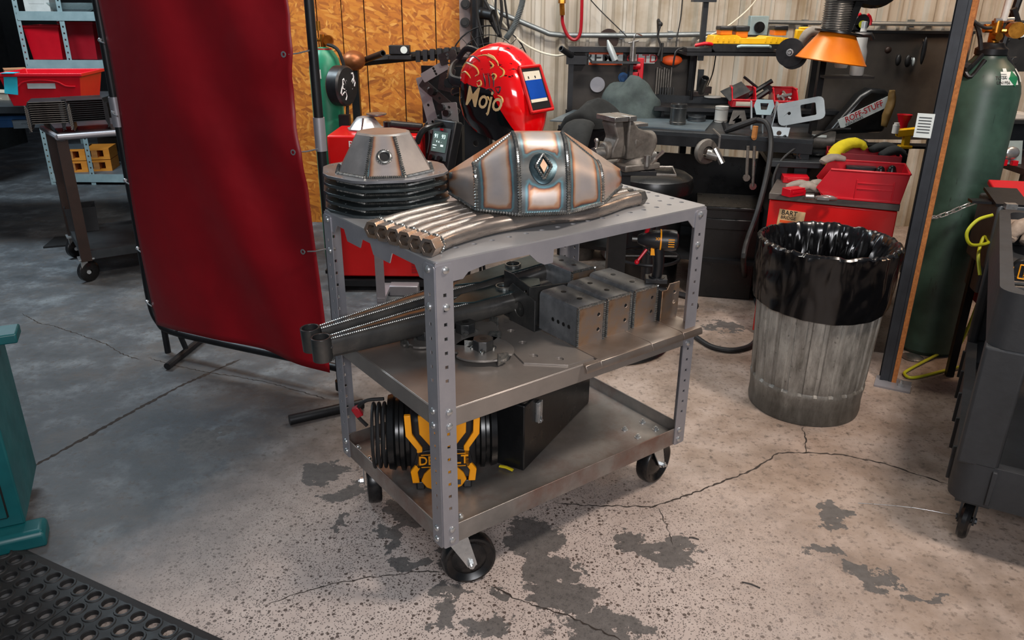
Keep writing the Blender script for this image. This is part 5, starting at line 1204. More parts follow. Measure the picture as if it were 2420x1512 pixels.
# ------------------------------------------------------------------ benches
BA = -.34
bf = V3((.24, 4.27, .9)); bench = thing('main_bench', 'long dark steel workbench along the corrugated wall', 'workbench', (bf.x, bf.y+.02, 0), BA)
BW, BD = 1.30, .72
m = M(); m.box((BW/2, BD/2, .885), (BW, BD, .03)); obj('worktop', m, MT['bench_steel'], bench, bevel=.003)
m = M(); m.box((BW/2, -.004, .855), (BW, .008, .05)); obj('front_edge', m, MT['black_steel'], bench)
for x, y in ((.04, .05), (BW-.04, .05), (.04, BD-.05), (BW-.04, BD-.05)):
    m = M(); m.box((x, y, .435), (.06, .06, .87)); obj('leg', m, MT['black_steel'], bench)
m = M(); m.box((BW/2, BD/2, .22), (BW-.1, BD-.1, .02)); obj('lower_shelf', m, MT['black_steel'], bench)
m = M(); m.box((BW/2+.05, BD+.01, .95), (BW+.1, .02, .11)); obj('backsplash', m, MT['bench_steel'], bench)
BT = Matrix.Translation((bf.x, bf.y+.02, 0)) @ Matrix.Rotation(BA, 4, 'Z'); BTI = BT.inverted()
m = M(); m.box((.52, .28, .9045), (.50, .42, .007)); solo('steel_plate', m, MT['bench_plate'], 'pale flat steel plate lying on the main bench', 'plate', None, (bf.x, bf.y+.02, 0), BA)
m = M(); m.box((.04, .36, .9035), (.24, .5, .006)); solo('left_plate', m, MT['bench_plate'], 'grey plate at the left end of the main bench beside the helmet', 'plate', None, (bf.x, bf.y+.02, 0), BA)
T2 = .80
c0 = atz(1838, 380, T2); fb2 = thing('side_table', 'dark steel table behind the red cabinet carrying clutter', 'workbench', (c0.x, c0.y, 0), R(-10))
m = M(); m.box((.27, .42, T2-.015), (.62, .85, .03)); obj('worktop', m, MT['bench_steel'], fb2, bevel=.003)
for x, y in ((.03, .05), (.54, .78), (.03, .78)):
    m = M(); m.box((x, y, T2/2-.015), (.05, .05, T2-.03)); obj('leg', m, MT['black_steel'], fb2)
m = M(); m.box((.0, .2, .45), (.02, .35, .5)); obj('side_panel', m, MT['black_steel'], fb2)
m = M(); m.box((BW/2, BD-.02, .36), (BW+.3, .015, .62)); obj('shade_panel', m, MT['satin_black'], bench)  # black sheet added to make the shade under the bench
# clutter under the main bench: seen only as dark shapes
def on(px, py, z=.9, back=0): p = atz(px, py, z); return (p.x, p.y+back, z)
p = atz(1560, 520, .0); und = [(1620, 470, .30, .45, 'black drum under the bench'), (1740, 500, .26, .5, 'tall black case under the right end of the bench')]
m = M(); m.lathe([(.001, 0), (.17, 0), (.18, .02), (.18, .38), (.17, .40), (.001, .40)], 24); solo('black_drum', m, MT['satin_black'], 'black drum in the shade under the main bench', 'drum', None, (.78, 4.35, .0))
m = M(); m.box((0, 0, .25), (.32, .3, .5)); m.box((0, -.155, .42), (.28, .01, .06)); m.box((0, 0, .505), (.34, .32, .02)); solo('black_case', m, MT['satin_black'], 'square black case in the shade under the right end of the main bench', 'case', None, (1.18, 4.2, 0), -.2, bevel=.006)
m = M(); m.box((0, 0, .2), (.16, .2, .4)); m.cyl((0, 0, .4), (0, 0, .44), .05, n=14); solo('grey_canister', m, MT['white_plastic'], 'pale canister standing far under the bench behind the stool', 'canister', None, (.66, 4.75, 0), .2, bevel=.02)
m = M(); m.cyl((0, 0, 0), (0, 0, .30), .10, n=18); m.cyl((0, 0, .3), (0, 0, .33), .08, n=18); solo('grey_tub', m, MT['vise_grey'], 'dull grey tub far under the bench', 'tub', None, (.42, 4.8, 0))
# stool
sx_, sy_ = .70, 3.86
st = thing('shop_stool', 'black padded round stool pushed under the main bench', 'stool', (sx_, sy_, 0))
m = M(); m.lathe([(.001, .63), (.17, .63), (.195, .65), (.20, .68), (.19, .715), (.16, .735), (.001, .745)], 36); obj('seat', m, MT['satin_black'], st)
m = M(); m.cyl((0, 0, .12), (0, 0, .63), .03, n=14); obj('column', m, MT['black_plastic'], st)
for k in range(5):
    a = 2*pi*k/5; m = M(); m.tube([(.02*cos(a), .02*sin(a), .13), (.26*cos(a), .26*sin(a), .07)], .018, 8); m.cyl((.26*cos(a), .26*sin(a)-.01, .028), (.26*cos(a), .26*sin(a)+.014, .028), .028, n=12); obj('leg', m, MT['black_plastic'], st)
m = M(); m.tube([(.16*cos(a), .16*sin(a), .30) for a in [2*pi*k/28 for k in range(28)]], .009, 8, closed=True); m.cyl((-.16, 0, .3), (.16, 0, .3), .006, n=6); obj('foot_ring', m, MT['black_steel'], st)
# vise on its pedestal
VX, VY = .475, 3.38
ped = thing('vise_pedestal', 'black round-based pedestal carrying the bench vise behind the cart', 'stand', (VX, VY+.06, 0))
m = M(); m.lathe([(.001, 0), (.27, 0), (.275, .008), (.27, .016), (.001, .02)], 40); obj('base', m, MT['satin_black'], ped)
m = M(); m.box((0, 0, .42), (.08, .08, .82)); obj('post', m, MT['black_steel'], ped)
m = M(); m.box((0, 0, .835), (.28, .22, .02)); obj('plate', m, MT['black_steel'], ped, bevel=.002)
m = M(); m.tube([(.12, -.10, .83), (.22, -.12, .83), (.22, -.04, .85), (.14, -.04, .85)], .006, 8, closed=True); obj('tray_loop', m, MT['vise_bare'], ped)
vs_ = thing('bench_vise', 'heavy grey bench vise with pale jaws behind the right end of the cart', 'vise', (VX, VY, .847), R(28)); vs_.scale = (.92, .92, .92)
m = M(); m.lathe([(.001, 0), (.085, 0), (.09, .02), (.07, .04), (.062, .055), (.001, .06)], 24, TR((.06, 0, 0))); m.box((.05, 0, .015), (.20, .18, .03)); obj('swivel_base', m, MT['vise_grey'], vs_, bevel=.006)
m = M(); m.loft([[(x, -w2, z) for x, z in ((-.02, .05), (.12, .05), (.15, .10), (.12, .16), (.04, .19), (.0, .23), (-.015, .23), (-.02, .17))] for w2 in (-.055, .055)]); m.cyl((.02, 0, .12), (.16, 0, .12), .06, r2=.045, n=18); obj('rear_body', m, MT['vise_grey'], vs_, bevel=.010)
m = M(); m.loft([[(x, -w2, z) for x, z in ((-.045, .23), (-.09, .23), (-.10, .215), (-.075, .15), (-.10, .10), (-.10, .06), (-.04, .06), (-.03, .12))] for w2 in (-.05, .05)]); m.cyl((-.12, 0, .09), (.02, 0, .09), .042, n=20); obj('sliding_jaw', m, MT['vise_grey'], vs_, bevel=.008)
m = M(); m.box((-.075, 0, .238), (.075, .15, .022)); m.box((-.012, 0, .238), (.04, .15, .022)); m.box((.06, 0, .20), (.09, .07, .014)); obj('jaw_plate', m, MT['vise_bare'], vs_, bevel=.002)
m = M(); m.cyl((-.17, 0, .08), (-.12, 0, .08), .030, n=16); m.cyl((-.155, 0, -.03), (-.155, 0, .14), .007, n=8); m.sph((-.155, 0, -.03), .012, 8); m.sph((-.155, 0, .14), .012, 8); obj('screw_handle', m, MT['vise_bare'], vs_)
m = M(); m.cyl((.10, -.08, .03), (.14, -.12, .09), .009, n=8); m.cyl((.07, -.09, .02), (.07, -.09, .07), .016, n=10); m.cyl((.14, .0, .04), (.18, 0, .04), .03, n=12); obj('lock_lever', m, MT['vise_bare'], vs_)
# coat / bag heap on the bench
def heap(name, lab, cat, px, py, z, prof, mat, sc, rz=0, seed=0, depth=.10):
    p = atz(px, py, z); m = M(); rings = []
    n = 40
    for f in [i/14 for i in range(15)]:
        r_ = []
        for k in range(n):
            a = 2*pi*k/n; q_ = V3((cos(a), sin(a)*.55, 0))*(1-f**2.4*.93); q_.z = f
            nn = 1+.34*noise.noise(V3((q_.x*1.7+seed, q_.y*1.7, f*2)))
            r_.append((q_.x*sc[0]*nn, q_.y*sc[1]*nn, max(0, f*sc[2]*(1+.45*noise.noise(V3((q_.x*2.2, q_.y*2+seed, 0)))))))
        rings.append(r_)
    m.loft(rings, True); return solo(name, m, mat, lab, cat, None, (p.x, p.y, z), rz, sharp=60)
heap('grey_jacket', 'grey-green fabric jacket heaped on the bench behind the vise', 'jacket', 1485, 275, .905, None, MT['grey_cloth'], (.20, .17, .22), -.2, 3)
heap('black_jacket', 'black cloth hanging off the bench left of the vise', 'jacket', 1405, 300, .905, None, MT['black_cloth'], (.16, .13, .14), .3, 7)
m = M(); Q = [(0, 0, 0), (-.03, -.04, -.10), (-.05, -.06, -.22)]
p = atz(1375, 325, .9); m.tube(smooth([(p.x+.02, p.y+.1, .95), (p.x-.02, p.y+.03, .935), (p.x-.06, p.y-.05, .82), (p.x-.05, p.y-.06, .70)], 5), lambda t2: .055+.03*sin(t2*3), 12, flat=.45); solo('hanging_sleeve', m, MT['black_cloth'], 'dark sleeve drooping over the bench edge left of the vise', 'sleeve', sharp=80)
# cans and small parts on the bench
def can(px, py, r_, h_, mat, lab, name='can', z=.9085, lidm=None, cat='can'):
    p = atz(px, py, z); o = thing(name, lab, cat, (p.x, p.y, z)); m = M(); m.lathe([(.001, 0), (r_*.98, 0), (r_, .004), (r_, h_-.004), (r_*1.03, h_-.002), (r_*1.03, h_), (r_*.9, h_), (r_*.9, h_-.006), (.001, h_-.006)], 22); obj('body', m, mat, o)
    m = M(); m.tube([(r_*1.01*cos(a), r_*1.01*sin(a), h_*.82) for a in [2*pi*k/22 for k in range(22)]], .0022, 5, closed=True)
    m.tube([(r_*1.01*cos(a), r_*1.01*sin(a), h_*.12) for a in [2*pi*k/22 for k in range(22)]], .0022, 5, closed=True); obj('hoop', m, lidm or mat, o); return o
can(1601, 293, .043, .105, MT['scale_steel'], 'tall dark can on the pale bench plate', z=.909)
can(1703, 288, .036, .085, MT['white_plastic'], 'smaller whitish can right of the dark one', z=.901, lidm=MT['vise_grey'])
can(1646, 285, .048, .028, MT['bench_steel'], 'low dark disc-shaped tin behind the dark can', name='tin', z=.909)
m = M(); m.cyl((0, 0, .0), (.0, -.055, .085), .024, n=16, hole=.018); m.box((.0, .02, -.01), (.10, .07, .03)); m.box((.04, .01, .01), (.05, .05, .04)); p = atz(1650, 235, .95); solo('pipe_fitting', m, MT['scale_steel'], 'tilted pipe fitting with pale open end at the back of the bench', 'fitting', None, tuple(BT @ V3(((BTI @ aty(1650, 235, 4.7)).x, BD+.01, 1.03))), .2, bevel=.003)
m = M(); m.lathe([(.001, 0), (.05, 0), (.05, .006), (.03, .008), (.001, .008)], 20); p = atz(1683, 245, .95); solo('small_dish', m, MT['white_plastic'], 'small pale round lid on the backsplash ledge', 'lid', None, tuple(BT @ V3(((BTI @ aty(1683, 240, 4.7)).x, BD-.02, 1.006))))
# red parts bins with cards
p = aty(1762, 246, 4.42); r1 = stack_bin('parts_bin', 'left red open-front bin with a cream card at the back of the bench', (p.x, 4.50, .985), -.15, .125, .17, .095, MT['red_plastic'], .42)
p2_ = aty(1858, 252, 4.45); r2 = stack_bin('parts_bin', 'right red open-front bin full of fittings at the back of the bench', (p2_.x, 4.52, .975), -.12, .125, .17, .10, MT['red_plastic'], .42)
for o in (r1, r2): o['group'] = 'red open-front bins at the back of the bench'
m = M(); m.box((0, 0, 0), (1.0, .24, .02)); m.box((-.45, .05, -.04), (.03, .1, .06)); m.box((.45, .05, -.04), (.03, .1, .06)); solo('bin_ledge', m, MT['black_steel'], 'dark ledge under the red open-front bins', 'ledge', None, (1.30, 4.56, .962), -.12)
m = M(); m.box((-.03, -.02, .07), (.13, .10, .004), rx=.5, ry=-.4); m.box((.02, .02, .05), (.08, .06, .03), rx=.2); solo('bent_sheet', m, MT['scale_steel'], 'bent dark sheet leaning out of the left red bin', 'sheet', None, (p.x-.02, 4.51, .992), .2)
m = M(); rr = random.Random(9)
for k in range(12): m.cyl((rr.uniform(-.04, .04), rr.uniform(-.05, .04), .01+k*.004), (rr.uniform(-.04, .04), rr.uniform(-.05, .04), .02+k*.005), .008, n=7)
solo('loose_fittings', m, MT['vise_bare'], 'heap of small shiny fittings in the right red bin', 'fittings', None, (p2_.x, 4.52, .98), kind='stuff')
m = M(); m.cyl((-.10, 0, .02), (.04, 0, .11), .013, n=8); m.cyl((-.09, -.02, -.02), (.02, -.02, .06), .016, n=8); m.cyl((-.12, 0, .13), (-.02, .0, .06), .008, n=6); m.box((.02, 0, .07), (.06, .02, .04), ry=.6); m.box((-.03, .0, -.0), (.06, .04, .03)); p = aty(1810, 215, 4.5); solo('black_pliers', m, MT['black_plastic'], 'black handled tool sticking up between the two red bins', 'tool', None, (p.x, 4.54, 1.005))
# cut brackets standing on the bench
def cutplate(px, py, y, outline, holes, rz, rx, lab, mat='light_grey_metal', th=.005, legs=True):
    p = aty(px, py, y); o = thing('laser_cut_bracket', lab, 'bracket', tuple(p), rz, None); m = M(); m.plate(outline, holes, th, TR((0, 0, 0), rx)); obj('plate', m, MT[mat], o, bevel=.0006); return o
o = cutplate(1893, 263, 3.95, rrect(-.11, -.055, .11, .055, .025), [rrect(.0, -.03, .07, .03, .006)[::-1], circ(-.055, .0, .008, 10)], -.35, .62, 'pale rounded bracket plate with a slot, tilted on two feet on the bench')
o.rotation_euler = (.75, -.25, -.42)
o = cutplate(1893, 263, 3.95, rrect(-.11, -.055, .11, .055, .025), [], 0, .6, '') if False else None
o = cutplate(1843, 300, 3.98, [(-.035, -.09), (-.02, -.09), (-.012, -.06), (.012, -.06), (.02, -.09), (.04, -.09), (.05, .0), (-.045, .0)], [circ(0, -.03, .012, 8)], -.3, pi/2-.1, 'pale trapezoid foot plate with a hole under the rounded bracket') 
for k, (px, py, lab) in enumerate(((1806, 250, 'pale blue-grey folded bracket standing on the bench below the left red bin'), (1832, 282, 'darker folded bracket beside the pale blue-grey one'))):
    o = cutplate(px, py, 4.05, [(-.05, -.0), (-.04, .03), (.04, .03), (.05, 0), (.035, -.045), (-.035, -.045)], [[(-.02, .012), (.02, .012), (.014, -.02), (-.014, -.02)]], -.2, pi/2-.25, lab, 'galv_blue' if k == 0 else 'black_plastic')
    m = M()
    for s in (-1, 1): m.box((s*.055, .02, -.05), (.006, .05, .14), ry=s*.12)
    obj('leg', m, MT['light_grey_metal'], o)
o = cutplate(1745, 275, 4.2, [(-.05, -.04), (-.03, .03), (.03, .03), (.05, -.04), (.02, -.04), (.015, -.01), (-.015, -.01), (-.02, -.04)], [], 0, pi/2-.2, 'dim grey notched bracket between the whitish can and the folded brackets', 'vise_grey')
# torch with cable lying over the bench edge
p = [aty(*q_) for q_ in ((1715, 310, 4.05), (1745, 298, 4.0), (1790, 282, 3.95), (1800, 284, 3.92))]
m = M(); m.tube(smooth([p[0]+V3((.0, 0, 0)), p[1], p[2]], 6), lambda t2: .012+.006*sin(t2*3), 10); m.cyl(p[0], p[0]+V3((-.02, 0, .045)), .008, n=8); obj_t = solo('welding_torch', m, MT['rubber'], 'black welding torch handle hooked on the bench edge right of the stool', 'torch')
cab = [aty(*q_) for q_ in ((1790, 283, 3.95), (1812, 292, 3.9), (1822, 330, 3.85), (1815, 400, 3.78), (1790, 500, 3.7), (1765, 570, 3.65), (1757, 620, 3.6))]+[atz(1765, 670, .012), atz(1790, 720, .012), atz(1788, 800, .012), atz(1745, 826, .012), atz(1690, 822, .012), atz(1650, 800, .012), atz(1600, 760, .012)]
m = M(); m.tube(smooth(cab, 8), .013, 10); solo('torch_cable', m, MT['rubber'], 'thick black cable dropping from the bench and curling round the trash can to the cart', 'cable')
cab = [atz(*q_) for q_ in ((1560, 560, .006), (1640, 605, .006), (1700, 635, .006), (1745, 665, .006), (1775, 690, .006), (1800, 668, .006), (1790, 652, .006), (1770, 672, .006), (1790, 690, .006))]
m = M(); m.tube(smooth(cab, 8), .006, 8); solo('thin_cord', m, MT['rubber'], 'thin black cord looped on the floor left of the trash can', 'cord')
# tools hanging under the bench front
for k, (px, y0_, y1_, mt, lab) in enumerate(((1783, 345, 440, 'vise_bare', 'long wrench hanging under the bench right of the stool'), (1768, 345, 420, 'vise_grey', 'shorter wrench hanging beside the long one'), (1786, 298, 325, 'wood', 'hammer handle end, orange wood, over the bench edge'))):
    a, b = aty(px, y0_, 3.92), aty(px-4, y1_, 3.92); m = M(); m.tube([a, b], .008 if k < 2 else .014, 8); m.cyl(b+V3((0, -.006, 0)), b+V3((0, .006, 0)), .018 if k < 2 else .012, n=10); solo('wrench' if k < 2 else 'hammer', m, MT[mt], lab, 'tool')
m = M(); a = aty(1697, 365, 3.9); m.cyl(a+V3((-.02, 0, .03)), a+V3((.02, -.02, -.04)), .016, n=10); m.cyl(a+V3((0, 0, .03)), a+V3((0, 0, .09)), .006, n=6); m.cyl(a+V3((-.05, .02, 0)), a+V3((0, 0, -.01)), .026, n=12); m.tube([a+V3((0, 0, .09)), a+V3((0, .15, .10))], .006, 6); solo('air_fitting', m, MT['vise_bare'], 'shiny hose fitting hanging under the bench right of the stool', 'fitting')
m = M(); a = aty(1668, 358, 3.98); m.lathe([(.03, -.02), (.06, -.015), (.065, 0), (.06, .015), (.03, .02)], 20, TR(tuple(a), pi/2, 0, .4)); m.cyl(a, a+V3((.0, .12, .06)), .02, n=8); solo('hose_reel', m, MT['vise_grey'], 'small dull round reel under the bench edge beside the hose fitting', 'reel')
# ------------------------------------------------------------------ backboard with stickers
YB = 4.95
a, b = aty(1350, 115, YB), aty(1622, 262, YB)
bd = thing('tool_board', 'black framed steel backboard with orange and red stickers', 'tool board', ((a.x+b.x)/2, YB, 0))
bw_, bz0, bz1 = b.x-a.x, b.z, a.z
m = M(); m.box((0, 0, (bz0+bz1)/2), (bw_, .01, bz1-bz0)); obj('sheet', m, MT['dark_board'], bd)
m = M(); m.box((0, -.03, bz1), (bw_+.04, .08, .03)); m.box((-bw_/2, -.02, (bz0+bz1)/2), (.03, .05, bz1-bz0)); m.box((bw_/2, -.02, (bz0+bz1)/2), (.03, .05, bz1-bz0)); m.box((0, 0, bz0/2+.3), (.04, .03, bz0-.6))
m.box((-bw_/2, .02, bz0/2), (.04, .04, bz0)); m.box((bw_/2, .02, bz0/2), (.04, .04, bz0)); obj('frame', m, MT['black_steel'], bd)
m = M(); p = aty(1325, 114, YB-.1); m.cyl(V3((p.x-(a.x+b.x)/2, -.12, p.z)), V3((-bw_/2+.02, -.04, bz1-.05)), .018, n=12, hole=.013); m.box((-bw_/2+.03, -.04, bz1-.06), (.12, .06, .05)); obj('tube_rest', m, MT['black_steel'], bd)
def stickr(px0, py0, px1, py1, mat, txt, tm, size, name='sticker', sx=1., bands=None):
    A, B = aty(px0, py0, YB-.01), aty(px1, py1, YB-.01); cx, cz_ = (A.x+B.x)/2-(a.x+b.x)/2, (A.z+B.z)/2
    m = M(); m.box((cx, -.008, cz_), (abs(B.x-A.x), .003, abs(A.z-B.z))); o = obj(name, m, mat, bd)
    if bands:
        m = M(); h_ = abs(A.z-B.z)
        m.box((cx, -.0105, cz_+h_*.40), (abs(B.x-A.x), .001, h_*.2)); m.box((cx, -.0105, cz_-h_*.40), (abs(B.x-A.x)*.98, .001, h_*.2)); obj('band', m, bands, o)
    m = textmesh(txt, size, .0004, sx=sx); xf(m, Matrix.Translation((cx, -.0105, cz_)) @ Matrix.Rotation(pi/2, 4, 'X')); obj('lettering', m, tm, o)
stickr(1392, 122, 1471, 154, MT['label_white'], 'REMO', MT['ink_black'], .085, sx=1.15, bands=MT['ink_orange'])
stickr(1488, 128, 1547, 150, MT['label_white'], 'OLTD', MT['ink_red'], .065, sx=1.1)
m = M(); p = aty(1412, 200, YB-.02); m.cyl((p.x-(a.x+b.x)/2, -.01, p.z), (p.x-(a.x+b.x)/2, -.02, p.z), .045, n=26); obj('round_plate', m, MT['mill_steel'], bd, label='round grey disc')
m = M(); p = aty(1588, 142, YB-.03); m.sph((p.x-(a.x+b.x)/2, -.03, p.z), (.062, .02, .032), 14); o = obj('orange_blade', m, MT['ink_orange'], bd)
m = M()
for k in range(7):
    p = aty(1552+k*5.5, 192, YB-.03); m.box((p.x-(a.x+b.x)/2, -.02, p.z-.0), (.008, .012, .16-.012*(k % 3)))
obj('punch_row', m, MT['vise_grey'], bd, kind='stuff')
m = M()
for k in range(6):
    p = aty(1560+k*6, 225, YB-.04); m.box((p.x-(a.x+b.x)/2, -.035, p.z), (.009, .012, .09))
obj('punch_row', m, MT['scale_steel'], bd, kind='stuff')
# things standing on the little rack before the board
p = aty(1455, 148, YB-.22)
m = M(); m.box((0, 0, 0), (.28, .10, .008)); m.box((.10, .07, -.06), (.02, .1, .12)); rk = solo('wire_rack', m, MT['bench_steel'], 'narrow steel rack in front of the stickered board', 'rack', None, (p.x-.0, YB-.19, p.z))
m = M(); m.tube([(0, 0, 0), (-.035, 0, .07), (-.05, 0, .11)], lambda t2: .019-.015*max(0, t2-.6)*2.4, 12); solo('die_grinder', m, MT['light_grey_metal'], 'slim silver die grinder leaning on the narrow rack', 'power tool', None, (p.x-.0, YB-.19, p.z+.012))
m = M(); m.cyl((0, 0, 0), (0, 0, .08), .018, n=12); m.cyl((0, 0, .08), (0, 0, .11), .011, n=10); m.cyl((-.03, 0, .10), (.03, 0, .115), .006, n=8); m.tube(smooth([(0, 0, .11), (.01, 0, .15), (.05, .02, .14)], 4), .004, 6); solo('air_tool', m, MT['vise_bare'], 'upright chrome air tool on the narrow rack', 'power tool', None, (p.x+.10, YB-.19, p.z+.006))
p = aty(1515, 165, YB-.15)
m = M(); m.box((0, 0, 0), (.035, .02, .13)); m.cyl((-.05, 0, .02), (0, 0, .02), .022, n=12); m.box((-.03, 0, -.03), (.05, .02, .03)); m.tube([(-.0, 0, -.05), (-.05, 0, -.09)], .008, 6); solo('red_clamp', m, MT['red_plastic'], 'red clamp hanging under the narrow rack', 'clamp', None, (p.x, YB-.12, p.z), bevel=.004)
p = aty(1475, 185, YB-.12); m = M(); m.cyl((0, 0, 0), (0, .03, 0), .03, n=16); m.cyl((0, -.01, 0), (0, 0, 0), .02, n=16); solo('blue_knob', m, MT['blue_plastic'], 'small dark blue disc beside the red clamp', 'disc', None, (p.x, YB-.1, p.z))
p = aty(1442, 95, 5.45); m = M(); m.cyl((0, 0, 0), (0, .02, 0), .068, n=30); m.cyl((0, -.004, 0), (0, 0, 0), .012, n=12); solo('abrasive_disc', m, MT['brown_steel'], 'dull brown round disc on the wall above the stickered board', 'disc', None, (p.x, WY-.055, p.z))
# ------------------------------------------------------------------ shelf with charger and batteries
YS = 4.55
a, b = aty(1632, 120, YS), aty(1852, 120, YS)
sh_ = thing('charger_shelf', 'thin black shelf on steel legs above the bench', 'shelf', ((a.x+b.x)/2, YS+.07, 0))
m = M(); m.box((0, 0, a.z-.015), (b.x-a.x+.06, .24, .016)); obj('board', m, MT['black_steel'], sh_)
for px in (1648, 1928):
    p = aty(px, 150, YS+.1); m = M(); x = p.x-(a.x+b.x)/2; m.tube([(x, .08, a.z-.02), (x, .10, .99)], .009, 8); obj('leg', m, MT['black_steel'], sh_)
zz = a.z-.006
chg = thing('battery_charger', 'long yellow and black multi-bay battery charger on the shelf', 'charger', ((aty(1680, 100, YS).x+aty(1880, 100, YS).x)/2, YS+.06, zz), 0)
cwid = aty(1878, 100, YS).x-aty(1680, 100, YS).x
m = M(); m.prism([(-cwid/2+.02, 0), (cwid/2-.03, 0), (cwid/2, .03), (cwid/2, .045), (-cwid/2, .045), (-cwid/2, .02)], .16, TR((0, .08, 0), pi/2)); obj('lower_case', m, MT['black_plastic'], chg, bevel=.004)
m = M(); m.prism([(-cwid/2, .045), (cwid/2-.01, .045), (cwid/2-.03, .075), (cwid/2-.16, .085), (cwid/2-.18, .075), (-cwid/2+.16, .075), (-cwid/2+.13, .09), (-cwid/2+.01, .085)], .165, TR((0, .083, 0), pi/2)); 
for x in [-.2+.03*k for k in range(5)]+[.06+.03*k for k in range(5)]: m.box((x, -.084, .064), (.008, .004, .02))
obj('upper_case', m, MT['charger_yellow'], chg, bevel=.004)
m = M(); m.tube([(-.09, -.085, .03), (-.075, -.10, .035), (.075, -.10, .035), (.09, -.085, .03)], .008, 8); obj('handle', m, MT['galv_blue'], chg)
m = M(); m.sph((.17, -.082, .03), .0045, 8); obj('indicator', m, MT['led'], chg)
for k, (px, py, h_, w_, lab) in enumerate(((1718, 80, .045, .075, 'leftmost battery on the charger'), (1755, 80, .06, .078, 'taller battery second from the left on the charger'), (1846, 82, .05, .075, 'battery at the right end of the charger'))):
    p = aty(px, py, YS); o = thing('battery_pack', lab+', black and orange', 'battery', (p.x, YS+.06, zz+(.089 if k != 1 else .076)), 0, 'battery packs on the charger')
    m = M(); m.box((0, 0, h_*.3), (w_*.85, .10, h_*.6)); obj('base', m, MT['orange_hood'], o, bevel=.004)
    m = M(); m.box((0, 0, h_*.75), (w_, .11, h_*.5)); obj('cap', m, MT['black_plastic'], o, bevel=.006)
m = M(); m.box((0, 0, .012), (.14, .14, .024)); m.tube(smooth([(-.08, -.02, .02), (-.12, -.03, .0), (-.13, -.03, -.08)], 4), .006, 6); p = aty(1652, 108, YS); solo('flat_charger', m, MT['black_plastic'], 'flat black pad at the left end of the charger shelf', 'charger', None, (p.x, YS+.05, zz), bevel=.006)
m = M(); m.tube([v+V3((.03, -.05, .034)) for v in smooth([(-.05, 0, 0), (0, -.03, .012), (.05, 0, .004), (.0, .03, .01)], 4)], .009, 8); obj('red_cord', m, MT['red_plastic'], bpy.data.objects['flat_charger'], label='red and pink cord')
# outlet box, conduit, cables on the wall
p = aty(1790, 60, WY-.05)
ob = thing('outlet_box', 'grey square outlet box with a black plug on the wall', 'outlet', (p.x, WY-.06, p.z))
m = M(); m.box((0, 0, 0), (.12, .06, .12)); obj('box', m, MT['galv_blue'], ob, bevel=.003); m = M(); m.cyl((.0, -.03, -.01), (0, -.045, -.01), .035, n=18); obj('socket', m, MT['satin_black'], ob)
pc = [aty(px, py, WY-.06) for px, py in ((1138, 6), (1180, 30), (1290, 76), (1300, 80), (1330, 83), (1500, 84), (1660, 81), (1720, 79))]
m = M(); m.tube(pc[:2]+smooth(pc[2:5], 5)+pc[5:], .017, 12)
for px in (1470, 1585): q_ = aty(px, 83, WY-.05); m.box((q_.x, q_.y+.02, q_.z), (.03, .05, .05))
solo('wall_conduit', m, MT['conduit_grey'], 'grey metal conduit bending down then level across the corrugated wall', 'conduit')
pc = [aty(px, py, WY-.06) for px, py in ((1808, 52), (1905, 54), (2000, 55), (2220, 57), (2390, 56))]
m = M(); m.tube(pc, .014, 12)
for px in (1904, 2155): q_ = aty(px, 56, WY-.05); m.box((q_.x, q_.y+.02, q_.z), (.03, .05, .05))
solo('upper_conduit', m, MT['conduit_grey'], 'second conduit running right from the outlet box behind the orange hood', 'conduit')
def cable(name, lab, pts, r_, mat, cat='cable', n=8): m = M(); m.tube(smooth([aty(*q_) for q_ in pts], 8), r_, n); return solo(name, m, MT[mat], lab, cat)
cable('red_air_hose', 'red-brown air hose hanging in a U on the left part of the wall', [(1329, -30, 5.5), (1329, 20, 5.5), (1330, 55, 5.5), (1342, 84, 5.5), (1358, 94, 5.5), (1370, 82, 5.5), (1374, 50, 5.5), (1376, -30, 5.5)], .011, 'dark_red_plastic', 'hose')
m = M(); a, b = aty(1328, 8, 5.48), aty(1329, 36, 5.48); m.cyl(b, a, .017, n=10); m.cyl(a, a+V3((0, 0, .03)), .024, n=6); solo('hose_coupler', m, MT['brass'], 'dull brass coupler on the red-brown air hose', 'fitting')
cable('cream_wire', 'long cream wire sagging from the corner to the stickered board', [(1158, -30, 5.4), (1180, 40, 5.4), (1222, 90, 5.35), (1265, 118, 5.3), (1310, 131, 5.2), (1338, 128, 5.1)], .0065, 'paper', 'wire')
cable('cream_wire', 'thin cream wire climbing to the upper right from the charger shelf', [(1795, -10, 5.4), (1765, 25, 5.4), (1720, 62, 5.3), (1690, 78, 5.2), (1650, 96, 5.0)], .005, 'paper', 'wire')
cable('black_wire', 'thin black wire slanting across the wall above the stickered board', [(1396, 0, 5.5), (1420, 26, 5.5), (1475, 80, 5.45), (1480, 86, 5.4)], .0035, 'rubber', 'wire')
cable('green_wire', 'dark wire hanging straight behind the right end of the stickered board', [(1614, -20, 5.5), (1609, 40, 5.5), (1600, 90, 5.5), (1598, 112, 5.45)], .004, 'rubber', 'wire')
cable('looped_wire', 'thin wire hanging below the charger shelf', [(1693, 120, 4.62), (1685, 170, 4.75), (1672, 205, 4.9), (1668, 228, 4.85)], .0035, 'rubber', 'wire')
m = M(); P_ = smooth([aty(*q_) for q_ in ((1238, -20, 5.25), (1232, 15, 5.25), (1215, 62, 5.25), (1195, 92, 5.25))], 26); m.tube(P_, lambda t2: .019+(.003 if round(t2*78) % 2 else -.003), 10); solo('flexible_conduit', m, MT['conduit_grey'], 'ribbed grey flexible conduit curving down behind the helmet', 'conduit')
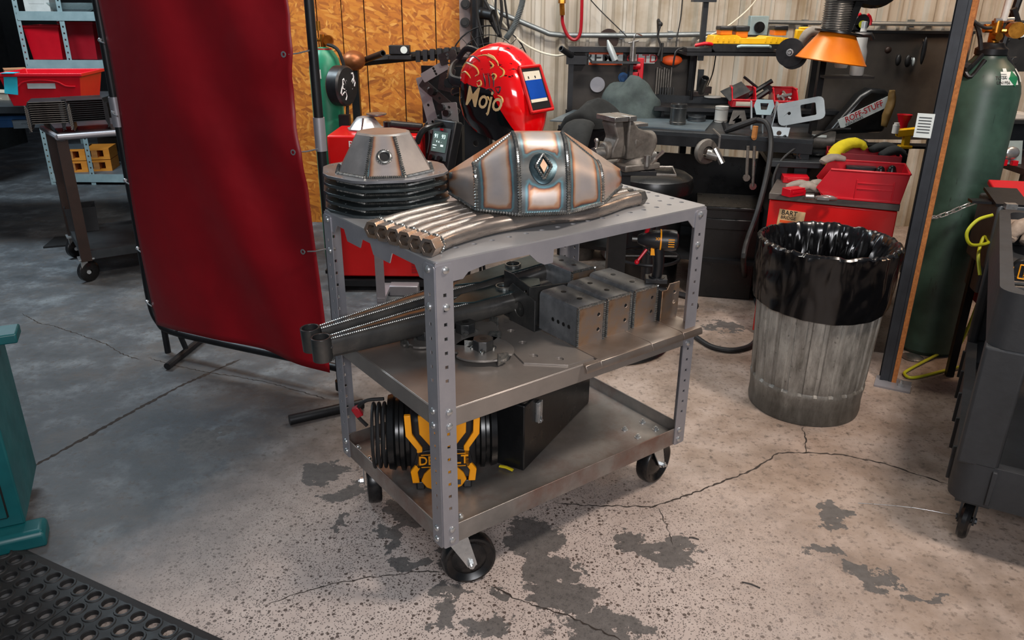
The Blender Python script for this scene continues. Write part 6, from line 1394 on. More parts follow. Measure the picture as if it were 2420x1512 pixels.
for k, pts in enumerate(([(1128, -20, 5.3), (1130, 40, 5.3), (1140, 80, 5.3)], [(1150, -20, 5.35), (1148, 20, 5.35), (1165, 60, 5.35), (1182, 86, 5.35)], [(1172, -20, 5.3), (1172, 30, 5.3), (1184, 84, 5.3)], [(1182, -20, 5.32), (1186, 30, 5.32), (1180, 70, 5.32), (1184, 88, 5.32)], [(1190, -20, 5.33), (1200, 50, 5.33), (1205, 84, 5.33)], [(1145, 0, 5.3), (1160, 30, 5.3), (1178, 82, 5.3)])):
    o = cable('tangled_hose', ['leftmost dark hose hanging in the wall corner', 'second dark hose from the left in the wall corner', 'middle dark hose hanging straight down in the wall corner', 'fourth dark hose from the left, above the fan', 'rightmost dark hose beside the ribbed conduit', 'thin dark hose crossing behind the others in the wall corner'][k], pts, .007+.003*(k % 2), 'rubber', 'hose'); o['group'] = 'hoses hanging in the wall corner'
m = M(); a, b = aty(1128, 0, 5.4), aty(1128, 100, 5.4); m.cyl(a+V3((0, 0, .2)), b, .045, n=14); m.cyl(aty(1135, 30, 5.35), aty(1165, 36, 5.3), .035, n=12); m.cyl(b, V3((b.x, b.y, 0)), .045, n=14); solo('corner_pipe', m, MT['black_steel'], 'thick dark upright pipe in the wall corner', 'pipe')
for k, (px, py) in enumerate(((1100, 10), (1099, 53))):
    p = aty(px, py, WY-.14); m = M(); m.cyl((0, 0, 0), (0, .05, 0), .030, n=16); m.cyl((0, -.02, 0), (0, 0, 0), .018, n=12); solo('column_knob', m, MT['ink_black'], ('upper' if k == 0 else 'lower')+' black round knob on the pinkish column', 'knob', None, (p.x, WY-.175, p.z))
m = M(); a, b = aty(1664, 5, YS+.3), aty(1664, 90, YS+.3); m.box(tuple((a+b)/2), (.03, .03, a.z-b.z+.25)); m.box((a.x-.01, a.y-.03, a.z+.02), (.13, .08, .04)); m.box((b.x, b.y, .55), (.03, .03, 1.2)); solo('lamp_post', m, MT['bench_steel'], 'slim grey upright with a square head left of the charger', 'post')
m = M(); a = aty(1557, 110, YB-.2); m.tube(smooth([aty(1556, 82, WY-.06), a+V3((0, .1, .14)), a+V3((0, 0, .12)), a+V3((-.01, 0, .06)), a+V3((.01, 0, 0)), a+V3((0, 0, -.05))], 5), .006, 6); m.sph(a+V3((0, 0, .12)), .014, 8); m.cyl(a+V3((.02, 0, .02)), a+V3((.02, 0, -.08)), .008, n=6); solo('hanging_lead', m, MT['rubber'], 'black lead hanging from the conduit in front of the stickered board', 'cable')
# ------------------------------------------------------------------ extraction hood
p = aty(1965, 120, 3.6); HZ = aty(1965, 150, 3.6).z
hd = thing('fume_hood', 'orange cone-shaped fume extraction hood on a black arm', 'fume hood', (p.x+.01, 3.62, 0))
tilt = TR((0, 0, HZ+.005), .0, R(7))
m = M(); m.lathe([(.148, 0), (.152, .004), (.146, .010), (.075, .118), (.070, .118), (.140, .010), (.143, .0), (.148, 0)], 40, tilt); obj('cone', m, MT['orange_hood'], hd)
m = M(); m.lathe([(.068, .118), (.10, .12), (.10, .128), (.068, .13)], 30, tilt); m.box((.055, -.03, HZ+.2), (.03, .03, .16), ry=.25); m.box((.03, -.05, HZ+.28), (.12, .04, .05)); m.tube(smooth([(.03, 0, HZ+.30), (.12, 0, HZ+.26), (.2, .0, HZ+.28), (.30, 0, HZ+.40)], 5), .035, 10); m.tube([(.09, 0, HZ+.12), (.15, -.02, HZ+.12), (.16, -.02, HZ+.10)], .012, 8); m.box((-.02, 0, HZ+.36), (.16, .12, .05)); obj('arm', m, MT['satin_black'], hd)
m = M(); Zs = [HZ+.125+i*.0048 for i in range(38)]; m.lathe([(.058+(.005 if i % 2 else -.003), z) for i, z in enumerate(Zs)], 26); obj('bellows', m, MT['vise_bare'], hd)
p = aty(1873, 125, 3.75)
gw = thing('grinding_wheel', 'black grinding wheel with a chrome hub left of the orange hood', 'wheel', (p.x, 3.78, p.z), -.5)
m = M(); m.lathe([(.001, -.012), (.06, -.012), (.063, -.006), (.063, .010), (.001, .012)], 36, TR((0, 0, 0), pi/2)); m.cyl((.01, .02, -.015), (.01, .05, -.015), .06, n=30); obj('disc', m, MT['black_plastic'], gw)
m = M(); m.tube([(.013*cos(a), -.014, .013*sin(a)) for a in [2*pi*k/12 for k in range(12)]], .004, 6, closed=True); m.cyl((0, -.01, 0), (0, -.03, 0), .007, n=8); obj('hub', m, MT['zinc'], gw)
blob('shop_towel', 'crumpled grey plastic bag on the shelf between the charger and the orange hood', 'bag', tuple(aty(1918, 95, 3.95)), [[(-.05, 0, -.02), (-.02, 0, .03), (.03, 0, .035), (.06, 0, 0)], [(-.03, .02, -.03), (.02, .0, .0), (.05, .0, -.03)]], .035, MT['glove_grey'])
m = M(); m.box((0, 0, 0), (.09, .03, .05)); m.box((.03, 0, .03), (.12, .02, .015)); m.tube([(.045, 0, 0), (.08, 0, -.04)], .01, 6); p = aty(1900, 82, 4.2); solo('yellow_grip', m, MT['charger_yellow'], 'yellow tool grip right of the charger behind the grey bag', 'tool', None, tuple(p), bevel=.008)
m = M(); m.box((0, 0, 0), (.30, .14, .012)); m.box((.1, .07, -.3), (.03, .03, .6)); p = aty(1905, 112, 3.98); solo('corner_shelf', m, MT['black_steel'], 'small dark shelf behind the grinding wheel', 'shelf', None, (p.x+.02, 3.99, p.z-.02))
for k, (px, py, h_, r_, lab) in enumerate(((1987, 160, .10, .030, 'short white bottle under the orange hood'), (2023, 178, .22, .033, 'taller white bottle behind the right edge of the orange hood'))):
    p = aty(px, py, 4.0); o = thing('spray_bottle', lab, 'bottle', (p.x, 4.0, p.z)); m = M(); m.lathe([(.001, 0), (r_*.9, 0), (r_, .008), (r_, h_*.5), (r_*.8, h_*.62), (r_*.8, h_*.8), (r_*.45, h_*.92), (r_*.4, h_)], 20); obj('bottle_body', m, MT['white_plastic'], o)
    m = M(); m.lathe([(r_*.42, h_*.98), (r_*.42, h_*1.12), (.001, h_*1.13)], 12); obj('cap', m, MT['light_grey_metal'], o)
m = M(); m.box((0, 0, 0), (.24, .10, .012)); p = aty(2005, 172, 4.0); solo('bottle_shelf', m, MT['dark_board'], 'narrow dark ledge holding the white bottles', 'ledge', None, (p.x, 4.02, aty(2023, 178, 4.0).z-.008))
# dark board behind the hood with hooks
a, b = aty(1935, 74, 4.5), aty(2245, 330, 4.5)
pb = thing('peg_board', 'stained dark grey board behind the orange hood, hung with small tools', 'board', ((a.x+b.x)/2, 4.5, 0))
m = M(); m.box((0, 0, (a.z+b.z)/2), (b.x-a.x, .02, a.z-b.z)); obj('sheet', m, basic('stained_board', '2c2824', '4a433c', .7, 0, 4, .1), pb)
m = M(); m.box((-(b.x-a.x)/2, 0, a.z/2), (.03, .03, a.z)); m.box(((b.x-a.x)/2-.1, .02, b.z/2), (.03, .03, b.z)); m.box((0, -.01, a.z), (b.x-a.x, .03, .015)); obj('frame', m, MT['black_steel'], pb)
for k, (px, py, w_, h_, mt, lab) in enumerate(((2122, 142, .025, .05, 'ink_black', 'left black oval tool hanging on the stained board'), (2145, 144, .03, .055, 'ink_black', 'right black oval tool hanging on the stained board'), (2157, 146, .014, .04, 'light_grey_metal', 'small pale tool beside the black oval ones'), (2098, 118, .03, .03, 'brown_steel', 'dim round knob high on the stained board'), (2182, 120, .02, .12, 'black_steel', 'upright bar tool hanging near the partition'))):
    p = aty(px, py, 4.47); m = M(); m.sph((0, 0, 0), (w_*.6, .014, h_*.6), 12); m.cyl((0, 0, 0), (0, .03, h_*.5), .004, n=6); solo('hung_tool', m, MT[mt], lab, 'tool', None, (p.x, 4.465, p.z))
p = aty(2065, 85, 4.3); tm = thing('tape_measure', 'black and red tape measure on top of the stained board', 'tape measure', (p.x, 4.49, a.z+.047))
m = M(); m.cyl((0, -.025, 0), (0, .025, 0), .042, n=22); m.box((-.02, 0, -.025), (.05, .05, .03)); obj('case', m, MT['black_plastic'], tm, bevel=.003)
m = M(); m.tube([(.045*cos(a), -.02, .045*sin(a)) for a in (-.3, .2, .7, 1.1)], .009, 8); m.tube([(.045*cos(a), -.02, .045*sin(a)) for a in (1.9, 2.3)], .008, 8); obj('red_trim', m, MT['red_plastic'], tm)
m = M(); m.cyl((0, -.026, -.01), (0, -.028, -.01), .02, n=16); obj('badge', m, MT['yellow_hose'], tm)
# bag with sticker, drill, leather etc. on the side table
p = aty(2035, 300, 4.15)
sg = thing('sticker_case', 'dark case with a slanted white sticker in red letters on the side table', 'case', (p.x+.03, 4.22, p.z-.02), .0)
m = M(); m.loft([[(x, y2, z) for x, z in ((-.17, -.03), (.13, -.02), (.15, .16), (.10, .20), (.02, .205), (-.03, .17))] for y2 in (0, .10)]); obj('body', m, MT['satin_black'], sg, bevel=.02)
TQ = Matrix.Translation((.0, -.008, .085)) @ Matrix.Rotation(-R(27), 4, 'Y')
m = M(); m.T = TQ; m.box((0, 0, 0), (.27, .003, .052)); s1_ = obj('sticker', m, MT['label_white'], sg)
m = textmesh('ROFF-STUFF', .044, .0004, sx=.86); xf(m, TQ @ Matrix.Translation((.0, -.003, .006)) @ Matrix.Rotation(pi/2, 4, 'X')); obj('lettering', m, MT['ink_red'], s1_)
m = textmesh('INDUSTRIES', .018, .0004); xf(m, TQ @ Matrix.Translation((-.06, -.003, -.018)) @ Matrix.Rotation(pi/2, 4, 'X')); obj('small_lettering', m, MT['ink_black'], s1_)
blob('leather_glove', 'brown leather glove hanging beside the stickered case', 'glove', tuple(aty(2100, 262, 4.1)), [[(0, 0, .10), (.005, 0, .04), (-.005, 0, -.02), (-.01, 0, -.08)]], .030, basic('ochre_leather', '4f3a12', '6e521c', .7), .5)
m = M(); m.tube(smooth([(-.10, .0, .0), (-.03, 0, .01), (.06, 0, .01), (.11, 0, -.01)], 4), .02, 10, flat=.7); p = atz(2050, 318, T2+.03); dg = solo('red_grip_tool', m, MT['black_plastic'], 'black tool with a red nose lying below the stickered case', 'power tool', None, (p.x, p.y+.05, T2+.09))
m = M(); m.cyl((0, 0, 0), (.05, 0, .004), .02, n=12); solo('red_nose', m, MT['dark_red_plastic'], 'red cap at the left end of the black tool on the side table', 'cap', None, (p.x-.14, p.y+.05, T2+.09))
p = atz(1955, 372, T2)
gn = thing('motor_tool', 'round grey motor with a black base on the side table', 'motor', (p.x, p.y+.10, T2+.001), -.3)
m = M(); m.cyl((-.055, 0, .07), (.06, 0, .07), .045, n=22); obj('motor', m, MT['vise_grey'], gn, bevel=.003)
m = M(); m.lathe([(.001, 0), (.085, 0), (.095, .012), (.07, .03), (.001, .032)], 26, TR((-.03, -.03, 0))); obj('guard', m, MT['satin_black'], gn)
m = M(); m.box((-.02, -.046, .095), (.07, .003, .012)); obj('label_strip', m, MT['label_white'], gn)
m = M(); m.box((-.09, -.02, .055), (.05, .02, .015)); obj('switch', m, MT['charger_yellow'], gn)
p = atz(1880, 372, T2); m = M(); m.cyl((0, 0, .016), (0, -.045, .016), .016, n=14, hole=.011); solo('steel_socket', m, MT['vise_bare'], 'single chrome socket near the left corner of the side table', 'socket', None, (p.x, p.y, T2+.001), .3)
cable('black_lead', 'black lead arching from the side table down its left end', [(2010, 305, 3.95), (1960, 308, 3.95), (1900, 338, 3.9), (1850, 375, 3.85), (1828, 420, 3.8), (1826, 470, 3.75)], .006, 'rubber')
p = aty(1835, 337, 3.95)
ds = thing('small_drill', 'small black and yellow tool at the back of the bench edge', 'power tool', tuple(p), 0)
m = M(); m.box((0, 0, .0), (.06, .03, .022)); obj('yellow_body', m, MT['charger_yellow'], ds, bevel=.006)
m = M(); m.tube([(.03, 0, .03), (.055, 0, 0), (.05, 0, -.03)], .014, 8); m.box((-.02, 0, -.018), (.05, .04, .02)); obj('grip', m, MT['black_plastic'], ds)
p = aty(2143, 322, 3.85)
yc = thing('yellow_clamp', 'yellow T-shaped plastic piece by the partition', 'clamp', tuple(p), -.1)
m = M(); m.box((0, 0, .02), (.10, .04, .035), ry=-.12); m.box((.0, 0, -.02), (.03, .035, .07)); m.box((0, 0, -.05), (.06, .04, .016)); obj('body', m, MT['charger_yellow'], yc, bevel=.004)
p = aty(2135, 290, 3.95); m = M(); m.lathe([(.018, -.05), (.022, 0), (.036, .04), (.03, .04), (.014, 0)], 16, None); solo('red_funnel', m, MT['red_plastic'], 'red funnel-shaped cup behind the yellow clamp', 'cup', None, tuple(p))
p = aty(2117, 305, 3.85); m = M(); m.cyl((0, 0, -.02), (0, 0, .02), .016, n=12); m.cyl((0, 0, .02), (0, 0, .03), .012, n=12); solo('white_cup', m, MT['white_plastic'], 'small white cap beside the yellow clamp', 'cap', None, tuple(p))
m = M(); m.box((0, 0, 0), (.5, .10, .012)); m.box((.1, .04, -.12), (.04, .03, .24)); p = aty(2100, 345, 3.95); solo('clutter_shelf', m, MT['black_steel'], 'dark strip shelf under the yellow clamp', 'shelf', None, (p.x, 3.97, p.z+.0), -.1)
# ------------------------------------------------------------------ big gas cylinder and chain
GX, GY = aty(2318, 230, 3.42).x, 3.42
gc = thing('gas_cylinder', 'tall worn dark green gas cylinder right of the partition', 'gas bottle', (GX, GY, 0))
GR = .142; zt_ = aty(2335, 128, GY).z
m = M(); m.lathe([(.001, 0), (GR-.015, 0), (GR, .02), (GR, zt_-.15), (GR-.006, zt_-.12), (GR-.022, zt_-.08), (GR-.048, zt_-.045), (GR-.075, zt_-.02), (.055, zt_), (.052, zt_+.015), (.001, zt_+.02)], 56); obj('shell', m, MT['worn_green'], gc)
m = M(); m.lathe([(.052, zt_-.01), (.062, zt_+.0), (.062, zt_+.022), (.050, zt_+.030), (.04, zt_+.045), (.001, zt_+.05)], 24); m.tube(smooth([(-.05, -.03, zt_), (-.10, -.05, zt_-.05), (-.12, -.05, zt_-.06), (-.10, -.07, zt_-.085), (-.05, -.055, zt_-.02)], 4), .009, 8); m.tube([(.05, -.02, zt_), (.10, -.04, zt_-.07)], .009, 8); obj('cap_ring', m, MT['black_steel'], gc)
m = M(); m.cyl((0, 0, zt_+.04), (0, 0, zt_+.13), .022, n=12); m.cyl((-.01, -.02, zt_+.07), (-.01, -.05, zt_+.07), .016, n=10); m.cyl((.02, 0, zt_+.09), (.07, -.02, zt_+.09), .01, n=8); m.cyl((.06, -.045, zt_+.095), (.075, .01, zt_+.095), .032, n=18); m.cyl((-.05, 0, zt_+.10), (0, 0, zt_+.10), .017, n=10); vl = obj('regulator', m, MT['brass'], gc)
m = M(); m.cyl((.075, -.046, zt_+.095), (.0745, -.048, zt_+.095), .028, n=18); obj('dial', m, MT['label_white'], vl)
m = M(); m.cyl((.015, -.01, zt_+.13), (.02, -.01, zt_+.24), .013, n=12); obj('flow_tube', m, MT['white_plastic'], gc); m = M(); m.cyl((-.02, -.01, zt_+.13), (.055, -.01, zt_+.135), .010, n=10); m.sph((.02, -.01, zt_+.25), .012, 8); obj('chrome_fitting', m, MT['zinc'], gc)
def wrap(m, r_, zc, ang, pitch=0):   # bend flat xz art round the bottle
    return [V3(((r_)*sin(ang+v.x/r_), -(r_)*cos(ang+v.x/r_), zc+v.z+(v.y*0))) for v in m.v]
A0 = .10; zl = aty(2370, 186, GY-.13).z
def shell_r(z):
    pr2 = [(GR, zt_-.15), (GR-.006, zt_-.12), (GR-.022, zt_-.08), (GR-.048, zt_-.045), (GR-.075, zt_-.02)]
    if z <= zt_-.15: return GR
    for (r0, z0), (r1, z1) in zip(pr2, pr2[1:]):
        if z <= z1: return r0+(r1-r0)*(z-z0)/(z1-z0)
    return .06
def wrapart(art, zc, ang, off): return [V3(((shell_r(zc+y)+off)*sin(ang+x/GR), -(shell_r(zc+y)+off)*cos(ang+x/GR), zc+y)) for x, y in art]
def patch(w_, h_, zc, ang, off, mat, par, name, n=10, shape=None):
    m = M(); vs = []
    for j in range(n+1):
        for i in range(n+1):
            x, y = (i/n-.5)*w_, (j/n-.5)*h_
            if shape: x, y = (x+y)*.5*1.0, (y-x)*.5*1.0
            vs.append((x, y))
    m.add(wrapart(vs, zc, ang, off), [(j*(n+1)+i, j*(n+1)+i+1, (j+1)*(n+1)+i+1, (j+1)*(n+1)+i) for j in range(n) for i in range(n)]); return obj(name, m, mat, par)
lbz = patch(.095, .05, zl, .28, .0015, MT['label_white'], gc, 'hazard_label')
patch(.062, .062, zl, .42, .0025, MT['label_green'], lbz, 'diamond', shape=True)
m = textmesh('UN1956', .017, 0); m.v = wrapart([(v.x, v.y) for v in m.v], zl-.016, .03, .003); obj('lettering', m, MT['ink_black'], lbz)
m = textmesh('ARGON MIX', .009, 0); m.v = wrapart([(v.x, v.y) for v in m.v], zl+.008, .05, .003) ; bpy.data.meshes.remove(bpy.data.meshes.new('x')) 
m = M(); m.add([], []); 
for k in range(4): a_ = M(); a_.box((0, 0, 0), (.035, .0, .0022)); m.add([], [])
for k in range(3): pt = patch(.030, .0022, zl+.016-k*.007, .04, .003, MT['grey_plastic'], lbz, 'print', 3)
patch(.022, .012, zt_-.055, .12, .002, MT['label_white'], gc, 'small_label', 4)
m = textmesh('TC 3A', .018, 0); m.v = wrapart([(v.x, v.y) for v in m.v], zt_-.085, -.05, .002); obj('stamping', m, MT['dark_board'], gc)
patch(.03, .05, zl+.01, .86, .003, MT['label_white'], gc, 'side_label', 5)
cp_ = [aty(*q_) for q_ in ((2183, 498, 3.05), (2190, 512, 3.1), (2215, 512, 3.2), (2250, 500, 3.22), (2285, 485, 3.22), (2325, 472, 3.2))]
Q = smooth(cp_, 12); L_ = [0]
for a, b in zip(Q, Q[1:]): L_.append(L_[-1]+(b-a).length)
ch_ = thing('safety_chain', 'steel link chain hung across the dark green gas cylinder', 'chain', tuple(Q[0]))
nl = int(L_[-1]/.030); cm = None
for k in range(nl):
    s_ = (k+.5)*L_[-1]/nl; i = max(j for j in range(len(L_)) if L_[j] <= s_); i = min(i, len(Q)-2); f = (s_-L_[i])/max(1e-6, L_[i+1]-L_[i]); p = Q[i].lerp(Q[i+1], f); d = (Q[i+1]-Q[i]).normalized()
    if cm is None:
        m = M(); m.tube([(.0125*(1 if cos(a) > 0 else -1)+.0075*cos(a), .0085*sin(a), 0) for a in [2*pi*(j+.5)/12 for j in range(12)]], .0026, 6, closed=True); o = obj('link', m, MT['zinc'], ch_); cm = o.data
    else: o = bpy.data.objects.new('link', cm); COL.objects.link(o); o.parent = ch_
    o.location = p-Q[0]; o.rotation_euler = (d.to_track_quat('X', 'Z').to_matrix() @ Matrix.Rotation((pi/2 if k % 2 else 0)+.5, 3, 'X')).to_euler()
# hoses by the cylinder
cable('coiled_leads', 'bundle of black leads tied to the partition above the gas cylinder', [(2268, 60, 3.3), (2285, 45, 3.3), (2305, 55, 3.3), (2315, 85, 3.3), (2318, 118, 3.3)], .009, 'rubber')
cable('coiled_leads', 'thinner black lead looping from the partition to the regulator', [(2270, 45, 3.25), (2300, 50, 3.25), (2325, 65, 3.25), (2342, 66, 3.3)], .006, 'rubber')
cable('wrapped_torch', 'black wrapped torch hanging between partition and gas cylinder', [(2282, 70, 3.3), (2278, 110, 3.3), (2276, 150, 3.3), (2290, 160, 3.28)], .018, 'rubber', 'torch')
YH = [(2346, 508, 2.9), (2310, 520, 2.9), (2285, 550, 2.9), (2295, 578, 2.9), (2335, 574, 2.95), (2325, 560, 3.0), (2312, 600, 2.95), (2316, 650, 2.9)]
cable('yellow_hose', 'yellow-green hose looping beside the black utility cart', YH, .0065, 'yellow_hose', 'hose')
m = M(); m.tube(smooth([atz(2320, 690, .3)]+[atz(2270, 812, .05), atz(2230, 830, .02), atz(2150, 872, .01), atz(2138, 884, .01), atz(2160, 892, .01), atz(2230, 876, .01), atz(2300, 858, .02)], 8), .0065, 8); solo('floor_hose', m, MT['yellow_hose'], 'yellow-green hose doubling back on the floor by the partition foot', 'hose')
m = M(); m.tube(smooth([atz(2320, 690, .25), atz(2270, 700, .2), atz(2230, 730, .1), atz(2200, 780, .03)], 8), .014, 10); solo('black_hose', m, MT['rubber'], 'thick black hose curving down in front of the gas cylinder', 'hose')
m = M(); c_ = atz(2290, 820, .0); m.tube([(c_.x+.02*cos(a)*.6+.0, c_.y+.15*sin(a)*.3+.1, .17+.15*sin(a)) if False else (c_.x+.13*cos(a), c_.y+.12+.05*cos(a), .15+.14*sin(a)) for a in [2*pi*k/30 for k in range(30)]], .014, 8, closed=True); solo('hose_loop', m, MT['rubber'], 'black ring hanging low behind the black utility cart', 'ring')
m = M(); m.box((0, 0, .012), (.30, .34, .024)); p = atz(2190, 850, 0); m.box((0, .16, .18), (.3, .02, .34)); solo('cylinder_rack', m, MT['black_steel'], 'black rack plate under the dark green gas cylinder', 'rack', None, (GX-.0, GY, 0)) if False else None
m = M(); m.lathe([(.04, 0), (.05, .004), (.03, .012), (.001, .013)], 14); p = atz(2140, 845, 0); solo('spilled_lid', m, MT['vise_bare'], 'small crumpled silver lid at the foot of the partition', 'lid', None, (p.x+.03, p.y-.0, 0))
m = M(); m.add([(0, 0, .001), (.05, .006, .001), (.062, .018, .006), (.02, .02, .004)], [(0, 1, 2, 3)]); p = atz(2124, 920, 0); solo('metal_scrap', m, MT['label_white'], 'small white scrap on the floor in front of the partition foot', 'scrap', None, (p.x, p.y, .001))
for k, (px, py, L2, rz, lab) in enumerate(((1775, 1382, .05, -.5, 'dark metal sliver on the floor right of the stains'), (1640, 1272, .03, -.3, 'short dark sliver on the floor above the big right stain'), (2165, 1208, .35, -.25, 'thin shiny wire strand on the floor left of the black utility cart'))):
    p = atz(px, py, .002); m = M(); m.tube(smooth([(-L2/2, 0, 0), (0, L2*.05, .001), (L2/2, 0, 0)], 4), .0018 if k < 2 else .0008, 5); solo('metal_sliver', m, MT['dark_board'] if k < 2 else MT['zinc'], lab, 'scrap', None, tuple(p), rz)
# ------------------------------------------------------------------ black utility cart on the right
UC = V3((1.285, 1.935, 0)); ua = math.atan2(.87, .50); UH = .815
uc_ = thing('utility_cart', 'scuffed dark grey plastic utility cart at the right edge of the photo', 'cart', tuple(UC), ua-pi/2)
UL, UW = 1.05, .62     # local y: away along the left side, local x: right
def tray(z0, z1, nm):
    m = M(); o1 = rrect(0, 0, UW, UL, .05, 5); i1 = rrect(.035, .035, UW-.035, UL-.035, .04, 5)
    m.plate(o1, [i1], z1-z0, TR((0, 0, z0))); m.plate(rrect(.03, .03, UW-.03, UL-.03, .04, 5), (), .02, TR((0, 0, z0+.02))); return obj(nm, m, MT['cart_plastic'], uc_, bevel=.006)
tp_ = tray(UH-.16, UH, 'top_tray'); lw_ = tray(.17, .30, 'lower_tray')
m = M()
for k in range(3): m.box((.10+.2*k, -.004, .235), (.012, .012, .11))
for k in range(5): m.box((-.004, .10+.2*k, .235), (.012, .012, .11))
obj('rib', m, MT['cart_plastic'], lw_, bevel=.002)
for x, y in ((.0, .0), (UW, 0), (0, UL), (UW, UL)):
    s, t3 = (1 if x == 0 else -1), (1 if y == 0 else -1); m = M()
    L_pts = [(0, 0), (.105, 0), (.105, .03), (.03, .03), (.03, .07), (0, .07)]
    L_pts = [(x+s*a*(1 if s > 0 else 1), y+t3*b) for a, b in L_pts]
    m.plate(L_pts, (), UH-.16-.29, TR((0, 0, .29))); obj('leg', m, MT['cart_plastic'], uc_, bevel=.008)
for x, y in ((.07, .09), (UW-.07, .09), (.07, UL-.1), (UW-.07, UL-.1)):
    m = M(); m.lathe([(.012, -.014), (.055, -.014), (.062, -.006), (.062, .006), (.055, .014), (.012, .014), (.012, -.014)], 26, TR((x, y, .062), pi/2, 0, 1.4)); wh = obj('wheel', m, MT['wheel_black'], uc_)
    m = M(); m.box((x, y, .155), (.09, .09, .03)); m.box((x+.02, y, .11), (.006, .04, .11), rz=-.1); m.box((x-.02, y, .11), (.006, .04, .11), rz=-.1); m.cyl((x-.028, y, .062), (x+.028, y, .062), .01, n=8); obj('fork', m, MT['bench_steel'], wh)
UT = Matrix.Translation(UC) @ Matrix.Rotation(ua-pi/2, 4, 'Z'); uwp = lambda x, y, z: tuple(UT @ V3((x, y, z)))
zt4 = UH-.118
p = atz(2400, 590, zt4); gl = blob('canvas_glove', 'wrinkled tan canvas glove in the top tray of the utility cart', 'glove', (p.x+.01, p.y, zt4+.04), [[(-.06, -.02, 0), (-.02, .04, .03), (.05, .05, .03)], [(-.05, .0, .01), (.0, .0, .05), (.06, .0, .02)], [(-.02, -.06, .0), (.03, -.04, .03), (.07, -.03, .0)]], .034, basic('canvas', '7d6d5e', 'a8988a', .9, 0, 20, .5))
p = atz(2402, 640, zt4+.03); tmx = thing('black_tape_measure', 'black tape measure with orange outline in the utility cart tray', 'tape measure', (p.x+.015, p.y-.02, zt4+.038), -.6)
m = M(); m.cyl((0, -.022, 0), (0, .022, 0), .040, n=26); m.box((0, 0, -.026), (.075, .046, .022)); obj('case', m, MT['black_plastic'], tmx, bevel=.004)
m = M()
for s in (-1, 1): m.tube([(s*.016, -.024, -.022), (s*.016, -.024, .022)], .0022, 6); m.tube([(-.016, -.024, s*.022), (.016, -.024, s*.022)], .0022, 6)
m.tube([(-.036, -.022, -.01), (-.036, -.022, .012)], .004, 6); obj('orange_outline', m, MT['dewalt_yellow'], tmx)
m = textmesh('DEWALT', .010, .0003); xf(m, Matrix.Translation((0, -.0245, 0)) @ Matrix.Rotation(pi/2, 4, 'Y') @ Matrix.Rotation(pi/2, 4, 'X')); obj('lettering', m, MT['dewalt_yellow'], tmx)
for k, (px, py) in enumerate(((2395, 672), (2400, 684))):
    p = atz(px, py, zt4+.01); m = M(); m.cyl((-.05, 0, 0), (.06, 0, 0), .008, n=8); m.cyl((.06, 0, 0), (.09, 0, 0), .005, n=8); solo('steel_punch', m, MT['scale_steel'], ('upper' if k == 0 else 'lower')+' dark round bar beside the tape measure in the cart tray', 'tool', None, (p.x+.03, p.y, zt4+.012), -.2)
# red and grey machine standing at the far end of the utility cart
p = aty(2385, 470, 3.0)
rm = thing('bench_charger', 'red topped grey machine with a round lens behind the utility cart', 'machine', (p.x+.12, 3.02, 0), -.2)
zr = p.z
m = M(); m.box((0, 0, zr-.14), (.34, .22, .26)); m.box((0, .04, zr-.33), (.30, .14, .14)); bx = obj('case', m, MT['grey_plastic'], rm, bevel=.01)
for x in (-.14, .14): m = M(); m.box((x, .05, (zr-.26)/2), (.03, .03, zr-.26)); obj('leg', m, MT['black_steel'], rm)
m = M(); m.box((.04, .02, .42), (.30, .16, .14)); obj('red_case', m, MT['dark_red_plastic'], rm)
m = M(); m.box((.02, .02, zr+.0), (.32, .24, .02), rx=.25); obj('red_lid', m, MT['red_plastic'], rm, bevel=.004)
m = M(); m.box((-.12, -.03, zr+.003), (.12, .16, .012), rx=.2); m.box((-.2, -.04, zr-.015), (.10, .05, .01)); obj('latch_plate', m, MT['black_plastic'], rm); m = M(); m.box((-.13, .0, zr+.014), (.06, .05, .002), rx=.2); obj('tan_label', m, MT['cardboard'], rm)
m = M(); m.cyl((-.06, -.112, zr-.145), (-.06, -.118, zr-.145), .027, n=22); obj('lens', m, MT['vise_bare'], rm)
m = M(); m.box((-.03, -.114, zr-.14), (.22, .004, .10)); obj('dark_panel', m, MT['black_plastic'], rm)
m = M(); m.tube([(-.135, -.13, zr-.02), (-.15, -.14, zr-.26)], .005, 8); m.box((-.135, -.125, zr-.01), (.04, .03, .02)); obj('clip_rod', m, MT['zinc'], rm)
m = M(); m.tube(smooth([(.03, -.02, zr+.02), (.06, -.04, zr+.045), (.10, -.03, zr+.03)], 4), .012, 8); m.cyl((0, .03, zr+.015), (0, .03, zr+.03), .012, n=10); obj('black_knob', m, MT['satin_black'], rm)
# far right bench with blister pack, papers and a dark panel on the wall
p = aty(2390, 385, 4.1)
fbx = thing('right_bench', 'dark bench with small goods at the far right edge', 'workbench', (3.02, 4.25, 0))
zb5 = p.z
m = M(); m.box((0, 0, zb5-.02), (.85, .6, .03)); m.box((0, -.3, zb5-.07), (.85, .02, .08)); obj('worktop', m, basic('dark_wine', '1d1416', '2c1f22', .5), fbx)
m = M(); m.box((0, .15, zb5+.19), (.85, .3, .02)); m.box((0, .28, zb5+.1), (.85, .02, .2)); obj('upper_shelf', m, MT['bench_steel'], fbx)
for x in (-.38, .38): m = M(); m.box((x, -.26, zb5/2-.02), (.05, .05, zb5-.04)); obj('leg', m, MT['black_steel'], fbx)
m = M(); m.box((0, .0, .3), (.8, .5, .02)); obj('lower_shelf', m, MT['black_steel'], fbx)
p = aty(2395, 360, 4.05); bp5 = thing('blister_pack', 'turquoise card pack with clear plastic on the far right bench', 'pack', (p.x, 4.08, zb5-.004), .1)
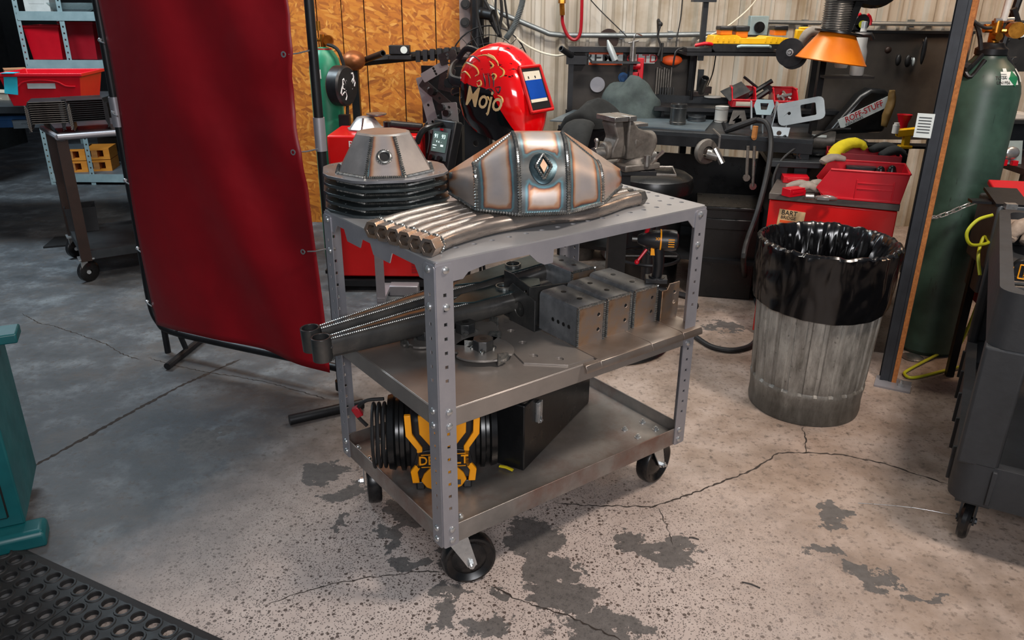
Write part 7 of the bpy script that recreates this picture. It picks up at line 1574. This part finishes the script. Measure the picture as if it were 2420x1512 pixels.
m = M(); m.box((0, .01, .06), (.15, .004, .12), rx=-.25); obj('card', m, MT['galv_blue'], bp5); m = M(); m.sph((0, -.012, .06), (.045, .02, .035), 14); obj('blister', m, MT['zinc'], bp5); m = M(); m.box((-.04, -.025, .015), (.03, .02, .03)); m.box((.02, -.025, .012), (.03, .02, .024)); obj('red_parts', m, MT['red_plastic'], bp5)
m = M(); m.box((0, 0, .012), (.16, .12, .024), ry=.08); m.box((.01, 0, .03), (.14, .1, .012), ry=.1); p = aty(2400, 248, 4.3); solo('paper_stack', m, MT['white_plastic'], 'stack of white paper on the upper shelf at the far right', 'papers', None, (p.x, 4.36, zb5+.201), .1)
p = aty(2390, 110, 4.4); m = M(); m.box((0, 0, 0), (.26, .02, .26)); m.box((0, -.012, .12), (.25, .004, .01)); m.sph((-.07, -.012, .03), .008, 8); m.cyl((-.03, -.01, -.07), (-.03, -.05, -.07), .02, n=10); solo('dark_panel_box', m, MT['bench_steel'], 'dark flat panel behind the gas cylinder regulator', 'panel', None, (p.x+.07, 4.45, p.z), bevel=.004)
m = M(); a, b = aty(2410, -10, 4.0), aty(2355, 150, 4.0); m.tube([a, b], .018, 8); m.tube([aty(2395, 20, 3.95), aty(2415, 90, 3.95)], .016, 8); solo('arm_strut', m, MT['black_steel'], 'slanted black strut above the gas cylinder at the right edge', 'strut')
# ------------------------------------------------------------------ teal machine and rubber mat at lower left
ga = atz(113, 1290, 0); gd = atz(0, 1316, 0)-ga; grz = math.atan2(gd.y, gd.x)+pi; gm = thing('teal_machine', 'teal painted cast machine base at the lower left edge', 'machine', (ga.x, ga.y, 0), grz)
GI = (Matrix.Translation(ga) @ Matrix.Rotation(grz, 4, 'Z')).inverted(); dp_ = (GI @ atz(66, 1226, .065)).y
m = M(); m.loft([[(x, y, z) for x, y in pp] for pp, z in (([(-.6, 0), (0, 0), (0, dp_+.02), (-.6, dp_+.02)], 0), ([(-.6, .0), (0, .0), (0, dp_+.02), (-.6, dp_+.02)], .045), ([(-.6, .01), (-.01, .01), (-.01, dp_+.01), (-.6, dp_+.01)], .056))]); obj('foot', m, MT['teal_paint'], gm, bevel=.012)
cq = GI @ atz(68, 1222, .056); cx_, cy_ = cq.x-.005, cq.y-.01
m = M(); m.box((cx_-.25, cy_+.15, .32), (.5, .34, .53)); col_ = obj('column', m, MT['teal_paint'], gm, bevel=.006)
m = M(); m.box((cx_-.26, cy_-.022, .30), (.44, .008, .42)); obj('door_panel', m, MT['teal_paint'], col_, bevel=.003)
m = M()
for a_, b_ in (((cx_-.04, .09), (cx_-.04, .52)), ((cx_-.5, .09), (cx_-.04, .09))): m.tube([(a_[0], cy_-.0205, a_[1]), (b_[0], cy_-.0205, b_[1])], .004, 4)
obj('door_gap', m, MT['ink_black'], col_)
tq = GI @ atz(40, 800, .60)
m = M(); m.box((tq.x-.35, tq.y+.045, .600), (.70, .09, .03)); obj('table', m, MT['teal_paint'], gm, bevel=.005)
m = M(); m.box((tq.x-.30, tq.y+.05, .617), (.46, .04, .006)); obj('slot_strip', m, MT['satin_black'], gm)
# perforated mat, cell by cell: joined ring cells on a thin skirt
ma, mb = atz(20, 1296, 0), atz(505, 1520, 0); md = (mb-ma).normalized(); mang = math.atan2(md.y, md.x)
mat_ = thing('rubber_mat', 'black rubber anti-fatigue mat with round holes at the lower left corner', 'mat', (ma.x, ma.y, 0), mang)
pit = .056; nx, ny = 30, 11; x0_, y0_ = -.18, -.012
tile = 6
for ti in range(-1, 4):
    xa = ti*tile*pit*1.0+.055; xb = xa+tile*pit-.002
    hl = []
    for j in range(ny):
        for i in range(tile):
            cx = xa+pit*(i+.5)+(0); cy = -.03-pit*.92*j
            hl.append(circ(cx, cy, .0175, 12))
    m = M(); m.plate([(xa, -.008), (xb, -.008), (xb, -.03-pit*.92*ny), (xa, -.03-pit*.92*ny)], hl, .012); obj('mat_tile', m, MT['rubber'], mat_)
    m = M()
    for h_ in hl:
        cx = sum(p_[0] for p_ in h_)/12; cy = sum(p_[1] for p_ in h_)/12
        if xb > cx: m.lathe([(.0175, .012), (.0185, .0150), (.0230, .0150), (.0245, .012)], 14, TR((cx, cy, 0)))
    obj('raised_ring', m, MT['rubber'], mat_, kind='stuff')
m = M(); m.prism([(-.25, -.008), (1.3, -.008), (1.3, .018), (-.25, .018)], .003); m.loft([[(-.25, -.008, .012), (1.3, -.008, .012)], [(-.25, .018, .003), (1.3, .018, .003)]], False, closed=False); obj('bevelled_edge', m, MT['rubber'], mat_)

# ------------------------------------------------------------------ give repeated pieces an object each
def split_islands(o):
    bm = bmesh.new(); bm.from_mesh(o.data); bm.verts.ensure_lookup_table(); seen = set(); isl = []
    for v in bm.verts:
        if v.index in seen: continue
        st_ = [v]; seen.add(v.index); cur_ = []
        while st_:
            x = st_.pop(); cur_.append(x.index)
            for e in x.link_edges:
                y = e.other_vert(x)
                if y.index not in seen: seen.add(y.index); st_.append(y)
        isl.append(set(cur_))
    if len(isl) > 1:
        src = o.data
        for k, s_ in enumerate(isl):
            b = bm.copy(); b.verts.ensure_lookup_table(); bmesh.ops.delete(b, geom=[v for v in b.verts if v.index not in s_], context='VERTS')
            me = bpy.data.meshes.new(src.name); b.to_mesh(me); b.free(); me.materials.append(src.materials[0]); me.set_sharp_from_angle(angle=R(35))
            if k == 0: o.data = me
            else:
                c = o.copy(); c.data = me; COL.objects.link(c)
    bm.free()
WANT = {'foot': ('jobsite', ), 'rib': ('lower_tray',), 'tab': None, 'knob': None, 'tack_weld': None, 'vent': None, 'clamp_pad': None, 'clamp': None, 'lens_band': None, 'slot': None, 'red_parts': None, 'frame': ('tool_board', 'peg_board'), 'latch': None, 'sleeve': None, 'lock_lever': None, 'chrome_fitting': None}
WANT['foot'] = ('jobsite', 'welding')
for o in [x for x in bpy.data.objects if x.type == 'MESH' and x.parent]:
    st_ = o.name.split('.')[0]
    if st_ in WANT and (WANT[st_] is None or o.parent.name.startswith(WANT[st_])): split_islands(o)
